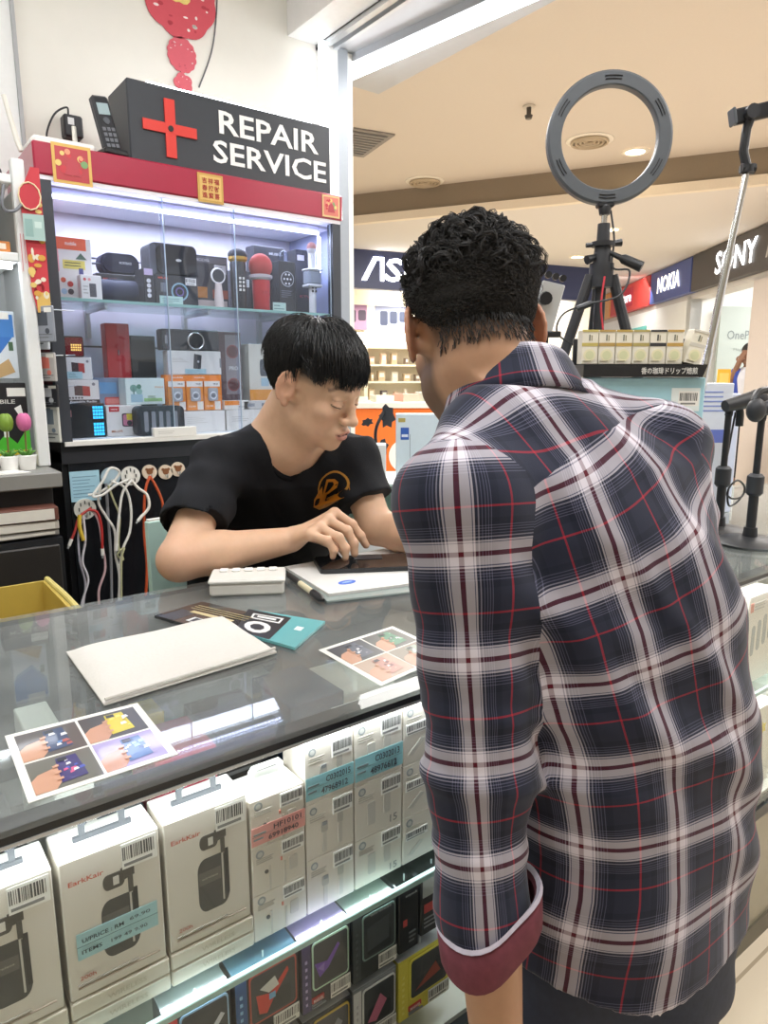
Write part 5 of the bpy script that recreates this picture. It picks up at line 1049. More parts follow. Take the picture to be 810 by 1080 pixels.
def cable(nm, lab, pts, r, c, Y=2.07, plug=None, jit=.0):
    P = [at(px, py, Y=Y-.004*k_) for k_, (px, py) in enumerate(pts)]; o = thing(nm, lab, 'cable', P[0], 0, 'cables hung on the black front'); L = [p-P[0] for p in P]; b = MB(); b.tube(spline(L, 8), r, mat(c, .45), 8); b.build('wire', o, True)
    for e in plug or []: d = L[e]-L[e-1 if e else 1]; d = d/np.linalg.norm(d); b = MB(); b.tube([L[e]-d*.004, L[e]+d*.016], .0048, mat('#e9e7e0', .4), 10); b.tube([L[e]+d*.016, L[e]+d*.024], .003, alu, 8); b.build('plug', o, True)
W_ = '#e4e2dc'
cable('charging_cable', 'white cable looping down from the lowest round winder, left strand', [(90, 545), (83, 560), (84, 590), (90, 615), (88, 640), (92, 660)], .0032, '#cfcbd6', 2.06)
cable('charging_cable', 'white cable with crossed strand beside the leftmost one', [(88, 544), (90, 570), (87, 592), (93, 612), (86, 640), (94, 662)], .0032, '#dcd8de', 2.05)
cable('charging_cable', 'pinkish cable arching from the lowest winder to the right', [(88, 542), (96, 538), (104, 550), (108, 575), (111, 600), (104, 625), (107, 655)], .0034, '#d8b4b8', 2.055, [6])
cable('charging_cable', 'short red cable with a white plug at the lowest winder', [(96, 536), (84, 545), (79, 560), (75, 570)], .0036, '#b23a34', 2.052, [3])
cable('charging_cable', 'red cable hanging right of the lowest winder', [(92, 538), (102, 540), (107, 556), (108, 580)], .0036, '#b8302c', 2.048, [3])
cable('charging_cable', 'short yellow cable end at the lowest winder', [(84, 543), (84, 556), (88, 570)], .0055, '#d8b83c', 2.046)
cable('charging_cable', 'white cable knotted in a bow in front of the blue-grey hook', [(93, 522), (104, 520), (118, 510), (126, 498), (116, 494), (108, 508), (98, 523), (108, 522), (122, 512), (136, 506)], .0038, W_, 2.06)
cable('charging_cable', 'long white cable falling from the bow to the counter', [(106, 512), (104, 530), (112, 545), (121, 560), (122, 585), (126, 610), (124, 650)], .0038, W_, 2.055)
cable('charging_cable', 'grey cable hanging straight down behind the white ones', [(112, 510), (114, 545), (117, 590), (118, 655)], .0042, '#8f9094', 2.075)
cable('charging_cable', 'olive cable with a small coil in its lower part', [(114, 512), (120, 528), (126, 545), (125, 575), (130, 590), (124, 585), (131, 578), (128, 592), (128, 640)], .0030, '#b9b890', 2.048)
cable('charging_cable', 'white cable swinging right from the bow and back', [(118, 508), (132, 515), (138, 535), (137, 560), (130, 578), (126, 600)], .0036, W_, 2.045)
cable('charging_cable', 'white cable with bulky connector under the right white winder', [(138, 506), (146, 515), (155, 522), (157, 535), (149, 545)], .0042, '#ece6dc', 2.05, [4])
cable('charging_cable', 'white cable from the right winder down to the cable bundle', [(140, 506), (130, 518), (126, 540), (123, 575)], .0038, W_, 2.042, [3])
cable('charging_cable', 'orange cable hung over the brown-figure hook, long strand', [(158, 502), (153, 520), (152, 560), (155, 600), (152, 650)], .0040, '#c8542c', 2.05)
cable('charging_cable', 'orange cable hung over the brown-figure hook, right strand', [(158, 502), (167, 518), (172, 535), (171, 560), (174, 600)], .0040, '#cc5a30', 2.06)
P = at(160, 620, Y=1.62); t = thing('folder', 'pale mint folder standing behind the young man\'s elbow', 'folder', (P[0], 1.62, .62), radians(6)); b = MB(); b.rbox(0, .13, 0, .018, 0, .375, mat('#bfe0d8', .5), .002); b.build('cover', t); b = MB(); b.box(.004, .126, .003, .015, .005, .380, mat('#f0efe8', .7)); b.build('pages', t)
t = thing('side_table', 'dark side table standing behind the counter, mostly hidden, under the mint folder', 'table', (P[0]+.08, 1.66, 0)); b = MB(); b.rbox(-.12, .055, -.08, .10, .59, .62, mat('#26262a', .5), .004); b.build('tabletop', t)
for sx in (-.10, .035):
    for sy in (-.06, .08): b = MB(); b.box(sx-.012, sx+.012, sy-.012, sy+.012, 0, .59, mat('#26262a', .5)); b.build('leg', t)
# ---------------------------------------------------------------- white rack and desk at the left
rk = thing('white_rack', 'white wall rack with shelves at the left edge, beside the cabinet', 'rack', (.10, 2.20, 0)); wm = mat('#e9ebea', .45)
def rp_(nm, b): o = b.build(nm, rk); o.data.transform(Matrix.Translation((-.10, -2.20, 0)))
for x in (-.35, .384): b = MB(); b.rbox(x, x+.030, 2.035, 2.065, 1.095, 1.86, wm, .003); rp_('post', b)
b = MB(); b.box(-.35, .414, 2.34, 2.36, 1.095, 1.86, mat('#c3c7c8', .5)); rp_('back_panel', b)
for z in (1.615, 1.80): b = MB(); b.rbox(-.35, .384, 2.04, 2.34, z, z+.022, wm, .003); rp_('shelf', b)
b = MB(); b.box(.395, .402, 2.065, 2.34, 1.095, 1.80, mat('#b9bdbd', .5)); rp_('side_panel', b)
b = MB(); b.box(-.3, .37, 2.06, 2.075, 1.600, 1.614, mat('#f4f8ff', .4, emit=10)); rp_('light_strip', b)
t = thing('desk', 'dark desk with a thick top left of the cabinet, under the white rack', 'desk', (.05, 2.12, 0)); b = MB(); b.rbox(-.45, .36, -.22, .26, 1.055, 1.094, mat('#8b8a86', .5), .003); b.build('desktop', t); b = MB(); b.box(-.44, .345, -.238, .25, 0, .93, mat('#1f2024', .5)); b.build('carcass', t); b = MB(); b.rbox(-.43, .335, -.250, -.238, .50, .915, mat('#2b2826', .45), .003); b.build('drawer_front', t); b = MB(); b.rbox(-.44, .345, -.17, -.02, .93, 1.055, mat('#2a2a2c', .5), .002); b.build('shelf_side', t)
for k, (c, z, lab) in enumerate((('#6a4034', .976, 'brown folder in the pile under the desk top'), ('#c9c3b8', .952, 'cream paper stack in the pile under the desk top'), ('#8e8a84', .936, 'grey folder at the bottom of the pile under the desk top'))):
    t = thing('file_stack', lab, 'folder', (.20, 1.885, z), radians(-2+2*k), 'folders under the desk top'); hh = (.034, .022, .014)[k]; b = MB(); b.rbox(-.4, .19, 0, .06, 0, hh, mat(c, .6), .002); b.build('cover', t); b = MB(); b.box(-.39, .18, -.001, .05, .003, hh-.004, mat('#e4e0d6', .7)); b.build('pages', t)
P = at(30, 484, Y=1.93); t = thing('paper_sheets', 'loose white sheets lying on the desk in front of the tulip pots', 'paper', (.24, 1.945, 1.0945), radians(8)); b = MB(); b.zprism([(-.2, -.03), (.10, -.035), (.09, .03), (-.2, .03)], 0, .002, mat('#f0efea', .7)); b.build('sheet', t); b = MB(); b.zprism([(-.1, -.028), (.085, -.032), (.06, .02), (-.12, .025)], .002, .004, mat('#e6e5e2', .7)); b.build('sheet', t)
def tulip(px, col, lab):
    P = at(px, 480, Y=2.0); t = thing('potted_tulip', lab, 'plant', (P[0], 2.0, 1.0945), 0, 'toy tulips in white pots'); b = MB(); b.lathe([(0, 0), (.019, 0), (.024, .036), (.021, .038), (.020, .030), (0, .030)], (0, 0, 0), mat('#efeeea', .4), 20); b.build('pot', t, True)
    b = MB(); b.tube([(0, 0, .03), (.002, 0, .105)], .0022, mat('#7a6a3c', .5), 8); b.build('stem', t, True); b = MB()
    for k in range(9): a = k*2*pi/9; b.tube([(0, 0, .030), (.012*cos(a), .012*sin(a), .044), (.022*cos(a), .022*sin(a), .048+.006*(k % 2))], [.003, .005, .001], mat('#5f9a3c', .5), 6)
    b.build('leaves', t, True); b = MB()
    for k in range(3): a = k*2*pi/3; b.sph((.005*cos(a), .005*sin(a), .122), (.014, .014, .023), mat(col, .5), 14, 10)
    b.build('flower', t, True)
tulip(9, '#7a9a34', 'green toy tulip in a small white pot on the desk'); tulip(28, '#d06a9c', 'pink toy tulip in a small white pot on the desk')
x, z = at(12, 350, Y=2.12)[0], 1.30
t = pack('memory_pack', 'blue and white hanging pack on the white rack', 'pack', (.285, .375), (1.325, 1.50), 2.13, .03, '#dfe7ee', [('o', [(0, .62), (.9, .62), (.55, .38), (.1, .5)], '#3f78c4'), ('p', 0, .95, .62, .95, '#4a86cc'), ('o', [(.05, .05), (.75, .30), (.9, .1), (.4, 0)], '#c9a878'), ('p', .78, .9, .42, .55, '#4a6a4e'), ('p', .35, .85, .88, .98, '#f1f0ea')], {'peg_hook': lambda b, w, h, d: b.tube([(0, d, h-.012), (0, .208, h-.012)], .002, alu, 6)})
pack('cleaning_kit_box', 'black box with a bright green pattern on the desk behind the tulips', 'box', (.262, .376), (1.095, 1.315), 2.07, .05, '#1d1e22', [('o', [(0, .42), (.28, .28), (.5, .40), (.72, .28), (1, .5), (1, .20), (0, .20)], '#55c83c'), ('d', .52, .56, .13, '#4fc24a'), ('p', .46, .56, .36, .48, '#e6ece6'), ('p', 0, 1, .05, .20, '#e0c83c'), ('t', .45, .78, .05, 'MOBILE', '#c9c9c6', .6), ('p', .6, .98, .84, .94, '#e8e8e2'), ('o', [(.72, .70), (.86, .74), (.9, .62), (.82, .60)], '#f0f0ee')])
t = thing('wire_coil', 'dark cables tangled on the top of the white rack, at the left edge', 'cable', (.33, 2.08, 1.822)); b = MB(); r2 = random.Random(2); b.tube(spline([(r2.uniform(-.06, .04), r2.uniform(-.02, .05), .006+r2.uniform(0, .05)) for _ in range(14)], 6), .004, mat('#2a2c32', .5), 7); b.build('wire', t, True)
b = MB(); b.tube(spline([at(4, 195, Y=2.03), at(2, 214, Y=2.02), at(6, 222, Y=2.02), at(16, 222, Y=2.02), at(24, 214, Y=2.03)], 8), .004, mat('#6d7076', .4), 8); tag(b.build('hanging_cable', None, True), 'grey cable hanging in a loop at the top of the white rack', 'cable')
pack('accessory_box', 'orange-topped small carton on the upper shelf of the white rack', 'box', (.27, .37), (1.6375, 1.665), 2.06, .06, '#d88a48', [('p', .1, .9, .3, .8, '#f0e4d4')])
# yellow basket
t = thing('yellow_bin', 'yellow plastic-lined bin behind the counter at the left', 'bin', (.17, 1.50, .0)); b = MB(); ym = mat('#c2a94e', .5, bump=.3, scale=30); P0 = [(-.20, -.13), (.10, -.13), (.10, .13), (-.20, .13)]; P1 = [(-.24, -.16), (.135, -.16), (.135, .16), (-.24, .16)]
V = [(x, y, .5) for x, y in P0]+[(x, y, .885) for x, y in P1]+[(x*.96-.002, y*.95, .885) for x, y in P1]+[(x*.97, y*.95, .51) for x, y in P0]
b.add(V, [(3, 2, 1, 0)]+[(i, (i+1) % 4, (i+1) % 4+4, i+4) for i in range(4)]+[(i+4, (i+1) % 4+4, (i+1) % 4+8, i+8) for i in range(4)]+[(i+8, (i+1) % 4+8, (i+1) % 4+12, i+12) for i in range(4)]+[(12, 13, 14, 15)], ym); b.build('body', t); b = MB(); b.tube(spline([(-.24, -.163, .885), (-.1, -.168, .875), (.02, -.165, .890), (.135, -.163, .872), (.142, -.05, .885), (.138, .16, .887)], 6), .006, mat('#d8c878', .5), 8); b.build('liner_rim', t, True)
b = MB(); b.rbox(-.19, .09, -.12, .12, 0, .5, mat('#33312c', .7), .004); b.build('stand', t)
# ================================================================ INSIDE THE GLASS COUNTER
CT = .954    # top of the glass
def hanger(c): return lambda b, w, h, d: (b.frame((0, d*.5, h+.001), (1, 0, 0), (0, 1, 0), (0, 0, 1), lambda s: (s.box(-.029, .029, -.002, .002, 0, .005, mat(c, .45)), s.prism([(-.023, .005), (-.017, .005), (-.017, .015), (-.013, .019), (.013, .019), (.017, .015), (.017, .005), (.023, .005), (.023, .019), (.018, .025), (-.018, .025), (-.023, .019)], -.0015, .0015, mat(c, .45)))))
def retract(): return [('o', rr(.36, .74, .20, .62, .10), '#4d4d4c'), ('p', .37, .64, .42, .52, '#6a6764'), ('t', .50, .47, .018, 'wireless', '#a8a49c', .2), ('p', .655, .675, .24, .64, '#c9c6bf'), ('p', .69, .74, .28, .64, '#3c3c3c'), ('o', rr(.40, .62, .69, .80, .05), '#55524e'), ('o', [(.58, .72), (.72, .74), (.72, .83), (.58, .81)], '#55524e'), ('p', .50, .56, .715, .775, '#d6d2ca'), ('p', .65, .70, .62, .74, '#55524e'), ('t', .24, .845, .035, 'EarkKair', '#c8604c', .34), ('t', .18, .155, .030, '200h', '#b8604c', .16), ('p', .08, .93, .075, .083, '#b9a99a'), ('p', .08, .70, .098, .104, '#a8a096')]
bars = [('b', .60, .97, .80, .98)]
for i, (x0, x1, lab) in enumerate(((.006, .104, 'white boxed earphone at the left edge of the counter, cut by the frame'), (.110, .208, 'white boxed retractable earphone with a pale blue price slip across it'), (.213, .309, 'white boxed retractable earphone without a slip, beside the pink-slipped cable box'))):
    parts = {'hang_tab': hanger('#55595e'), 'barcode_label': bars}
    if i == 1: parts['price_slip'] = [('p', .10, .93, .285, .475, '#a6d0d6'), ('p', .10, .93, .378, .382, '#4f6a70'), ('t', .36, .42, .030, 'U/PRICE : RM', '#3a4a50', .42), ('t', .74, .43, .026, '69.90', '#5a6a70', .22), ('t', .24, .34, .028, 'ITEMS', '#3a4a50', .2), ('t', .62, .335, .026, '199 49 9.90', '#5a6a70', .38)]
    pack('earphone_box', lab, 'box', (x0, x1), (.709, .866), .670, .052, '#ded8cd', retract(), parts, 'retractable earphone boxes', 0, .0012, 'carton', '#f6f5f2')
    for k in (0, 1): pack('flat_box', '%s flat white carton under the %s earphone box' % (('lower', 'upper')[k], ('left-edge', 'blue-slipped', 'slipless')[i]), 'box', (x0-.001, x1+.002), (.6675+.0205*k, .6675+.0205*k+.0198), .668, .07, '#d9cfbe', [('t', .55, .5, .28, 'WIRELESS', '#c4b8a2', .4), ('p', .05, .95, .90, .98, '#ece6d8')], None, 'flat cartons under the earphone boxes')
def cable_prints(v, slip=None):
    L = [('d', .15, .86, .075, '#9aa0a0'), ('d', .15, .86, .045, '#c9c9c4'), ('l', .08, .42, .66, .78, '#b9b4aa', 3)]
    if v == 0: L += [('p', .30, .34, .02, .55, '#d2ccc2'), ('d', .26, .44, .035, '#55585c'), ('p', .58, .62, .02, .5, '#cfc9be'), ('o', rr(.68, .84, .25, .55, .03), '#d0cac0'), ('p', .52, .55, .55, .62, '#d88a7a')]
    elif v == 1: L += [('o', rr(.30, .44, .42, .60, .02), '#bcb8b0'), ('p', .33, .41, .05, .42, '#d0cbc2'), ('o', rr(.64, .76, .48, .66, .02), '#bcb8b0'), ('p', .66, .74, .10, .48, '#d0cbc2'), ('p', .33, .42, .54, .60, '#8f9498')]
    elif v == 2: L += [('o', rr(.26, .42, .20, .62, .03), '#cbc7bf'), ('o', rr(.60, .74, .30, .70, .03), '#cbc7bf'), ('t', .80, .16, .14, '15', '#8f908c', .16)]
    else: L += [('o', [(.1, .18), (.4, .40), (.48, .36), (.2, .14)], '#cfcbc2'), ('t', .80, .48, .20, '17', '#8a8b88', .2), ('l', .66, .95, .10, .30, '#bcb8b0', 3)]
    L.append(('b', .55, .96, .66, .95) if v != 3 else ('b', .06, .56, .50, .68)); return L
rows1 = ((.6675, .7285), (.729, .790), (.7905, .852)); rows2 = ((.6675, .7425), (.743, .818), (.8185, .897)); rows3 = ((.6675, .738), (.7385, .816), (.8165, .903))
names = ('bottom', 'middle', 'top')
slips = {(0, 2): ('#e8a49c', 'HF10101', '69918940', 'pink'), (1, 2): ('#8fc4cc', 'C0302015', '47968912', 'pale blue'), (2, 2): ('#8fc4cc', 'C0302013', '48976612', 'pale blue')}
col_lab = ('first cable column, next to the earphone boxes', 'second cable column, under the end of the bright strip', 'third cable column with the number 15', 'column with the number 17 beside the plaid sleeve')
for ci, (x0, x1, rows, v) in enumerate(((.3125, .384, rows1, 0), (.386, .456, rows2, 1), (.458, .535, rows3, 2), (.537, .615, rows3, 3), (.617, .69, rows3, 3))):
    if ci == 4: continue
    for ri, zz in enumerate(rows):
        parts = {}; lab = '%s white cable box in the %s' % (names[ri], col_lab[ci])
        s = slips.get((ci, ri))
        if s: parts['price_slip'] = [('p', 0, 1, .08, .46, s[0]), ('p', .02, .98, .27, .275, '#6a7a7c'), ('t', .66, .355, .11, s[1], '#4a4a52', .52), ('t', .58, .18, .11, s[2], '#4a4a52', .56), ('l', .04, .32, .16, .36, '#7a8a8c', 2)]; lab = ['white cable box with a pink handwritten slip, top of the first column', 'white cable box with a pale blue handwritten slip, top of the second column', 'white cable box with a pale blue slip, touching the bright strip, top of third column'][ci]
        if ri == 2 and ci == 0: parts['hang_tab'] = hanger('#e6e4de')
        pack('cable_box', lab, 'box', (x0, x1), zz, .670, .055, '#e2dbcf', cable_prints(v), parts, 'white cable boxes', 0, .0008, 'carton', '#f4f3f0')
# hung window boxes of the lower tier
def window_box(nm, lab, X, Z, fr, pipe, left, acc, shp, extra=(), top='#d9dce4'):
    L = [('p', 0, .17, .03, .97, left[0])]+[('p', .06, .10, .12+.1*k, .16+.1*k, left[1]) for k in range(7)]+[('o', rr(.20, .95, .28, .95, .06), pipe), ('o', rr(.225, .925, .305, .925, .05), '#43464a'), ('o', rr(.30, .85, .34, .6, .06), '#34373b')]
    for pts, c in shp: L.append(('o', pts, c))
    L += list(extra)
    return pack(nm, lab, 'box', X, Z, .652, .045, fr, L, {'barcode_label': [('b', .56, .98, .04, .26)], 'peg': lambda b, w, h, d: (b.tube([(0, .012, h-.002), (0, .012, h+.010)], .0012, mat('#dfe8ea', .2), 6), b.box(-w*.5, w*.5, .002, d-.002, h, h+.0006, mat(top, .2)))}, 'hanging accessory boxes of the lower tier')
red_ribbon = [([(.30, .66), (.52, .60), (.80, .84), (.82, .78), (.56, .50), (.46, .36), (.34, .40)], '#d8483c'), ([(.36, .72), (.60, .80), (.66, .66), (.5, .62)], '#dcdcd8'), ([(.50, .52), (.60, .52), (.60, .60), (.50, .60)], '#7ab0dc')]
pur = [([(.24, .66), (.50, .62), (.72, .80), (.76, .76), (.52, .52), (.34, .44)], '#7a52b8'), ([(.30, .58), (.44, .62), (.42, .50)], '#9a7ad0')]
blade = [([(.40, .36), (.82, .74), (.88, .70), (.48, .32)], '#c9ccd4'), ([(.28, .5), (.45, .7), (.6, .62), (.4, .42)], '#4a6cb0')]
marv = [('p', .18, .42, .12, .19, '#c8504c'), ('t', .30, .155, .045, 'MARVEL', '#f0e4e0', .2), ('l', .18, .5, .04, .11, '#9a9ca2', 2)]
window_box('earphone_box', 'black window box with a blue and silver streak, leftmost of the hung boxes', (.196, .272), (.548, .648), '#2c2e34', '#9cc0e0', ('#c8403c', '#e8d8d0'), '', blade, marv)
window_box('earphone_box', 'black window box with a red ribbon shape and blue strip, in the lower tier', (.277, .361), (.548, .650), '#2a2c32', '#b8584c', ('#2c5a94', '#8cc0ec'), '', red_ribbon, marv, '#9cc4e4')
window_box('earphone_box', 'black window box with a purple ribbon shape and pale green piping', (.365, .437), (.545, .648), '#2c2d36', '#c4e4cc', ('#4a4070', '#b8a8d8'), '', pur, marv, '#c8b4e0')
window_box('earphone_box', 'dark grey window box with a clear grey window and two white pegs', (.441, .513), (.545, .646), '#3a3e40', '#8aa098', ('#4a5052', '#5c6466'), '', [([(.3, .4), (.8, .45), (.8, .8), (.3, .75)], '#50565a')], [('t', .6, .93, .04, 'wireless', '#a8aca8', .5)], '#aab4b0')
pack('charger_box', 'black carton with a small white logo hung right of the grey window box', 'box', (.517, .552), (.548, .650), .652, .045, '#26282b', [('t', .6, .86, .05, 'airpack', '#c0c4c0', .6), ('p', .2, .4, .4, .5, '#c8504c'), ('l', .5, .9, .1, .3, '#7a7c7e', 3)], {'peg': lambda b, w, h, d: b.tube([(0, .012, h-.002), (0, .012, h+.010)], .0012, mat('#dfe8ea', .2), 6)}, 'hanging accessory boxes of the lower tier')
pack('charger_box', 'pale grey-fronted carton hung beside the black one, next to the sleeve cuff', 'box', (.556, .612), (.556, .654), .652, .045, '#2b2d30', [('p', .05, .95, .62, .98, '#b9beba'), ('p', .1, .5, .36, .5, '#c8504c'), ('l', .1, .9, .1, .3, '#8a8c8e', 3)], {'peg': lambda b, w, h, d: b.tube([(0, .012, h-.002), (0, .012, h+.006)], .0012, mat('#dfe8ea', .2), 6)}, 'hanging accessory boxes of the lower tier')
lo = [('black box with a yellow window frame in the lowest row', '#2c2c30', '#d8b44c', ('#3a3a3e', '#c9a844'), [([(.3, .4), (.7, .8), (.8, .7), (.45, .35)], '#8a8c94')]), ('white-edged box with a pinkish figure shape in the lowest row', '#8d8f92', '#e0e0e0', ('#d9d9dc', '#c0c0c4'), [([(.3, .4), (.6, .75), (.75, .6), (.5, .35)], '#c0708a')]), ('yellow-framed box in the lowest row beside the cuff', '#d8cc50', '#e8dc60', ('#e4d85c', '#f0e880'), [([(.3, .4), (.7, .7), (.8, .5)], '#a04c40')]), ('dark box with a red corner in the lowest row, left of the yellow-framed ones', '#2a2b2e', '#9aa0a4', ('#a83838', '#d07070'), [([(.3, .5), (.8, .6), (.6, .4)], '#6a6e74')])]
for i, (x0, x1) in enumerate(((.365, .437), (.441, .513), (.517, .612), (.277, .361))): window_box('earphone_box', lo[i][0], (x0, x1), (.436, .534), *lo[i][1:4], '', lo[i][4], marv, '#cfd2d6')
# things on the inner shelf and floor of the counter, seen through the top glass
pack('phone_box', 'magenta-red carton standing behind the slipless earphone box inside the counter', 'box', (.250, .330), (.6675, .862), .80, .10, '#c8405c', [('p', .1, .9, .1, .2, '#d86a80')])
pack('divider_box', 'tall white board carton running back under the top glass at the left', 'box', (.125, .165), (.6675, .905), .74, .23, '#e4e4e0', [('p', .1, .4, .1, .9, '#d4d4d0')])
pack('paper_pack', 'yellow paper pack beneath the top glass, between photo sheet and white pouch', 'box', (.265, .300), (.6675, .876), .905, .05, '#dccb4c', [('p', .2, .8, .7, .9, '#efe48a')])
for i, (x0, x1, y0, z1, c, lab) in enumerate(((.0, .10, .80, .82, '#30343a', 'dark carton under the top glass at the left edge'), (.18, .24, .82, .80, '#4a5560', 'slate blue carton behind the white board carton'), (.34, .43, .82, .86, '#26292e', 'black carton behind the first cable column'), (.44, .53, .80, .88, '#2f4560', 'dark blue carton behind the second cable column'), (.54, .64, .82, .86, '#c9c6be', 'cream carton behind the number 17 column'), (.65, .76, .84, .84, '#34383e', 'charcoal carton behind the plaid sleeve'), (-.12, -.01, .72, .85, '#dcd8cf', 'white carton past the left edge of the frame'), (.78, .90, .80, .86, '#b9b7b0', 'grey carton near the end panel of the counter'))):
    pack('stock_box', lab, 'box', (x0, x1), (.6675, z1), y0, .12, c, [('p', .1, .9, .15, .35, '#9aa0a4'), ('l', .1, .8, .5, .8, '#7d8286', 4)], None, 'stock cartons inside the counter')
for i, (x0, x1, y0, z1, c, lab) in enumerate(((.02, .30, 1.02, .80, '#3b4046', 'low dark tray at the back of the counter under the bin'), (.33, .58, 1.02, .78, '#7a7f84', 'grey tray at the back of the counter under the pouch'), (.62, .95, 1.02, .82, '#55595e', 'charcoal tray at the back of the counter, under the forearm'))):
    t = pack('stock_tray', lab, 'tray', (x0, x1), (.4005, z1), y0, .14, c, [('p', .05, .95, .85, .95, '#8d9296')], None, 'trays at the back of the counter')
b = MB()
# ---------------------------------------------------------------- on the counter top
def quad(px): return [at(x, y, Z=CT) for x, y in px]
c4 = quad(((70, 690), (235, 652), (292, 690), (110, 746))); t = thing('white_pouch', 'flat white padded pouch lying on the counter glass', 'pouch', (*np.mean(c4, 0)[:2], CT)); o = np.mean(c4, 0); n = 26; V = []
for s in (1, 0):
    for j in range(n+1):
        for i in range(n+1):
            u, v = i/n, j/n; p = (1-v)*((1-u)*c4[0]+u*c4[1])+v*((1-u)*c4[3]+u*c4[2])-o; e = (1-(2*u-1)**10)*(1-(2*v-1)**10); k = .004+.0075*e+.0016*sin(9*u+3*v)*e+.001*sin(17*v+4*u)*e; V.append((p[0], p[1], k if s else .0015*(1-e)+.0002))
F = []; q = (n+1)**2
for j in range(n):
    for i in range(n): a = j*(n+1)+i; F.append((a+n+1, a+n+2, a+1, a)); F.append((q+a, q+a+1, q+a+n+2, q+a+n+1))
for i in range(n): F += [(i, i+1, q+i+1, q+i), (n*(n+1)+i+1, n*(n+1)+i, q+n*(n+1)+i, q+n*(n+1)+i+1), ((i+1)*(n+1), i*(n+1), q+i*(n+1), q+(i+1)*(n+1)), (i*(n+1)+n, (i+1)*(n+1)+n, q+(i+1)*(n+1)+n, q+i*(n+1)+n)]
b = MB(); b.add(V, F, mat('#d6d2cb', .65, bump=.2, scale=220)); b.build('cover', t, True); b = MB(); b.tube([(c4[3]-o)*.985+np.array((0, 0, .009)), (c4[2]-o)*.985+np.array((0, 0, .009))], .0022, mat('#d5d1ca', .6), 6); b.build('zip_edge', t, True)
def sheet(nm, lab, c, pics):
    o = np.mean(c, 0); t = thing(nm, lab, 'paper', (o[0], o[1], CT), 0, 'printed photo sheets'); f = lambda u, v, z: (1-v)*((1-u)*c[3]+u*c[2])+v*((1-u)*c[0]+u*c[1])-o+np.array((0, 0, z))
    b = MB(); b.add([f(u, v, z) for z in (.0002, .0010) for u, v in ((0, 0), (1, 0), (1, 1), (0, 1))], [(0, 3, 2, 1), (4, 5, 6, 7), (0, 1, 5, 4), (1, 2, 6, 5), (2, 3, 7, 6), (3, 0, 4, 7)], mat('#f0eee6', .35, coat=.3)); b.build('paper', t); b = MB()
    def P(pts, m, z): b.add([f(u, v, z) for u, v in pts], [tuple(range(len(pts)))], mat(m, .3, coat=.3))
    for k, (bg, ph, c2, c3) in enumerate(pics):
        u0, v0 = (.055, .51) if k == 0 else (.51, .51) if k == 1 else (.055, .05) if k == 2 else (.51, .05); w, h = .435, .435; L = lambda pts, m, z: P([(u0+x*w, v0+y*h) for x, y in pts], m, z)
        L([(0, 0), (1, 0), (1, 1), (0, 1)], bg, .0012); L([(0, .0), (.30, .0), (.52, .35), (.46, .78), (.34, .62), (.12, .55), (0, .40)], '#c9977a', .0014)
        L([(.40, .12), (.80, .16), (.76, .90), (.44, .90)], ph, .0016); rg = random.Random(k*7+int(o[0]*100))
        for q_ in range(9): x, y = .44+.28*rg.random(), .2+.55*rg.random(); s = .05+.07*rg.random(); L([(x, y), (x+s, y+.02), (x+s*.8, y+s), (x+.01, y+s*.9)], (c2, c3, '#e8e8ec')[q_ % 3], .0017+.00003*q_)
        L([(.46, .76), (.60, .76), (.60, .87), (.46, .87)], '#2c3038', .0021)
        for q_ in range(3): L([(.36, .2+.2*q_), (.45, .22+.2*q_), (.45, .29+.2*q_), (.35, .27+.2*q_)], '#cf9d80', .0023)
    b.build('photographs', t)
sheet('photo_sheet', 'printed sheet of four phone photos at the left front of the counter glass', quad(((5, 777), (145, 742), (188, 796), (30, 848))), (('#5a5450', '#34466a', '#b05a50', '#5a8ac0'), ('#4c4a48', '#d8c83c', '#b8a020', '#f0e070'), ('#6b6a60', '#3c3470', '#d85a8a', '#5060c0'), ('#a89cc8', '#5a7cb0', '#3c5a8a', '#9ac0e0')))
sheet('photo_sheet', 'printed sheet of four phone photos beside the plaid sleeve', quad(((336, 686), (414, 661), (478, 690), (402, 724))), (('#4a4e54', '#5a6270', '#8a90a0', '#40485a'), ('#5a5c58', '#4a8a6a', '#8ac0a0', '#2a5a4a'), ('#b9a08c', '#c08a7c', '#e0b0a0', '#8a5a5a'), ('#8a8070', '#a0b0a0', '#6a7a6a', '#c9c0b0')))
def flat_pack(nm, lab, px, base, pr):
    c = quad(px); o = np.mean(c, 0); t = thing(nm, lab, 'pack', (o[0], o[1], CT), 0, 'screen protector packs'); f = lambda u, v, z: (1-v)*((1-u)*c[3]+u*c[2])+v*((1-u)*c[0]+u*c[1])-o+np.array((0, 0, z))
    b = MB(); b.add([f(u, v, z) for z in (.0003, .0045) for u, v in ((0, 0), (1, 0), (1, 1), (0, 1))], [(0, 3, 2, 1), (4, 5, 6, 7), (0, 1, 5, 4), (1, 2, 6, 5), (2, 3, 7, 6), (3, 0, 4, 7)], mat(base, .25, coat=.4)); b.build('sleeve', t); b = MB()
    for i, (pts, m) in enumerate(pr): b.add([f(u, v, .0047+.0001*i) for u, v in pts], [tuple(range(len(pts)))], mat(m, .35))
    b.build('print', t)
def bars_(u0, u1, v0, v1, n, c): return [([(u0+(u1-u0)*i/n, v0), (u0+(u1-u0)*(i+.6)/n, v0), (u0+(u1-u0)*(i+.6)/n, v1), (u0+(u1-u0)*i/n, v1)], c) for i in range(n)]
R_ = lambda a, b_, c, d, m: ([(a, c), (b_, c), (b_, d), (a, d)], m)
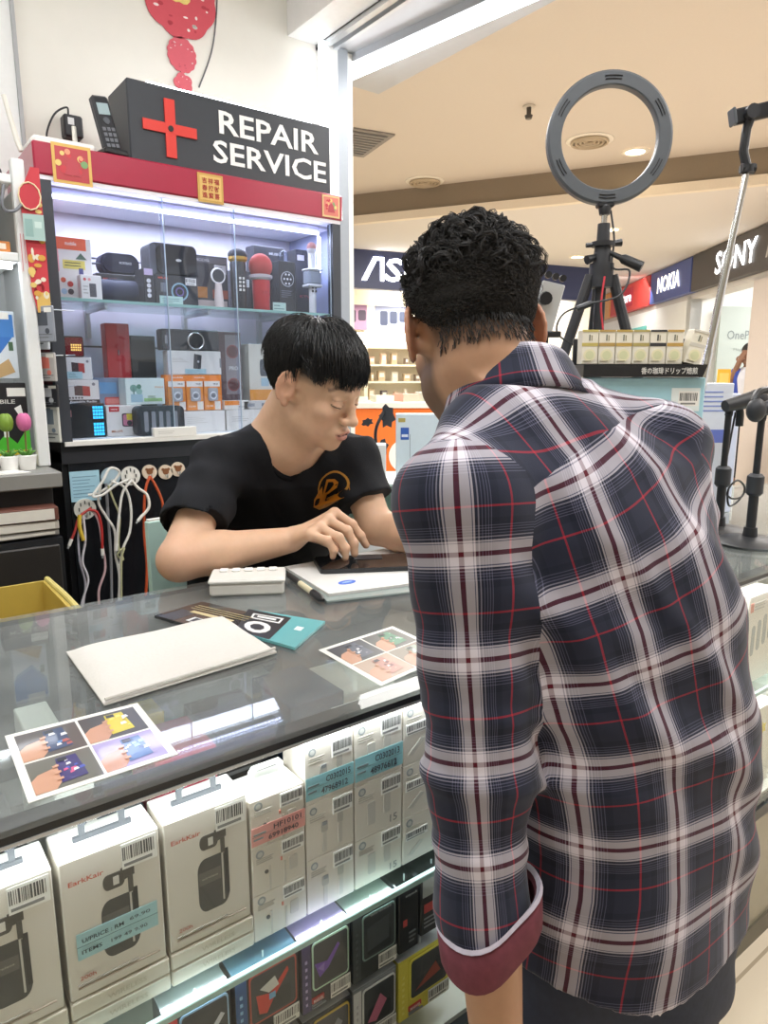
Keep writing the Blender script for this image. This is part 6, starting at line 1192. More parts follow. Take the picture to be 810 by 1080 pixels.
flat_pack('accessory_pack', 'black glossy pack with white print, half under the white pouch', ((163, 652), (213, 637), (283, 653), (236, 672)), '#26282b', [R_(.02, .5, .72, .95, '#3a3d42'), R_(.12, .32, .3, .62, '#d8d8d6'), R_(.14, .30, .34, .58, '#33363a'), R_(.45, .55, .2, .8, '#c9b88a'), R_(.62, .64, .1, .9, '#b8a878'), R_(.70, .72, .1, .9, '#b8a878'), R_(.78, .80, .1, .9, '#b8a878')])
flat_pack('accessory_pack', 'teal pack with a black and white emblem at the right of the white pouch', ((262, 645), (343, 658), (311, 686), (248, 668)), '#6fb4b8', [([(0, 0), (.58, .02), (.60, .92), (0, 1)], '#2a2c30'), R_(.10, .52, .62, .84, '#e6e6e4'), R_(.13, .49, .66, .80, '#2a2c30'), R_(.18, .44, .70, .77, '#e6e6e4')]+[([(.28+.20*cos(a), .32+.22*sin(a)) for a in np.linspace(0, 2*pi, 13)[:-1]], '#dfe0de'), ([(.28+.11*cos(a), .32+.12*sin(a)) for a in np.linspace(0, 2*pi, 9)[:-1]], '#2a2c30'), R_(.76, .86, .50, .64, '#d8ecec')])
c = quad(((221, 630), (300, 627))); d = c[1]-c[0]; d /= np.linalg.norm(d); t = thing('calculator', 'white plastic desk calculator with its keys along the top edge', 'calculator', (c[0]+c[1])/2, atan2(d[1], d[0])); w = np.linalg.norm(c[1]-c[0]); b = MB(); b.rbox(-w/2, w/2, 0, .075, .0, .022, mat('#d9d6cf', .4), .004); b.rbox(-w/2-.002, w/2+.002, -.002, .077, .022, .030, mat('#e0ddd7', .4), .003); b.build('body', t)
for i in range(5): b = MB(); b.rbox(-w*.40+i*w*.17, -w*.40+i*w*.17+w*.12, .050, .066, .030, .034, mat('#f4f2ee', .4), .0015); b.build('key', t)
# work mat, pad and phone
c = quad(((300, 602), (345, 636), (470, 622), (425, 586))); o = np.mean(c, 0); t = thing('work_mat', 'clear grey plastic work mat under the white pad', 'mat', (o[0], o[1], CT)); b = MB(); b.zprism([tuple((p-o)[:2]) for p in (c[1], c[2], c[3], c[0])], .0003, .0035, mat('#8f9b98', .2, coat=.3)); b.build('mat', t)
c2 = [at(x, y, Z=CT+.004) for x, y in ((300, 600), (347, 629), (470, 613), (425, 577))]; o2 = np.mean(c2, 0); t = thing('paper_pad', 'white pad with a blue oval sticker under the dark phone', 'pad', (o2[0], o2[1], CT+.0037)); b = MB(); b.zprism([tuple((p-o2)[:2]) for p in (c2[1], c2[2], c2[3], c2[0])], 0, .005, mat('#dad8d4', .5)); b.build('pages', t); P = at(366, 614, Z=CT+.009)-o2; b = MB(); b.zprism([(P[0]+.018*cos(a), P[1]+.011*sin(a)) for a in np.linspace(0, 2*pi, 25)[:-1]], .005, .0056, mat('#3a6ad0', .4)); b.zprism([(P[0]+.011*cos(a), P[1]+.003*sin(a)) for a in np.linspace(0, 2*pi, 13)[:-1]], .0056, .0058, mat('#a8c4f0', .4)); b.build('sticker', t)
c3 = [at(x, y, Z=CT+.016) for x, y in ((330, 588), (338, 602), (440, 598), (432, 584))]; o3 = np.mean(c3, 0); t = thing('mobile_phone', 'dark mobile phone lying on the white pad under the young man\'s fingers', 'phone', (o3[0], o3[1], CT+.009)); b = MB(); Q = [np.array((p-o3)[:2]) for p in (c3[1], c3[2], c3[3], c3[0])]; cen = np.mean(Q, 0)
rq = []
for i in range(4):
    a, p, nx = Q[i-1], Q[i], Q[(i+1) % 4]; u1 = (a-p)/np.linalg.norm(a-p); u2 = (nx-p)/np.linalg.norm(nx-p)
    for k in range(5): s = k/4; rq.append(p+u1*.010*(1-s)**2+u2*.010*s**2)
b.zprism([tuple(p) for p in rq], 0, .008, mat('#26282c', .3)); b.zprism([tuple(cen+(p-cen)*.97) for p in rq], .008, .009, mat('#1a1c20', .12, coat=.5)); b.build('body', t); b = MB(); b.zprism([tuple(cen+(p-cen)*np.array((.30, .30))+np.array((.02, .02))) for p in rq], .009, .010, mat('#30333a', .3)); b.build('camera_island', t)
A, Bp = at(305, 607, Z=CT+.010), at(341, 633, Z=CT+.010); t = thing('pen_tool', 'black and cream pen-shaped tool beside the calculator', 'tool', (A+Bp)/2); L = lambda s: A+(Bp-A)*s-(A+Bp)/2; b = MB(); b.tube([L(0), L(.35)], .0055, mat('#2a2a2c', .4), 12); b.build('cap', t, True); b = MB(); b.tube([L(.35), L(.72)], .0055, mat('#d9cfae', .4), 12); b.build('barrel', t, True); b = MB(); b.tube([L(.72), L(.93), L(1.0)], [.0068, .0068, .003], mat('#1f2022', .35), 12); b.build('grip', t, True)
# tweezer-like tool in the hand
A, Bp = at(349, 574, Y=1.125), at(361, 588, Y=1.09); t = thing('sim_tool', 'small silver tool pinched in the young man\'s hand', 'tool', A); b = MB(); b.tube([(0, 0, 0), Bp-A], [.004, .0015], mat('#c9ccd0', .25, .8), 8); b.build('shaft', t, True); b = MB(); b.sph((0, 0, 0), .0055, mat('#d9d9dc', .3), 10, 8); b.build('end', t, True)
# ---------------------------------------------------------------- right-hand counter goods
pack('cable_box', 'white carton with four grey pill shapes on the shelf right of the plaid shirt', 'box', (1.475, 1.60), (.6675, .872), .67, .08, '#e4ddd2', [('o', rr(.18+.2*k, .30+.2*k, .32+.04*k, .66+.04*k, .05), '#a4a8a6') for k in range(4)]+[('p', .06, .16, .82, .92, '#d88a78'), ('l', .2, .6, .82, .92, '#b0aca4', 3)])
pack('cable_box', 'white carton with a brown drawing left of the four-pill carton', 'box', (1.39, 1.472), (.6675, .80), .69, .08, '#e9e3d8', [('p', .1, .3, .1, .4, '#c9b8a2'), ('b', .55, .95, .7, .95)])
pack('cable_box', 'white carton with an orange outline picture past the four-pill carton', 'box', (1.605, 1.70), (.6675, .80), .67, .08, '#e6e0d4', [('o', rr(.1, .45, .2, .7, .04), '#b07a54'), ('o', rr(.15, .40, .26, .64, .04), '#e6e0d4')])
pack('accessory_box', 'white carton with a yellow star sticker on the lower shelf at the right', 'box', (1.53, 1.63), (.4005, .60), .66, .10, '#dfdcd2', [('o', [(.5+.16*(1 if k % 2 else .5)*cos(k*pi/5), .72+.09*(1 if k % 2 else .5)*sin(k*pi/5)) for k in range(10)], '#e0c81c'), ('l', .1, .6, .1, .3, '#a8a49a', 4)])
pack('accessory_box', 'pale carton behind the yellow-star carton on the lower shelf', 'box', (1.64, 1.76), (.4005, .62), .68, .10, '#cfd4d0', [('p', .1, .9, .6, .8, '#b0bcb8')])
# ================================================================ STANDS ON THE RIGHT-HAND COUNTER
bk = mat('#2b2c30', .5); bk2 = mat('#1d1e21', .45); gm = mat('#55595e', .5); chrome = mat('#cfd0cf', .18, 1)
# ring light on its tripod
P = at(642, 147, D=1.60); base = np.array((P[0], P[1], CT)); t = thing('ring_light', 'round grey ring light on a black tripod, its back towards us', 'ring light', base, radians(-38)); H = P[2]-CT
def rl(nm, b, smooth=True): return b.build(nm, t, smooth)
b = MB(); b.lathe([(.1015, -.010), (.1035, -.0125), (.126, -.0125), (.131, -.008), (.131, .008), (.126, .011), (.1035, .011), (.1005, .006), (.1015, -.010)], (0, 0, H), mat('#565a5f', .5), 72, 'y'); ringo = rl('ring_housing', b)
b = MB(); b.lathe([(.104, .011), (.125, .011), (.125, .013), (.104, .013)], (0, 0, H), mat('#e9e6e0', .4), 64, 'y'); rl('diffuser', b)
for k in range(6):
    b = MB(); a0 = pi/2+k*pi/3
    for R in (.1125, .1185):
        pts = [(R*cos(a0+s*.15), -.0135, H+R*sin(a0+s*.15)) for s in np.linspace(-1, 1, 9)]; b.tube(pts, .0011, mat('#1e1f22', .6), 6)
    rl('vent_slots', b)
b = MB(); b.tube([(0, 0, H-.130), (0, 0, H-.135), (0, 0, H-.150)], [.012, .014, .011], bk2, 14); b.rbox(-.018, .018, -.012, .012, H-.136, H-.125, bk2, .003); rl('mount', b)
b = MB(); b.tube([(0, 0, H-.150), (0, 0, H-.168)], .006, chrome, 10); rl('screw', b)
b = MB(); b.tube([(0, 0, H-.168), (0, 0, H-.205)], [.013, .014], bk, 16); b.tube([(0, 0, H-.205), (0, 0, H-.215)], .024, bk2, 18); b.tube([(-.004, 0, H-.21), (-.036, 0, H-.212)], .005, bk2, 8); b.tube([(.004, 0, H-.21), (.040, 0, H-.206)], [.005, .008], bk2, 8); b.tube([(0, 0, H-.215), (0, 0, H-.25)], [.017, .020], bk, 16); rl('pan_head', b)
b = MB(); b.tube([(.012, -.01, H-.228), (.034, -.018, H-.240), (.040, -.020, H-.243), (.076, -.034, H-.262)], [.005, .006, .0105, .0115], bk2, 12); rl('handle', b)
b = MB(); b.tube([(-.014, -.004, H-.236), (-.036, -.012, H-.244)], [.006, .010], bk2, 10); rl('knob', b)
b = MB(); b.tube([(0, 0, H-.25), (0, 0, H-.30), (0, 0, H-.302), (0, 0, .30)], [.026, .026, .012, .012], bk, 16); rl('column', b)
for k, a in enumerate((radians(185), radians(-10), radians(85))):
    d = np.array((cos(a), sin(a), 0)); b = MB(); top = np.array((0, 0, H-.275))+d*.024; bot = d*.200+np.array((0, 0, .012)); m = top+(bot-top)*.45; b.tube([top, m], .0115, bk, 10); b.tube([m, bot], .0085, bk2, 10); lg = rl('leg', b); b = MB(); b.tube([bot+np.array((0, 0, .006)), bot-np.array((0, 0, .0115))], [.010, .012], bk2, 10); b.build('rubber_foot', lg, True)
    b = MB(); b.tube([np.array((0, 0, .30)), top+(bot-top)*.55], .004, bk2, 6); rl('brace', b)
b = MB(); b.tube(spline([(.014, .004, H-.14), (.022, -.006, H-.2), (.018, -.02, H-.26), (.050, -.035, H-.27), (.030, -.045, H-.32), (-.04, -.05, H-.34), (-.09, -.05, H-.36), (-.10, -.05, H-.40), (-.05, -.04, H-.43), (-.01, -.03, H-.46)], 8), .0022, bk2, 6); rl('cable', b)
b = MB(); b.tube([(-.030, -.050, H-.337), (-.062, -.050, H-.349)], .0065, bk2, 8); rl('inline_switch', b)
b = MB(); b.tube(spline([(.0, -.028, H-.28), (-.006, -.034, H-.34), (.002, -.034, H-.40), (-.004, -.03, H-.42)], 6), .0022, mat('#c03440', .6), 6); rl('red_lanyard', b)
# tablet bracket
P = at(577, 322, D=1.30); t = thing('tablet_holder', 'silver tablet bracket with black clamp pads on a stand, behind the curly-haired man\'s ear', 'holder', (P[0], P[1], CT), radians(-37)); H = P[2]-CT
b = MB(); b.frame((0, 0, H), (.96, 0, -.22), (0, 1, 0), (.24, 0, .97), lambda s: s.rbox(-.020, .022, -.003, .003, -.045, .040, mat('#c9ccce', .3, .5), .002)); b.build('plate', t)
for k in range(3): b = MB(); b.tube([(.000+.013*k, -.004, H+.040-.003*k+.012), (.000+.013*k, .006, H+.040-.003*k+.012)], .006, bk2, 10); b.build('clamp_pad', t, True)
b = MB(); b.tube([(-.004, -.003, H+.012), (-.006, -.018, H+.010)], [.012, .011], bk2, 12); b.build('knob', t, True); b = MB(); b.rbox(-.028, .026, -.008, .006, H-.056, H-.045, bk2, .002); b.build('lower_clamp', t); b = MB(); b.tube([(0, .008, H-.03), (0, .01, .014)], .007, bk2, 10); b.build('pole', t, True); b = MB(); b.cyl((0, .01, 0), (0, .01, .014), .05, bk2, n=24); b.build('base', t, True)
# selfie stick
A = at(788, 178, D=1.45); Bt = at(716, 520, D=1.40); Bt[2] = max(Bt[2], CT+.02); A0 = np.array((Bt[0], Bt[1], CT)); t = thing('selfie_stick', 'silver telescopic selfie stick with a black phone clamp on top, leaning slightly', 'selfie stick', A0); d = A-Bt
b = MB(); L = lambda s: Bt-A0+d*s; b.tube([L(0), L(.45)], .0088, chrome, 12); b.tube([L(.45), L(.75)], .0074, chrome, 12); b.tube([L(.75), L(1)], .0060, chrome, 12); b.build('pole', t, True)
top = A-A0; rx = np.array((sin(AZ), -cos(AZ), 0)); fx = np.array((cos(AZ), sin(AZ), 0)); up = np.array((0, 0, 1.))
b = MB(); b.tube([top-up*.008, top+up*.006], .013, bk2, 12); b.tube([top+rx*-.012, top+rx*.014], .010, bk2, 10); b.build('hinge', t, True)
b = MB(); b.tube([top, top+up*.03-rx*.010, top+up*.07-rx*.008, top+up*.088-rx*.003], [.009, .0085, .0085, .009], bk2, 10); b.build('arm', t, True)
c = top+up*.098-rx*.002; b = MB(); b.frame(c, rx*.97+up*.22, fx, up*.97-rx*.22, lambda s: (s.rbox(-.034, .040, -.004, .010, -.014, .014, bk2, .003), s.rbox(-.040, -.034, -.016, .010, -.015, .015, gm, .002), s.rbox(.038, .044, -.016, .010, -.015, .015, gm, .002), s.tube([(-.004, -.018, 0), (-.004, -.004, 0)], .013, bk, 14))); b.build('phone_clamp', t)
b = MB(); b.tube([(0, 0, 0), (0, 0, .02), L(0)], [.045, .045, .010], bk2, 18); b.build('base', t, True)
# tall pale blue carton with the tray of small boxes on it
P = at(679, 398, D=1.28); rz = radians(-37); t = thing('carton', 'pale blue carton with a white barcode label under the tray of small boxes', 'box', (P[0], P[1], CT), rz); h = P[2]-CT; b = MB(); b.rbox(-.10, .112, 0, .12, 0, h, mat('#a9d6e4', .5), .002); b.build('box', t); b = MB(); prints(b, .215, h, [('p', .74, .98, .84, .95, '#e9f2f2'), ('b', .80, .97, .865, .935)], -.0005); b.build('barcode_label', t)
t = thing('display_tray', 'black counter tray with white Japanese lettering holding the seven small boxes', 'tray', (P[0], P[1]+.0, CT+h+.0005), rz); b = MB(); b.prism([(-.112, 0), (.100, 0), (.108, .022), (-.112, .022)], -.012, .07, mat('#202124', .4)); b.rbox(-.112, .108, .062, .07, .022, .07, mat('#26272b', .4), .001); b.build('tray', t); b = MB(); b.text('香の珈琲ドリップ焙煎', (.04, -.0125, .011), .012, mat('#d9d9d4', .5), True, .10); b.build('lettering', t)
u = np.array((cos(rz), sin(rz), 0)); vv = np.array((-sin(rz), cos(rz), 0))
for k in range(7):
    q = np.array((P[0], P[1], CT+h+.0235))+u*(-.096+.0305*k)+vv*.012; w, hh = .029, .060
    cols = ('#c9b86a', '#b89a5c', '#c4a458', '#b8a868', '#3c3c3e', '#c9a45c', '#d8d4c8')[k]
    lab = ('with a pale green top, at the left end of the tray', 'with a gold stripe, second from the left end of the tray', 'with a gold stripe, third from the left end of the tray', 'with a pale gold stripe, in the middle of the tray', 'with a dark stripe and dark figure, near mid tray', 'with a gold top edge, beside the tilted one in the tray', 'tilted against the right end of the tray')[k]
    L = [('p', 0, 1, .52, .62, cols), ('d', .5, .26, .38, '#efe9c4'), ('d', .5, .26, .26, '#dfe0b4'), ('p', .42, .50, .68, .86, '#7a7a6a' if k != 4 else '#2a2a2c'), ('p', .56, .62, .68, .84, '#a0987a'), ('p', 0, 1, .94, 1, cols), ('l', .1, .9, .06, .12, '#b0a88c', 1)]
    o = pack('drip_box', 'small cream box '+lab, 'box', (q[0]-w/2, q[0]+w/2), (q[2], q[2]+hh), q[1], .03, '#efe9d8', L, None, 'small cream boxes in the black tray', rz, .0008)
    if k == 6: o.rotation_euler = (0, radians(14), rz); o.location = tuple(q+u*.002)
# white and blue cartons behind
for i, (xl, xr, yt, yb, D, c, L, lab) in enumerate(((738, 775, 404, 470, 1.75, '#dfe3ee', [('p', .1, .9, .1, .3, '#6a7ac8'), ('l', .1, .9, .55, .9, '#8a98d0', 5)], 'white carton with blue lines right of the pale blue carton'), (752, 782, 415, 500, 1.95, '#c9d0e4', [('p', .1, .9, .7, .85, '#4a5cb8'), ('p', .1, .7, .3, .5, '#8a98d8')], 'blue-printed carton half behind the white carton with blue lines'))):
    a, c2 = at(xl, yt, D=D), at(xr, yt, D=D); w = np.linalg.norm((c2-a)[:2]); m = (a+c2)/2; t = thing('carton', lab, 'box', (m[0], m[1], CT), rz, 'cartons at the far end of the counter'); hh = m[2]-CT; b = MB(); b.rbox(-w/2, w/2, 0, .08, 0, hh, mat(c, .5), .002); prints(b, w, hh, [(q[0], q[1], q[2], .55+q[3]*.45, .55+q[4]*.45, *q[5:]) for q in L]); b.build('box', t)
# two black microphone stands
for i, (px, py, pt, lab) in enumerate(((790, 574, (783, 428), 'black desk microphone stand with round base, the nearer of the two at the right edge'), (757, 562, (772, 424), 'black desk microphone stand with round base, the farther of the two, cables round it'))):
    Bp = at(px, py, Z=CT); D = Bp[0]*cos(AZ)+Bp[1]*sin(AZ); T = at(*pt, D=D); t = thing('microphone_stand', lab, 'microphone stand', Bp, 0, 'black microphone stands'); hh = T[2]-CT
    b = MB(); b.lathe([(0, 0), (.072, 0), (.074, .006), (.060, .014), (.016, .020), (.014, .04), (0, .04)], (0, 0, 0), bk2, 36); b.build('base', t, True); b = MB(); b.tube([(0, 0, .03), (0, 0, hh*.45)], .0105, bk2, 12); b.tube([(0, 0, hh*.45), (0, 0, hh*.92)], .0075, bk2, 12); b.build('pole', t, True)
    b = MB(); b.tube([(0, 0, hh*.36), (0, 0, hh*.38), (0, 0, hh*.50), (0, 0, hh*.52)], [.013, .018, .018, .012], bk, 14); b.build('collar', t, True); b = MB(); b.tube(spline([(0, 0, hh*.9), (.01, 0, hh*.98), (.03, -.01, hh*.94), (.035, -.01, hh*.82)], 6), .009, bk2, 10); b.build('gooseneck', t, True)
    b = MB(); b.tube([(-.02, 0, hh*.97), (.05, -.03, hh*1.02)], [.014, .020], bk, 14); b.sph((.06, -.034, hh*1.025), (.024, .024, .022), mat('#26262a', .7, bump=.5, scale=600), 16, 10); b.build('microphone_head', t, True)
Bp = at(772, 520, D=1.72); t = thing('cable_loops', 'thin black cable loops hanging from the microphone stands', 'cable', (Bp[0], Bp[1], Bp[2])); b = MB(); b.tube(spline([(-.02, 0, .20), (-.035, 0, .12), (-.03, .01, .03), (-.01, 0, -.01), (.05, 0, -.015), (.06, 0, .01), (.02, 0, .03), (-.02, 0, .01), (-.01, 0, -.03), (.05, .01, -.03), (.07, 0, 0)], 8), .0026, bk2, 6); b.build('wire', t, True)
t = thing('headset', 'black and red headset lying on top of the microphone stands at the right edge', 'headset', at(806, 428, D=1.55)); b = MB(); b.tube(spline([(-.05, 0, .01), (-.03, .0, .03), (.02, .0, .032), (.06, 0, .01)], 8), .008, bk2, 8); b.build('headband', t, True)
for s, c in ((-.045, bk), (.055, bk)): b = MB(); b.sph((s, -.005, -.008), (.022, .020, .026), c, 14, 10); b.build('ear_cup', t, True)
b = MB(); b.tube([(.01, -.02, -.012), (.06, -.024, -.016)], .006, mat('#a02c34', .4), 8); b.build('red_trim', t, True)
# ================================================================ THE MALL BEYOND
def local(name, lab, cat, f, r, z, ang, grp=None): P = cfw(f, r, z); return thing(name, lab, cat, P, radians(ang), grp)
RW = 230.2; cdir = np.array((cos(radians(50.2)), sin(radians(50.2)), 0)); O3 = cfw(0, 3.8)
def on_wall(f, z=0): k = f/cos(radians(2.8)); return O3+cdir*k+np.array((0, 0, z))
wht = mat('#f2f3f0', .5); 
b = MB()
def wallseg(f0, f1, z0, z1, m, th=.15): P0, P1 = on_wall(f0), on_wall(f1); n = np.array((cdir[1], -cdir[0], 0)); b.zprism([tuple(p[:2]) for p in (P0, P0+n*th, P1+n*th, P1)], z0, z1, m)
wallseg(3.0, 8.33, 0, 2.44, mat('#cdc2ba', .6)); wallseg(10.2, 30, 0, 2.40, mat('#eef0ee', .5)); struct('wall_right', b)
b = MB(); wallseg(2.0, 30, 2.40, 2.47, mat('#cfcac4', .5), .25); wallseg(2.0, 30, 2.94, 2.96, mat('#c9a478', .6), .2); struct('trim_6', b)
b = MB(); n_ = np.array((cdir[1], -cdir[0], 0)); 
pw = on_wall(10.2); b.zprism([tuple(p[:2]) for p in (pw, pw+n_*6, pw+n_*6+cdir*.15, pw+cdir*.15)], 0, 3.0, wht); pw = on_wall(6.2); struct('wall_shop', b)
b = MB(); b.zprism([tuple(p[:2]) for p in (on_wall(6)+n_*.2, on_wall(6)+n_*6, on_wall(10.2)+n_*6, on_wall(10.2)+n_*.2)], 2.75, 2.8, mat('#f6f6f4', .6)); struct('ceiling_shop', b)
def sign(nm, lab, f0, f1, base, txt, tc, em, hgt=.22, w=None, cx=.5, extra=None, y0=2.47, y1=2.94, grp='lit shop signs along the right of the mall'):
    P = on_wall(f1, y0); L = np.linalg.norm(on_wall(f0)-on_wall(f1)); t = thing(nm, lab, 'sign', P, radians(RW), grp); b = MB(); b.rbox(0, L, -.10, .02, 0, y1-y0, mat(base, .45), .005); b.build('sign_box', t)
    b = MB(); b.text(txt, (L*cx, -.112, (y1-y0)*.52), hgt, mat(tc, .4, emit=em), True, w, th=.002); b.build('lettering', t)
    if extra: b = MB(); extra(b, L, y1-y0); b.build('emblem', t)
    return t
sign('shop_sign', 'dark brown sign with big white letters, nearest along the right side', 6.0, 9.98, '#4a4644', 'SONY', '#ffffff', 2.2, .27, 1.10, .34, lambda b, L, h: (b.text('//', (L*.56, -.115, h*.52), .27, mat('#b8b4b0', .5), True, .22), b.text('XPERIA', (L*.66, -.115, h*.18), .06, mat('#d8b8b0', .5), True, .5)))
sign('shop_sign', 'blue sign with white letters between the red and the dark brown sign', 10.02, 11.72, '#4a5a9c', 'NOKIA', '#fff6e0', 1.8, .24, .95, .5)
sign('shop_sign', 'red sign with a small white panel of letters, left of the blue sign', 11.78, 14.1, '#c83a34', 'E-store', '#ffffff', 1.4, .18, .8, .42, lambda b, L, h: b.box(L*.22, L*.62, -.106, -.102, .08, h*.85, mat('#b8283c', .5)))
sign('shop_sign', 'small orange sign farthest along the right side', 14.2, 17.0, '#e0a060', 'mobile', '#ffffff', 1.2, .18, .9, .5)
# shop panel with lettering, ceiling lights inside
P0, P1 = at(757, 360, D=10.0), at(812, 360, D=10.0); t = thing('wall_panel', 'grey-green panel with thin grey lettering inside the far right shop', 'sign', (*((P0+P1)/2)[:2], .6), radians(-37+2.8)); L = np.linalg.norm((P1-P0)[:2]); b = MB(); b.rbox(-L/2, L/2, 0, .05, 0, 1.68, mat('#a9b2ac', .6), .004); b.build('panel', t); b = MB(); b.text('OnePlus', (-L*.02, -.004, 1.30), .12, mat('#70787a', .5), False, .46); b.text('Flagship', (-L*.02, -.004, 1.10), .05, mat('#8d9694', .5), False, .25); b.build('lettering', t)
for i, (px, py) in enumerate(((786, 302), (800, 297), (779, 309))): P = at(px, py, Z=2.74); t = thing('panel_light', ('white ceiling panel light in the far right shop, middle one', 'white ceiling panel light in the far right shop, beside the pier', 'white ceiling panel light in the far right shop, farthest in')[i], 'ceiling light', P, radians(RW), 'panel lights in the far right shop'); b = MB(); b.box(-.16, .16, -.16, .16, 0, .01, mat('#ffffff', .4, emit=9)); b.build('diffuser', t); b = MB(); b.box(-.18, .18, -.18, .18, .004, .014, mat('#d9d9d9', .4)); b.build('frame', t)
t = thing('poster_board', 'teal board on the white shop front under the red sign', 'board', on_wall(13.0, 1.75)+np.array((0, 0, 0)), radians(RW)); b = MB(); b.rbox(-.9, .9, -.03, -.005, 0, .42, mat('#6fc4bc', .5), .004); b.build('board', t); b = MB(); b.box(-.8, -.1, -.032, -.03, .12, .3, mat('#a8e0d8', .5)); b.build('print', t)
# the far man
P = at(788, 392, D=8.7); mz = P[2]; troot = thing('person', 'man in white and blue shirt, hand at his face, in the far shop', 'person', (P[0], P[1], 0))
def far_man():
    loc = np.array(troot.location); g = -np.array((sin(AZ), -cos(AZ), 0))*.85-np.array((cos(AZ), sin(AZ), 0))*.5; g /= np.linalg.norm(g); R = basis(g-np.array((0, 0, .25)), (0, 0, 1)); O = at(790, 373, D=8.7); B = Body(); head(B, O, R, 1.0, False); B.setf(); rt = np.cross(g, (0, 0, 1)); nb = O-np.array((0, 0, .20))-g*.05; B.cap(O-np.array((0, 0, .06)), nb, .055, .06, .02)
    ch = nb-np.array((0, 0, .10)); pe = np.array((*(nb-g*.05)[:2], .92)); B.cap(ch, pe, .15, .14, .05); hands = []
    for s in (-1, 1):
        sh = nb+rt*.17*s-np.array((0, 0, .06)); el = sh+g*.16-np.array((0, 0, .24))+rt*.04*s; wr = (O+g*.10+rt*.05*s-np.array((0, 0, .10))) if s == 1 else el+g*.18-rt*.05*s; B.cap(ch+np.array((0, 0, .05)), sh, .08, .07, .03); B.cap(sh, el, .055, .045, .02); B.cap(el, wr, .042, .03, .01); d = (wr-el)/np.linalg.norm(wr-el); mc = [wr+d*.07+rt*(.03-.02*i) for i in range(4)]; hand(B, wr, mc, [[m+d*.03-g*.01, m+d*.045-g*.02, m+d*.055-g*.03] for m in mc], [wr+d*.03+rt*.045, wr+d*.05+rt*.055, wr+d*.07+rt*.05])
        hp = pe+rt*.09*s-np.array((0, 0, .04)); B.cap(hp, np.array((hp[0], hp[1], .48)), .085, .06, .03); B.cap(np.array((hp[0], hp[1], .48)), np.array((hp[0], hp[1], .06)), .06, .045, .02); B.cap(np.array((hp[0], hp[1], .045)), np.array((hp[0], hp[1], .04))+g*.15, .045, .035, .02)
    V, F = B.mesh(.008); C = np.tile(np.array((.30, .16, .10)), (len(V), 1)); o = np_mesh('body', V-loc, F, skin_mat('brown_skin'), troot); L = to_local(V, O, R, 1.0); w = ((L[:, 2] > .045) | ((L[:, 1] < -.01) & (L[:, 2] > -.04))) & (np.abs(L).max(1) < .16); colour_attr(o, C)
    T = Body(); T.cap(ch, pe-np.array((0, 0, .04)), .165, .155, .05)
    for s in (-1, 1): sh = nb+rt*.17*s-np.array((0, 0, .06)); el = sh+g*.16-np.array((0, 0, .24))+rt*.04*s; T.cap(ch+np.array((0, 0, .05)), sh, .088, .078, .03); T.cap(sh, sh+(el-sh)*.6, .066, .064, .02)
    V, F = T.mesh(.009); np_mesh('shirt', V-loc, F, mat('#e4e6ee', .8), troot)
    T = Body(); T.cap(nb+rt*.10+np.array((0, 0, -.02))+g*.12, pe+rt*.06+g*.13+np.array((0, 0, .2)), .06, .06, .02); V, F = T.mesh(.009); np_mesh('blue_panel', V-loc, F, mat('#3a52b0', .7), troot)
    K = Body(); K.setf(O, R, 1.0); K.ell((0, -.02, .038), (.083, .102, .092), .01); K.fn(lambda p: p[..., 2]-np.interp(p[..., 1], [-.14, -.06, .03, .06, .12], [-.03, .0, .03, .055, .06]), (-.12, -.14, -.14), (.12, .14, .16), .01, 's'); V, F = K.mesh(.007); np_mesh('hair', V-loc, F, mat('#1a1614', .6), troot)
    P_ = Body(); P_.cap(pe-np.array((0, 0, .02)), pe-np.array((0, 0, .10)), .150, .145, .03)
    for s in (-1, 1): hp = pe+rt*.09*s-np.array((0, 0, .04)); P_.cap(hp, np.array((hp[0], hp[1], .10)), .095, .06, .03)
    V, F = P_.mesh(.012); np_mesh('trousers', V-loc, F, mat('#2c3038', .8), troot)
if 'head' in globals(): far_man()
t = local('shop_counter', 'white shop counter with blue front in front of the far man', 'counter', 7.5, 3.32, 0, RW); b = MB(); b.rbox(-.5, .5, -.22, .22, 0, 1.10, mat('#dfe4f2', .4), .006); b.build('body', t); b = MB(); b.box(-.46, .46, -.226, -.22, .45, .95, mat('#7a8ee0', .4)); b.build('front_panel', t); b = MB(); b.rbox(-.52, .52, -.24, .24, 1.10, 1.13, mat('#f4f4f4', .3), .004); b.build('worktop', t)
P = at(765, 382, D=7.6); t = thing('price_ticket', 'small yellow ticket standing on the far white shop counter', 'sign', (P[0], P[1], 1.131), radians(-37)); b = MB(); b.rbox(-.07, .07, 0, .012, 0, .28, mat('#e8b83c', .5), .002); b.box(-.05, .05, -.001, 0, .12, .24, mat('#f0d070', .5)); b.build('card', t)
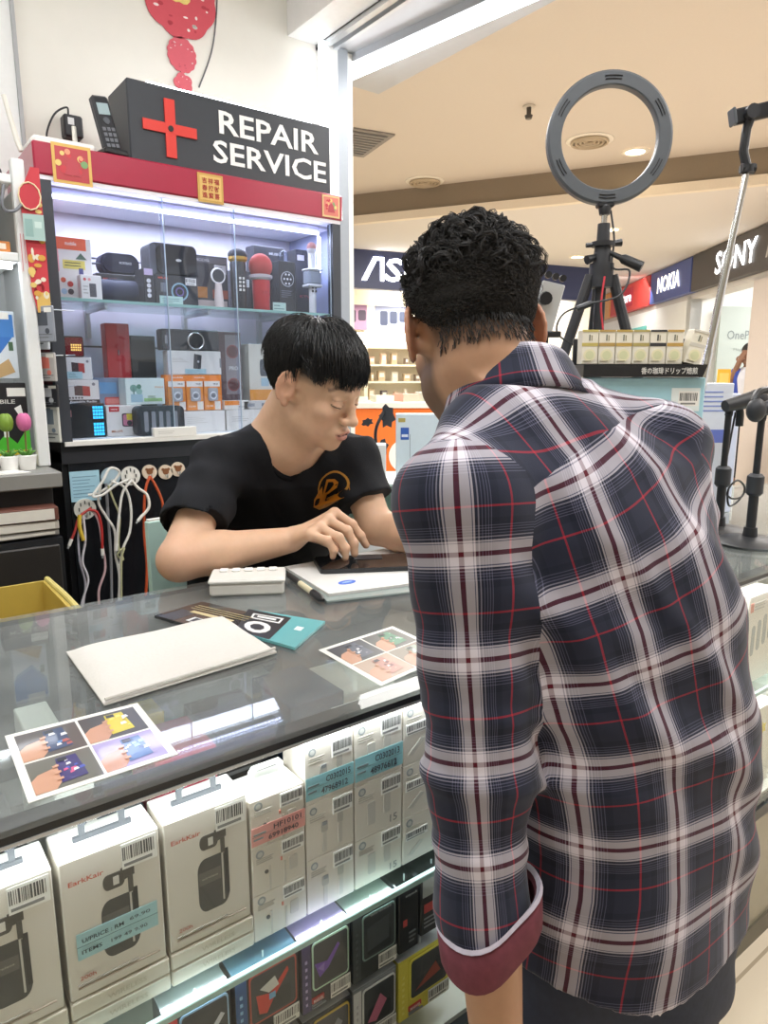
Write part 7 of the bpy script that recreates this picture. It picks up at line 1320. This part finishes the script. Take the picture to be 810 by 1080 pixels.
# ASUS storefront across the mall
AA = -12.0; PA = cfw(9.4, -.62); ax_ = np.array((cos(radians(AA)), sin(radians(AA)), 0)); ay_ = np.array((-ax_[1], ax_[0], 0))
def asu(x, y=0, z=0): return PA+ax_*x+ay_*y+np.array((0, 0, z))
t = thing('shop_sign', 'dark blue shop sign with glowing white letters, seen past the cabinet post', 'sign', asu(0, 0, 2.47), radians(AA)); b = MB(); b.rbox(-2.2, 4.2, 0, .15, 0, .50, mat('#3c4468', .4), .005); b.build('sign_box', t); b = MB(); b.prism([(.36, .10), (.43, .10), (.60, .40), (.53, .40)], -.008, -.004, mat('#ffffff', .4, emit=5)); b.box(.53, .68, -.008, -.004, .36, .40, mat('#ffffff', .4, emit=5)); b.box(.63, .68, -.008, -.004, .10, .40, mat('#ffffff', .4, emit=5)); b.text('SUS', (1.16, -.006, .25), .30, mat('#ffffff', .4, emit=5), True, .90, skew=.10); b.build('lettering', t); b = MB(); b.box(-2.2, 4.2, .01, .12, .505, .525, mat('#fff4e4', .4, emit=2.5)); b.build('light_strip', t)
b = MB(); V = [asu(x, y)[:2] for x, y in ((-2.5, 2.2), (4.5, 2.2), (4.5, 2.35), (-2.5, 2.35))]; b.zprism([tuple(v) for v in V], 0, 3.0, mat('#f2e6cc', .6)); V = [asu(x, y)[:2] for x, y in ((4.2, .0), (4.35, 0), (4.35, 2.2), (4.2, 2.2))]; b.zprism([tuple(v) for v in V], 0, 3.0, mat('#f0e8da', .6)); struct('wall_far_shop', b)
sh = thing('display_shelf', 'cream lit wall shelf full of small goods under the dark blue sign', 'shelf', asu(.9, 2.0), radians(AA)); cw = mat('#f2e8d0', .5)
for x in (-1.0, .28, 1.5): b = MB(); b.box(x-.03, x+.03, -.25, .16, 0, 2.45, cw); b.build('upright', sh)
for z in (.95, 1.25, 1.52, 1.80): b = MB(); b.box(-1.0, 1.5, -.24, .16, z-.02, z+.01, cw); b.build('shelf', sh)
b = MB(); b.box(-1.0, 1.5, .14, .16, .9, 2.45, mat('#f6ecd8', .5)); b.build('back', sh); b = MB(); b.box(-.97, 1.47, -.262, -.25, 1.84, 2.02, mat('#fffaf0', .4, emit=2.2)); b.build('lit_header', sh)
for i, (x, c1, c2) in enumerate(((-.62, '#c0a0c0', '#5a4a60'), (.0, '#b088a8', '#4a3c50'), (.72, '#a8b0d0', '#48506a'))):
    t = thing('poster', ('lilac phone poster above the cream shelves, at the left', 'mauve poster with dark shapes above the cream shelves', 'blue-grey poster above the cream shelves, behind the man\'s head')[i], 'poster', asu(.9+x, 1.72, 2.06), radians(AA), 'posters under the dark blue sign'); b = MB(); b.rbox(-.29, .29, 0, .02, 0, .38, mat(c1, .5), .002); b.build('board', t); b = MB(); [b.prism(rr(-.2+.17*k, -.07+.17*k, .08+.03*k, .30, .03), -.002, 0, mat(c2, .5)) for k in range(3)]; b.build('print', t)
rg = random.Random(21)
for z in (.96, 1.26, 1.53):
    for k in range(11):
        x = -.92+.22*k+rg.uniform(-.03, .03)
        if abs(x-.28) < .09: continue
        h = rg.uniform(.09, .20); w = rg.uniform(.05, .12); c = rg.choice(('#c8b090', '#e0d8c8', '#8a7a6c', '#d8a890', '#b8c4b8', '#6c6468', '#e8c8b0')); tag(MB().rbox(-w/2, w/2, -.05, .03, 0, h, mat(c, .5), .004).panel(-w*.35, w*.35, h*.4, h*.8, -.05, mat('#f0ece0', .5), .002).build('goods_box'), 'small packaged item on the cream shelves under the dark blue sign', 'box', 'packaged goods on the cream shelves').location = tuple(asu(.9+x, 1.88, z+.0))
for o in [o for o in COL.objects if o.name.startswith('goods_box')]: o.rotation_euler = (0, 0, radians(AA))
t = thing('glass_showcase', 'long glass showcase with papers on it in front of the cream shelves', 'counter', asu(.95, .55), radians(AA)); b = MB(); b.rbox(-1.3, 1.6, -.25, .25, 0, .60, mat('#efe6d2', .4), .006); b.build('base', t); b = MB(); b.box(-1.3, 1.6, -.25, .25, .60, 1.0, glass('#f0fbf6', 1.4)); b.build('glass_case', t); b = MB(); [b.box(-1.2+.24*k, -1.03+.24*k, -.18, .1, .601, .66+.03*(k % 3), mat(('#d8e8d8', '#e8d0c0', '#f0ece0', '#c8d8e0')[k % 4], .5)) for k in range(11)]; b.build('display_goods', t)
# orange stall and white cartons nearer by
P = at(418, 452, D=4.6); t = thing('promotion_stand', 'orange promotion stand with a white round emblem between the two men', 'stand', (P[0], P[1], 0), radians(-30)); b = MB(); b.rbox(-.32, .36, 0, .4, 0, 1.13, mat('#f07a2c', .5), .008); b.build('body', t); b = MB(); b.rbox(-.34, .38, -.02, .42, 1.13, 1.17, mat('#ece8e0', .4), .004); b.build('top', t); b = MB(); b.disc((.06, -.001, .82), .11, mat('#f6f4f0', .5), .003, 28); b.disc((.06, -.004, .84), .05, mat('#3a3a3c', .5), .002, 16); b.build('emblem', t)
for k in range(4): P2 = np.array((P[0], P[1], 1.1705))+np.array((cos(radians(-30)), sin(radians(-30)), 0))*(-.24+.16*k)+np.array((.5, .87, 0))*.12; t = thing('leaflet_stack', ('green and white leaflets on the orange stand, at its left end', 'cream leaflets on the orange stand', 'reddish leaflets on the orange stand', 'pale green leaflets on the orange stand, by the plaid collar')[k], 'paper', P2, radians(-30+9*k), 'leaflets on the orange stand'); b = MB(); b.rbox(-.06, .06, -.08, .08, 0, .03+.01*k, mat(('#cfe4d0', '#efe8d8', '#e4b4a0', '#d8e8dc')[k], .5), .002); b.build('sheets', t); b = MB(); b.box(-.05, .05, -.07, .0, .03+.01*k, .031+.01*k, mat(('#7ab088', '#c8b890', '#c87a60', '#8ab89a')[k], .5)); b.build('print', t)
sc = thing('side_showcase', 'low white glass showcase behind the young man\'s far arm', 'counter', (1.62, 1.98, 0), radians(-37)); b = MB(); b.rbox(-.26, .45, -.16, .16, 0, .76, mat('#e6e8e6', .4), .005); b.build('base', sc); b = MB(); b.box(-.26, .45, -.16, .16, .76, .96, glass('#eefaf5', 1.4)); b.box(-.25, .44, .13, .15, .765, .955, mat('#e9eeea', .5)); b.build('glass_case', sc); b = MB(); b.box(-.25, .44, -.15, .15, .762, .772, mat('#cfe4de', .3)); b.build('inner_shelf', sc); b = MB(); b.box(-.265, .455, -.165, .165, .96, .968, mat('#dfeeea', .25)); b.build('top', sc)
q = lambda x, y, z: np.array((1.62, 1.98, z))+np.array((cos(radians(-37)), sin(radians(-37)), 0))*x+np.array((.602, .799, 0))*y
def cart(nm, lab, x, y, z, w, d, h, c, L, cat='box', grp=None): t = thing(nm, lab, cat, q(x, y, z), radians(-37), grp); b = MB(); b.rbox(-w/2, w/2, 0, d, 0, h, mat(c, .45), .002); prints(b, w, h, L); b.build('box', t); return t
cart('router_box', 'tall white-blue carton with a small blue label beside the plaid collar', .02, -.10, .9685, .16, .07, .235, '#d3e2ea', [('p', .10, .28, .62, .80, '#3c64b8'), ('p', .12, .26, .66, .70, '#dfe8f4'), ('p', .05, .2, .88, .94, '#b8a860'), ('p', .30, .31, .1, .7, '#7d8890')])
cart('small_box', 'low white carton with a row of dark icons beside the black T-shirt', -.16, -.12, .9685, .13, .08, .13, '#e4e6e6', [('o', rr(.14+.16*k, .25+.16*k, .12, .30, .03), '#6a6c70') for k in range(5)]+[('p', .4, .5, .6, .8, '#b8bcc0'), ('p', .6, .7, .6, .8, '#b8bcc0')])
t = thing('leaf_holder', 'black jagged leaf-shaped clip stand between the two men', 'stand', q(-.12, .02, .9685)); b = MB(); b.tube(spline([(0, 0, 0), (-.01, 0, .08), (-.015, 0, .17), (.02, 0, .235)], 6), .006, bk2, 8); b.build('stem', t, True)
for (x, z, s, a) in ((.035, .215, 1.0, .2), (.005, .10, .85, -.3), (-.045, .12, .6, .9), (-.05, .20, .5, 2.0)):
    pts = [(.006, .050), (.016, .034), (.030, .030), (.026, .008), (.032, -.014), (.016, -.020), (.010, -.040), (-.006, -.028), (-.022, -.034), (-.018, -.008), (-.028, .012), (-.012, .022), (-.008, .040)]; b = MB(); ca, sa = cos(a), sin(a); b.frame((x, 0, z), (.799, -.602, 0), (.602, .799, 0), (0, 0, 1), lambda m: m.prism([(s*(u*ca-v*sa), s*(u*sa+v*ca)) for u, v in pts], -.004, .004, mat('#2a2b30', .6))); b.build('leaf', t)
# far end of the mall
b = MB(); V = [cfw(*p)[:2] for p in ((26, -10), (26, 6), (26.2, 6), (26.2, -10))]; b.zprism([tuple(v) for v in V], 0, 3.2, mat('#efece8', .6)); struct('wall_end', b)
b = MB(); V = [cfw(*p)[:2] for p in ((-2.9, -2), (-2.9, 6), (-3.0, 6), (-3.0, -2))]; b.zprism([tuple(v) for v in V], 0, 3.2, mat('#d9d2c8', .7)); struct('wall_behind', b)
for i, (px0, px1, y0, y1, D, c, e, lab) in enumerate(((540, 553, 315, 400, 23, '#e8e8ff', 1.6, 'bright white shop window at the mall end beside the tablet bracket'), (572, 595, 322, 400, 18, '#cfc4f0', 1.5, 'lilac lit shop window at the mall end behind the tripod leg'), (556, 572, 330, 396, 24, '#f4f4f0', 1.5, 'white shop window at the far mall end left of the lilac one'))):
    P0, P1 = at(px0, 360, D=D), at(px1, 360, D=D); L = np.linalg.norm((P1-P0)[:2]); t = thing('shop_window', lab, 'window', (*((P0+P1)/2)[:2], 0), radians(-37), 'lit shop windows at the mall end'); b = MB(); b.box(-L/2, L/2, 0, .1, .1, 2.35, mat(c, .4, emit=e)); b.build('lit_pane', t); b = MB(); [b.box(x-.04, x+.04, -.03, .1, 0, 2.45, mat('#8d8d94', .5)) for x in (-L/2, L/2)]; b.box(-L/2, L/2, -.03, .1, 2.35, 2.6, mat('#5c5870', .5)); b.build('frame', t)
# ================================================================ LIGHT
EXPO = 0.45
w = bpy.data.worlds.new('world'); S.world = w; w.use_nodes = True; bg = w.node_tree.nodes['Background']; bg.inputs[0].default_value = (1, .98, .955, 1); bg.inputs[1].default_value = .75
def area(loc, sx, sy, e, col=(1, 1, 1), rot=(0, 0, 0)):
    l = bpy.data.lights.new('lamp_and_fill', 'AREA'); l.shape = 'RECTANGLE'; l.size = sx; l.size_y = sy; l.energy = e; l.color = col; o = bpy.data.objects.new('lamp_and_fill', l); COL.objects.link(o); o.location = tuple(loc); o.rotation_euler = rot; return o
for x, y, e in ((.1, .35, 9), (.1, 1.45, 9), (1.15, .25, 11)): area((x, y, 2.72), 1.1, .15, e, (.98, .99, 1))
area((1.82, 1.9, 2.47), .10, 1.3, 8)                       # batten under the beam
area((.91, 2.27, 1.818), .82, .10, 3.2, (.84, .87, 1))       # LED strip of the cabinet
area((.06, .668, .9120), 1.8, .010, 1.5, (.95, .98, 1)); area((1.8, .668, .9125), 1.5, .010, 1.5, (.95, .98, 1))   # LED strips of the counters
area((.06, .662, .650), 1.8, .008, 1.3, (.95, .98, 1)); area((1.8, .662, .650), 1.5, .008, 1.3, (.95, .98, 1))
for f, r in ((1.2, 2.2), (4.5, .6), (4.5, 3), (8, 1.5), (12, 1), (17, 0)): area(cfw(f, r, 2.92), 1.6, 1.6, 62, (1, .975, .945))  # broad unseen lamps added to light the mall
area(asu(.95, 1.2, 2.42), 2.6, .5, 26, (1, .95, .84)); area(on_wall(8.6, 2.7)+n_*1.2, 1.2, 1.2, 36)
area(on_wall(12.0, 2.9)-n_*1.0, 1.0, 3.0, 60, (1, .98, .95), (0, radians(-35), radians(50))); area(on_wall(8.8, 2.72)+n_*1.6, 2.0, 2.0, 40)  # unseen fill lamps added to brighten the far white shop walls
# ================================================================ CAMERA AND VIEW
cd_ = bpy.data.cameras.new('camera'); co = bpy.data.objects.new('camera', cd_); COL.objects.link(co)
cd_.sensor_fit = 'VERTICAL'; cd_.sensor_height = 36; cd_.lens = 36*FOC/1080; cd_.clip_start = .02; cd_.clip_end = 200
co.location = (0, 0, EYE)
co.rotation_euler = (pi/2-PITCH, 0, AZ-pi/2)
S.camera = co
S.view_settings.view_transform = 'Standard'; S.view_settings.look = 'None'; S.view_settings.exposure = EXPO; S.view_settings.gamma = 1; S.view_settings.use_curve_mapping = False
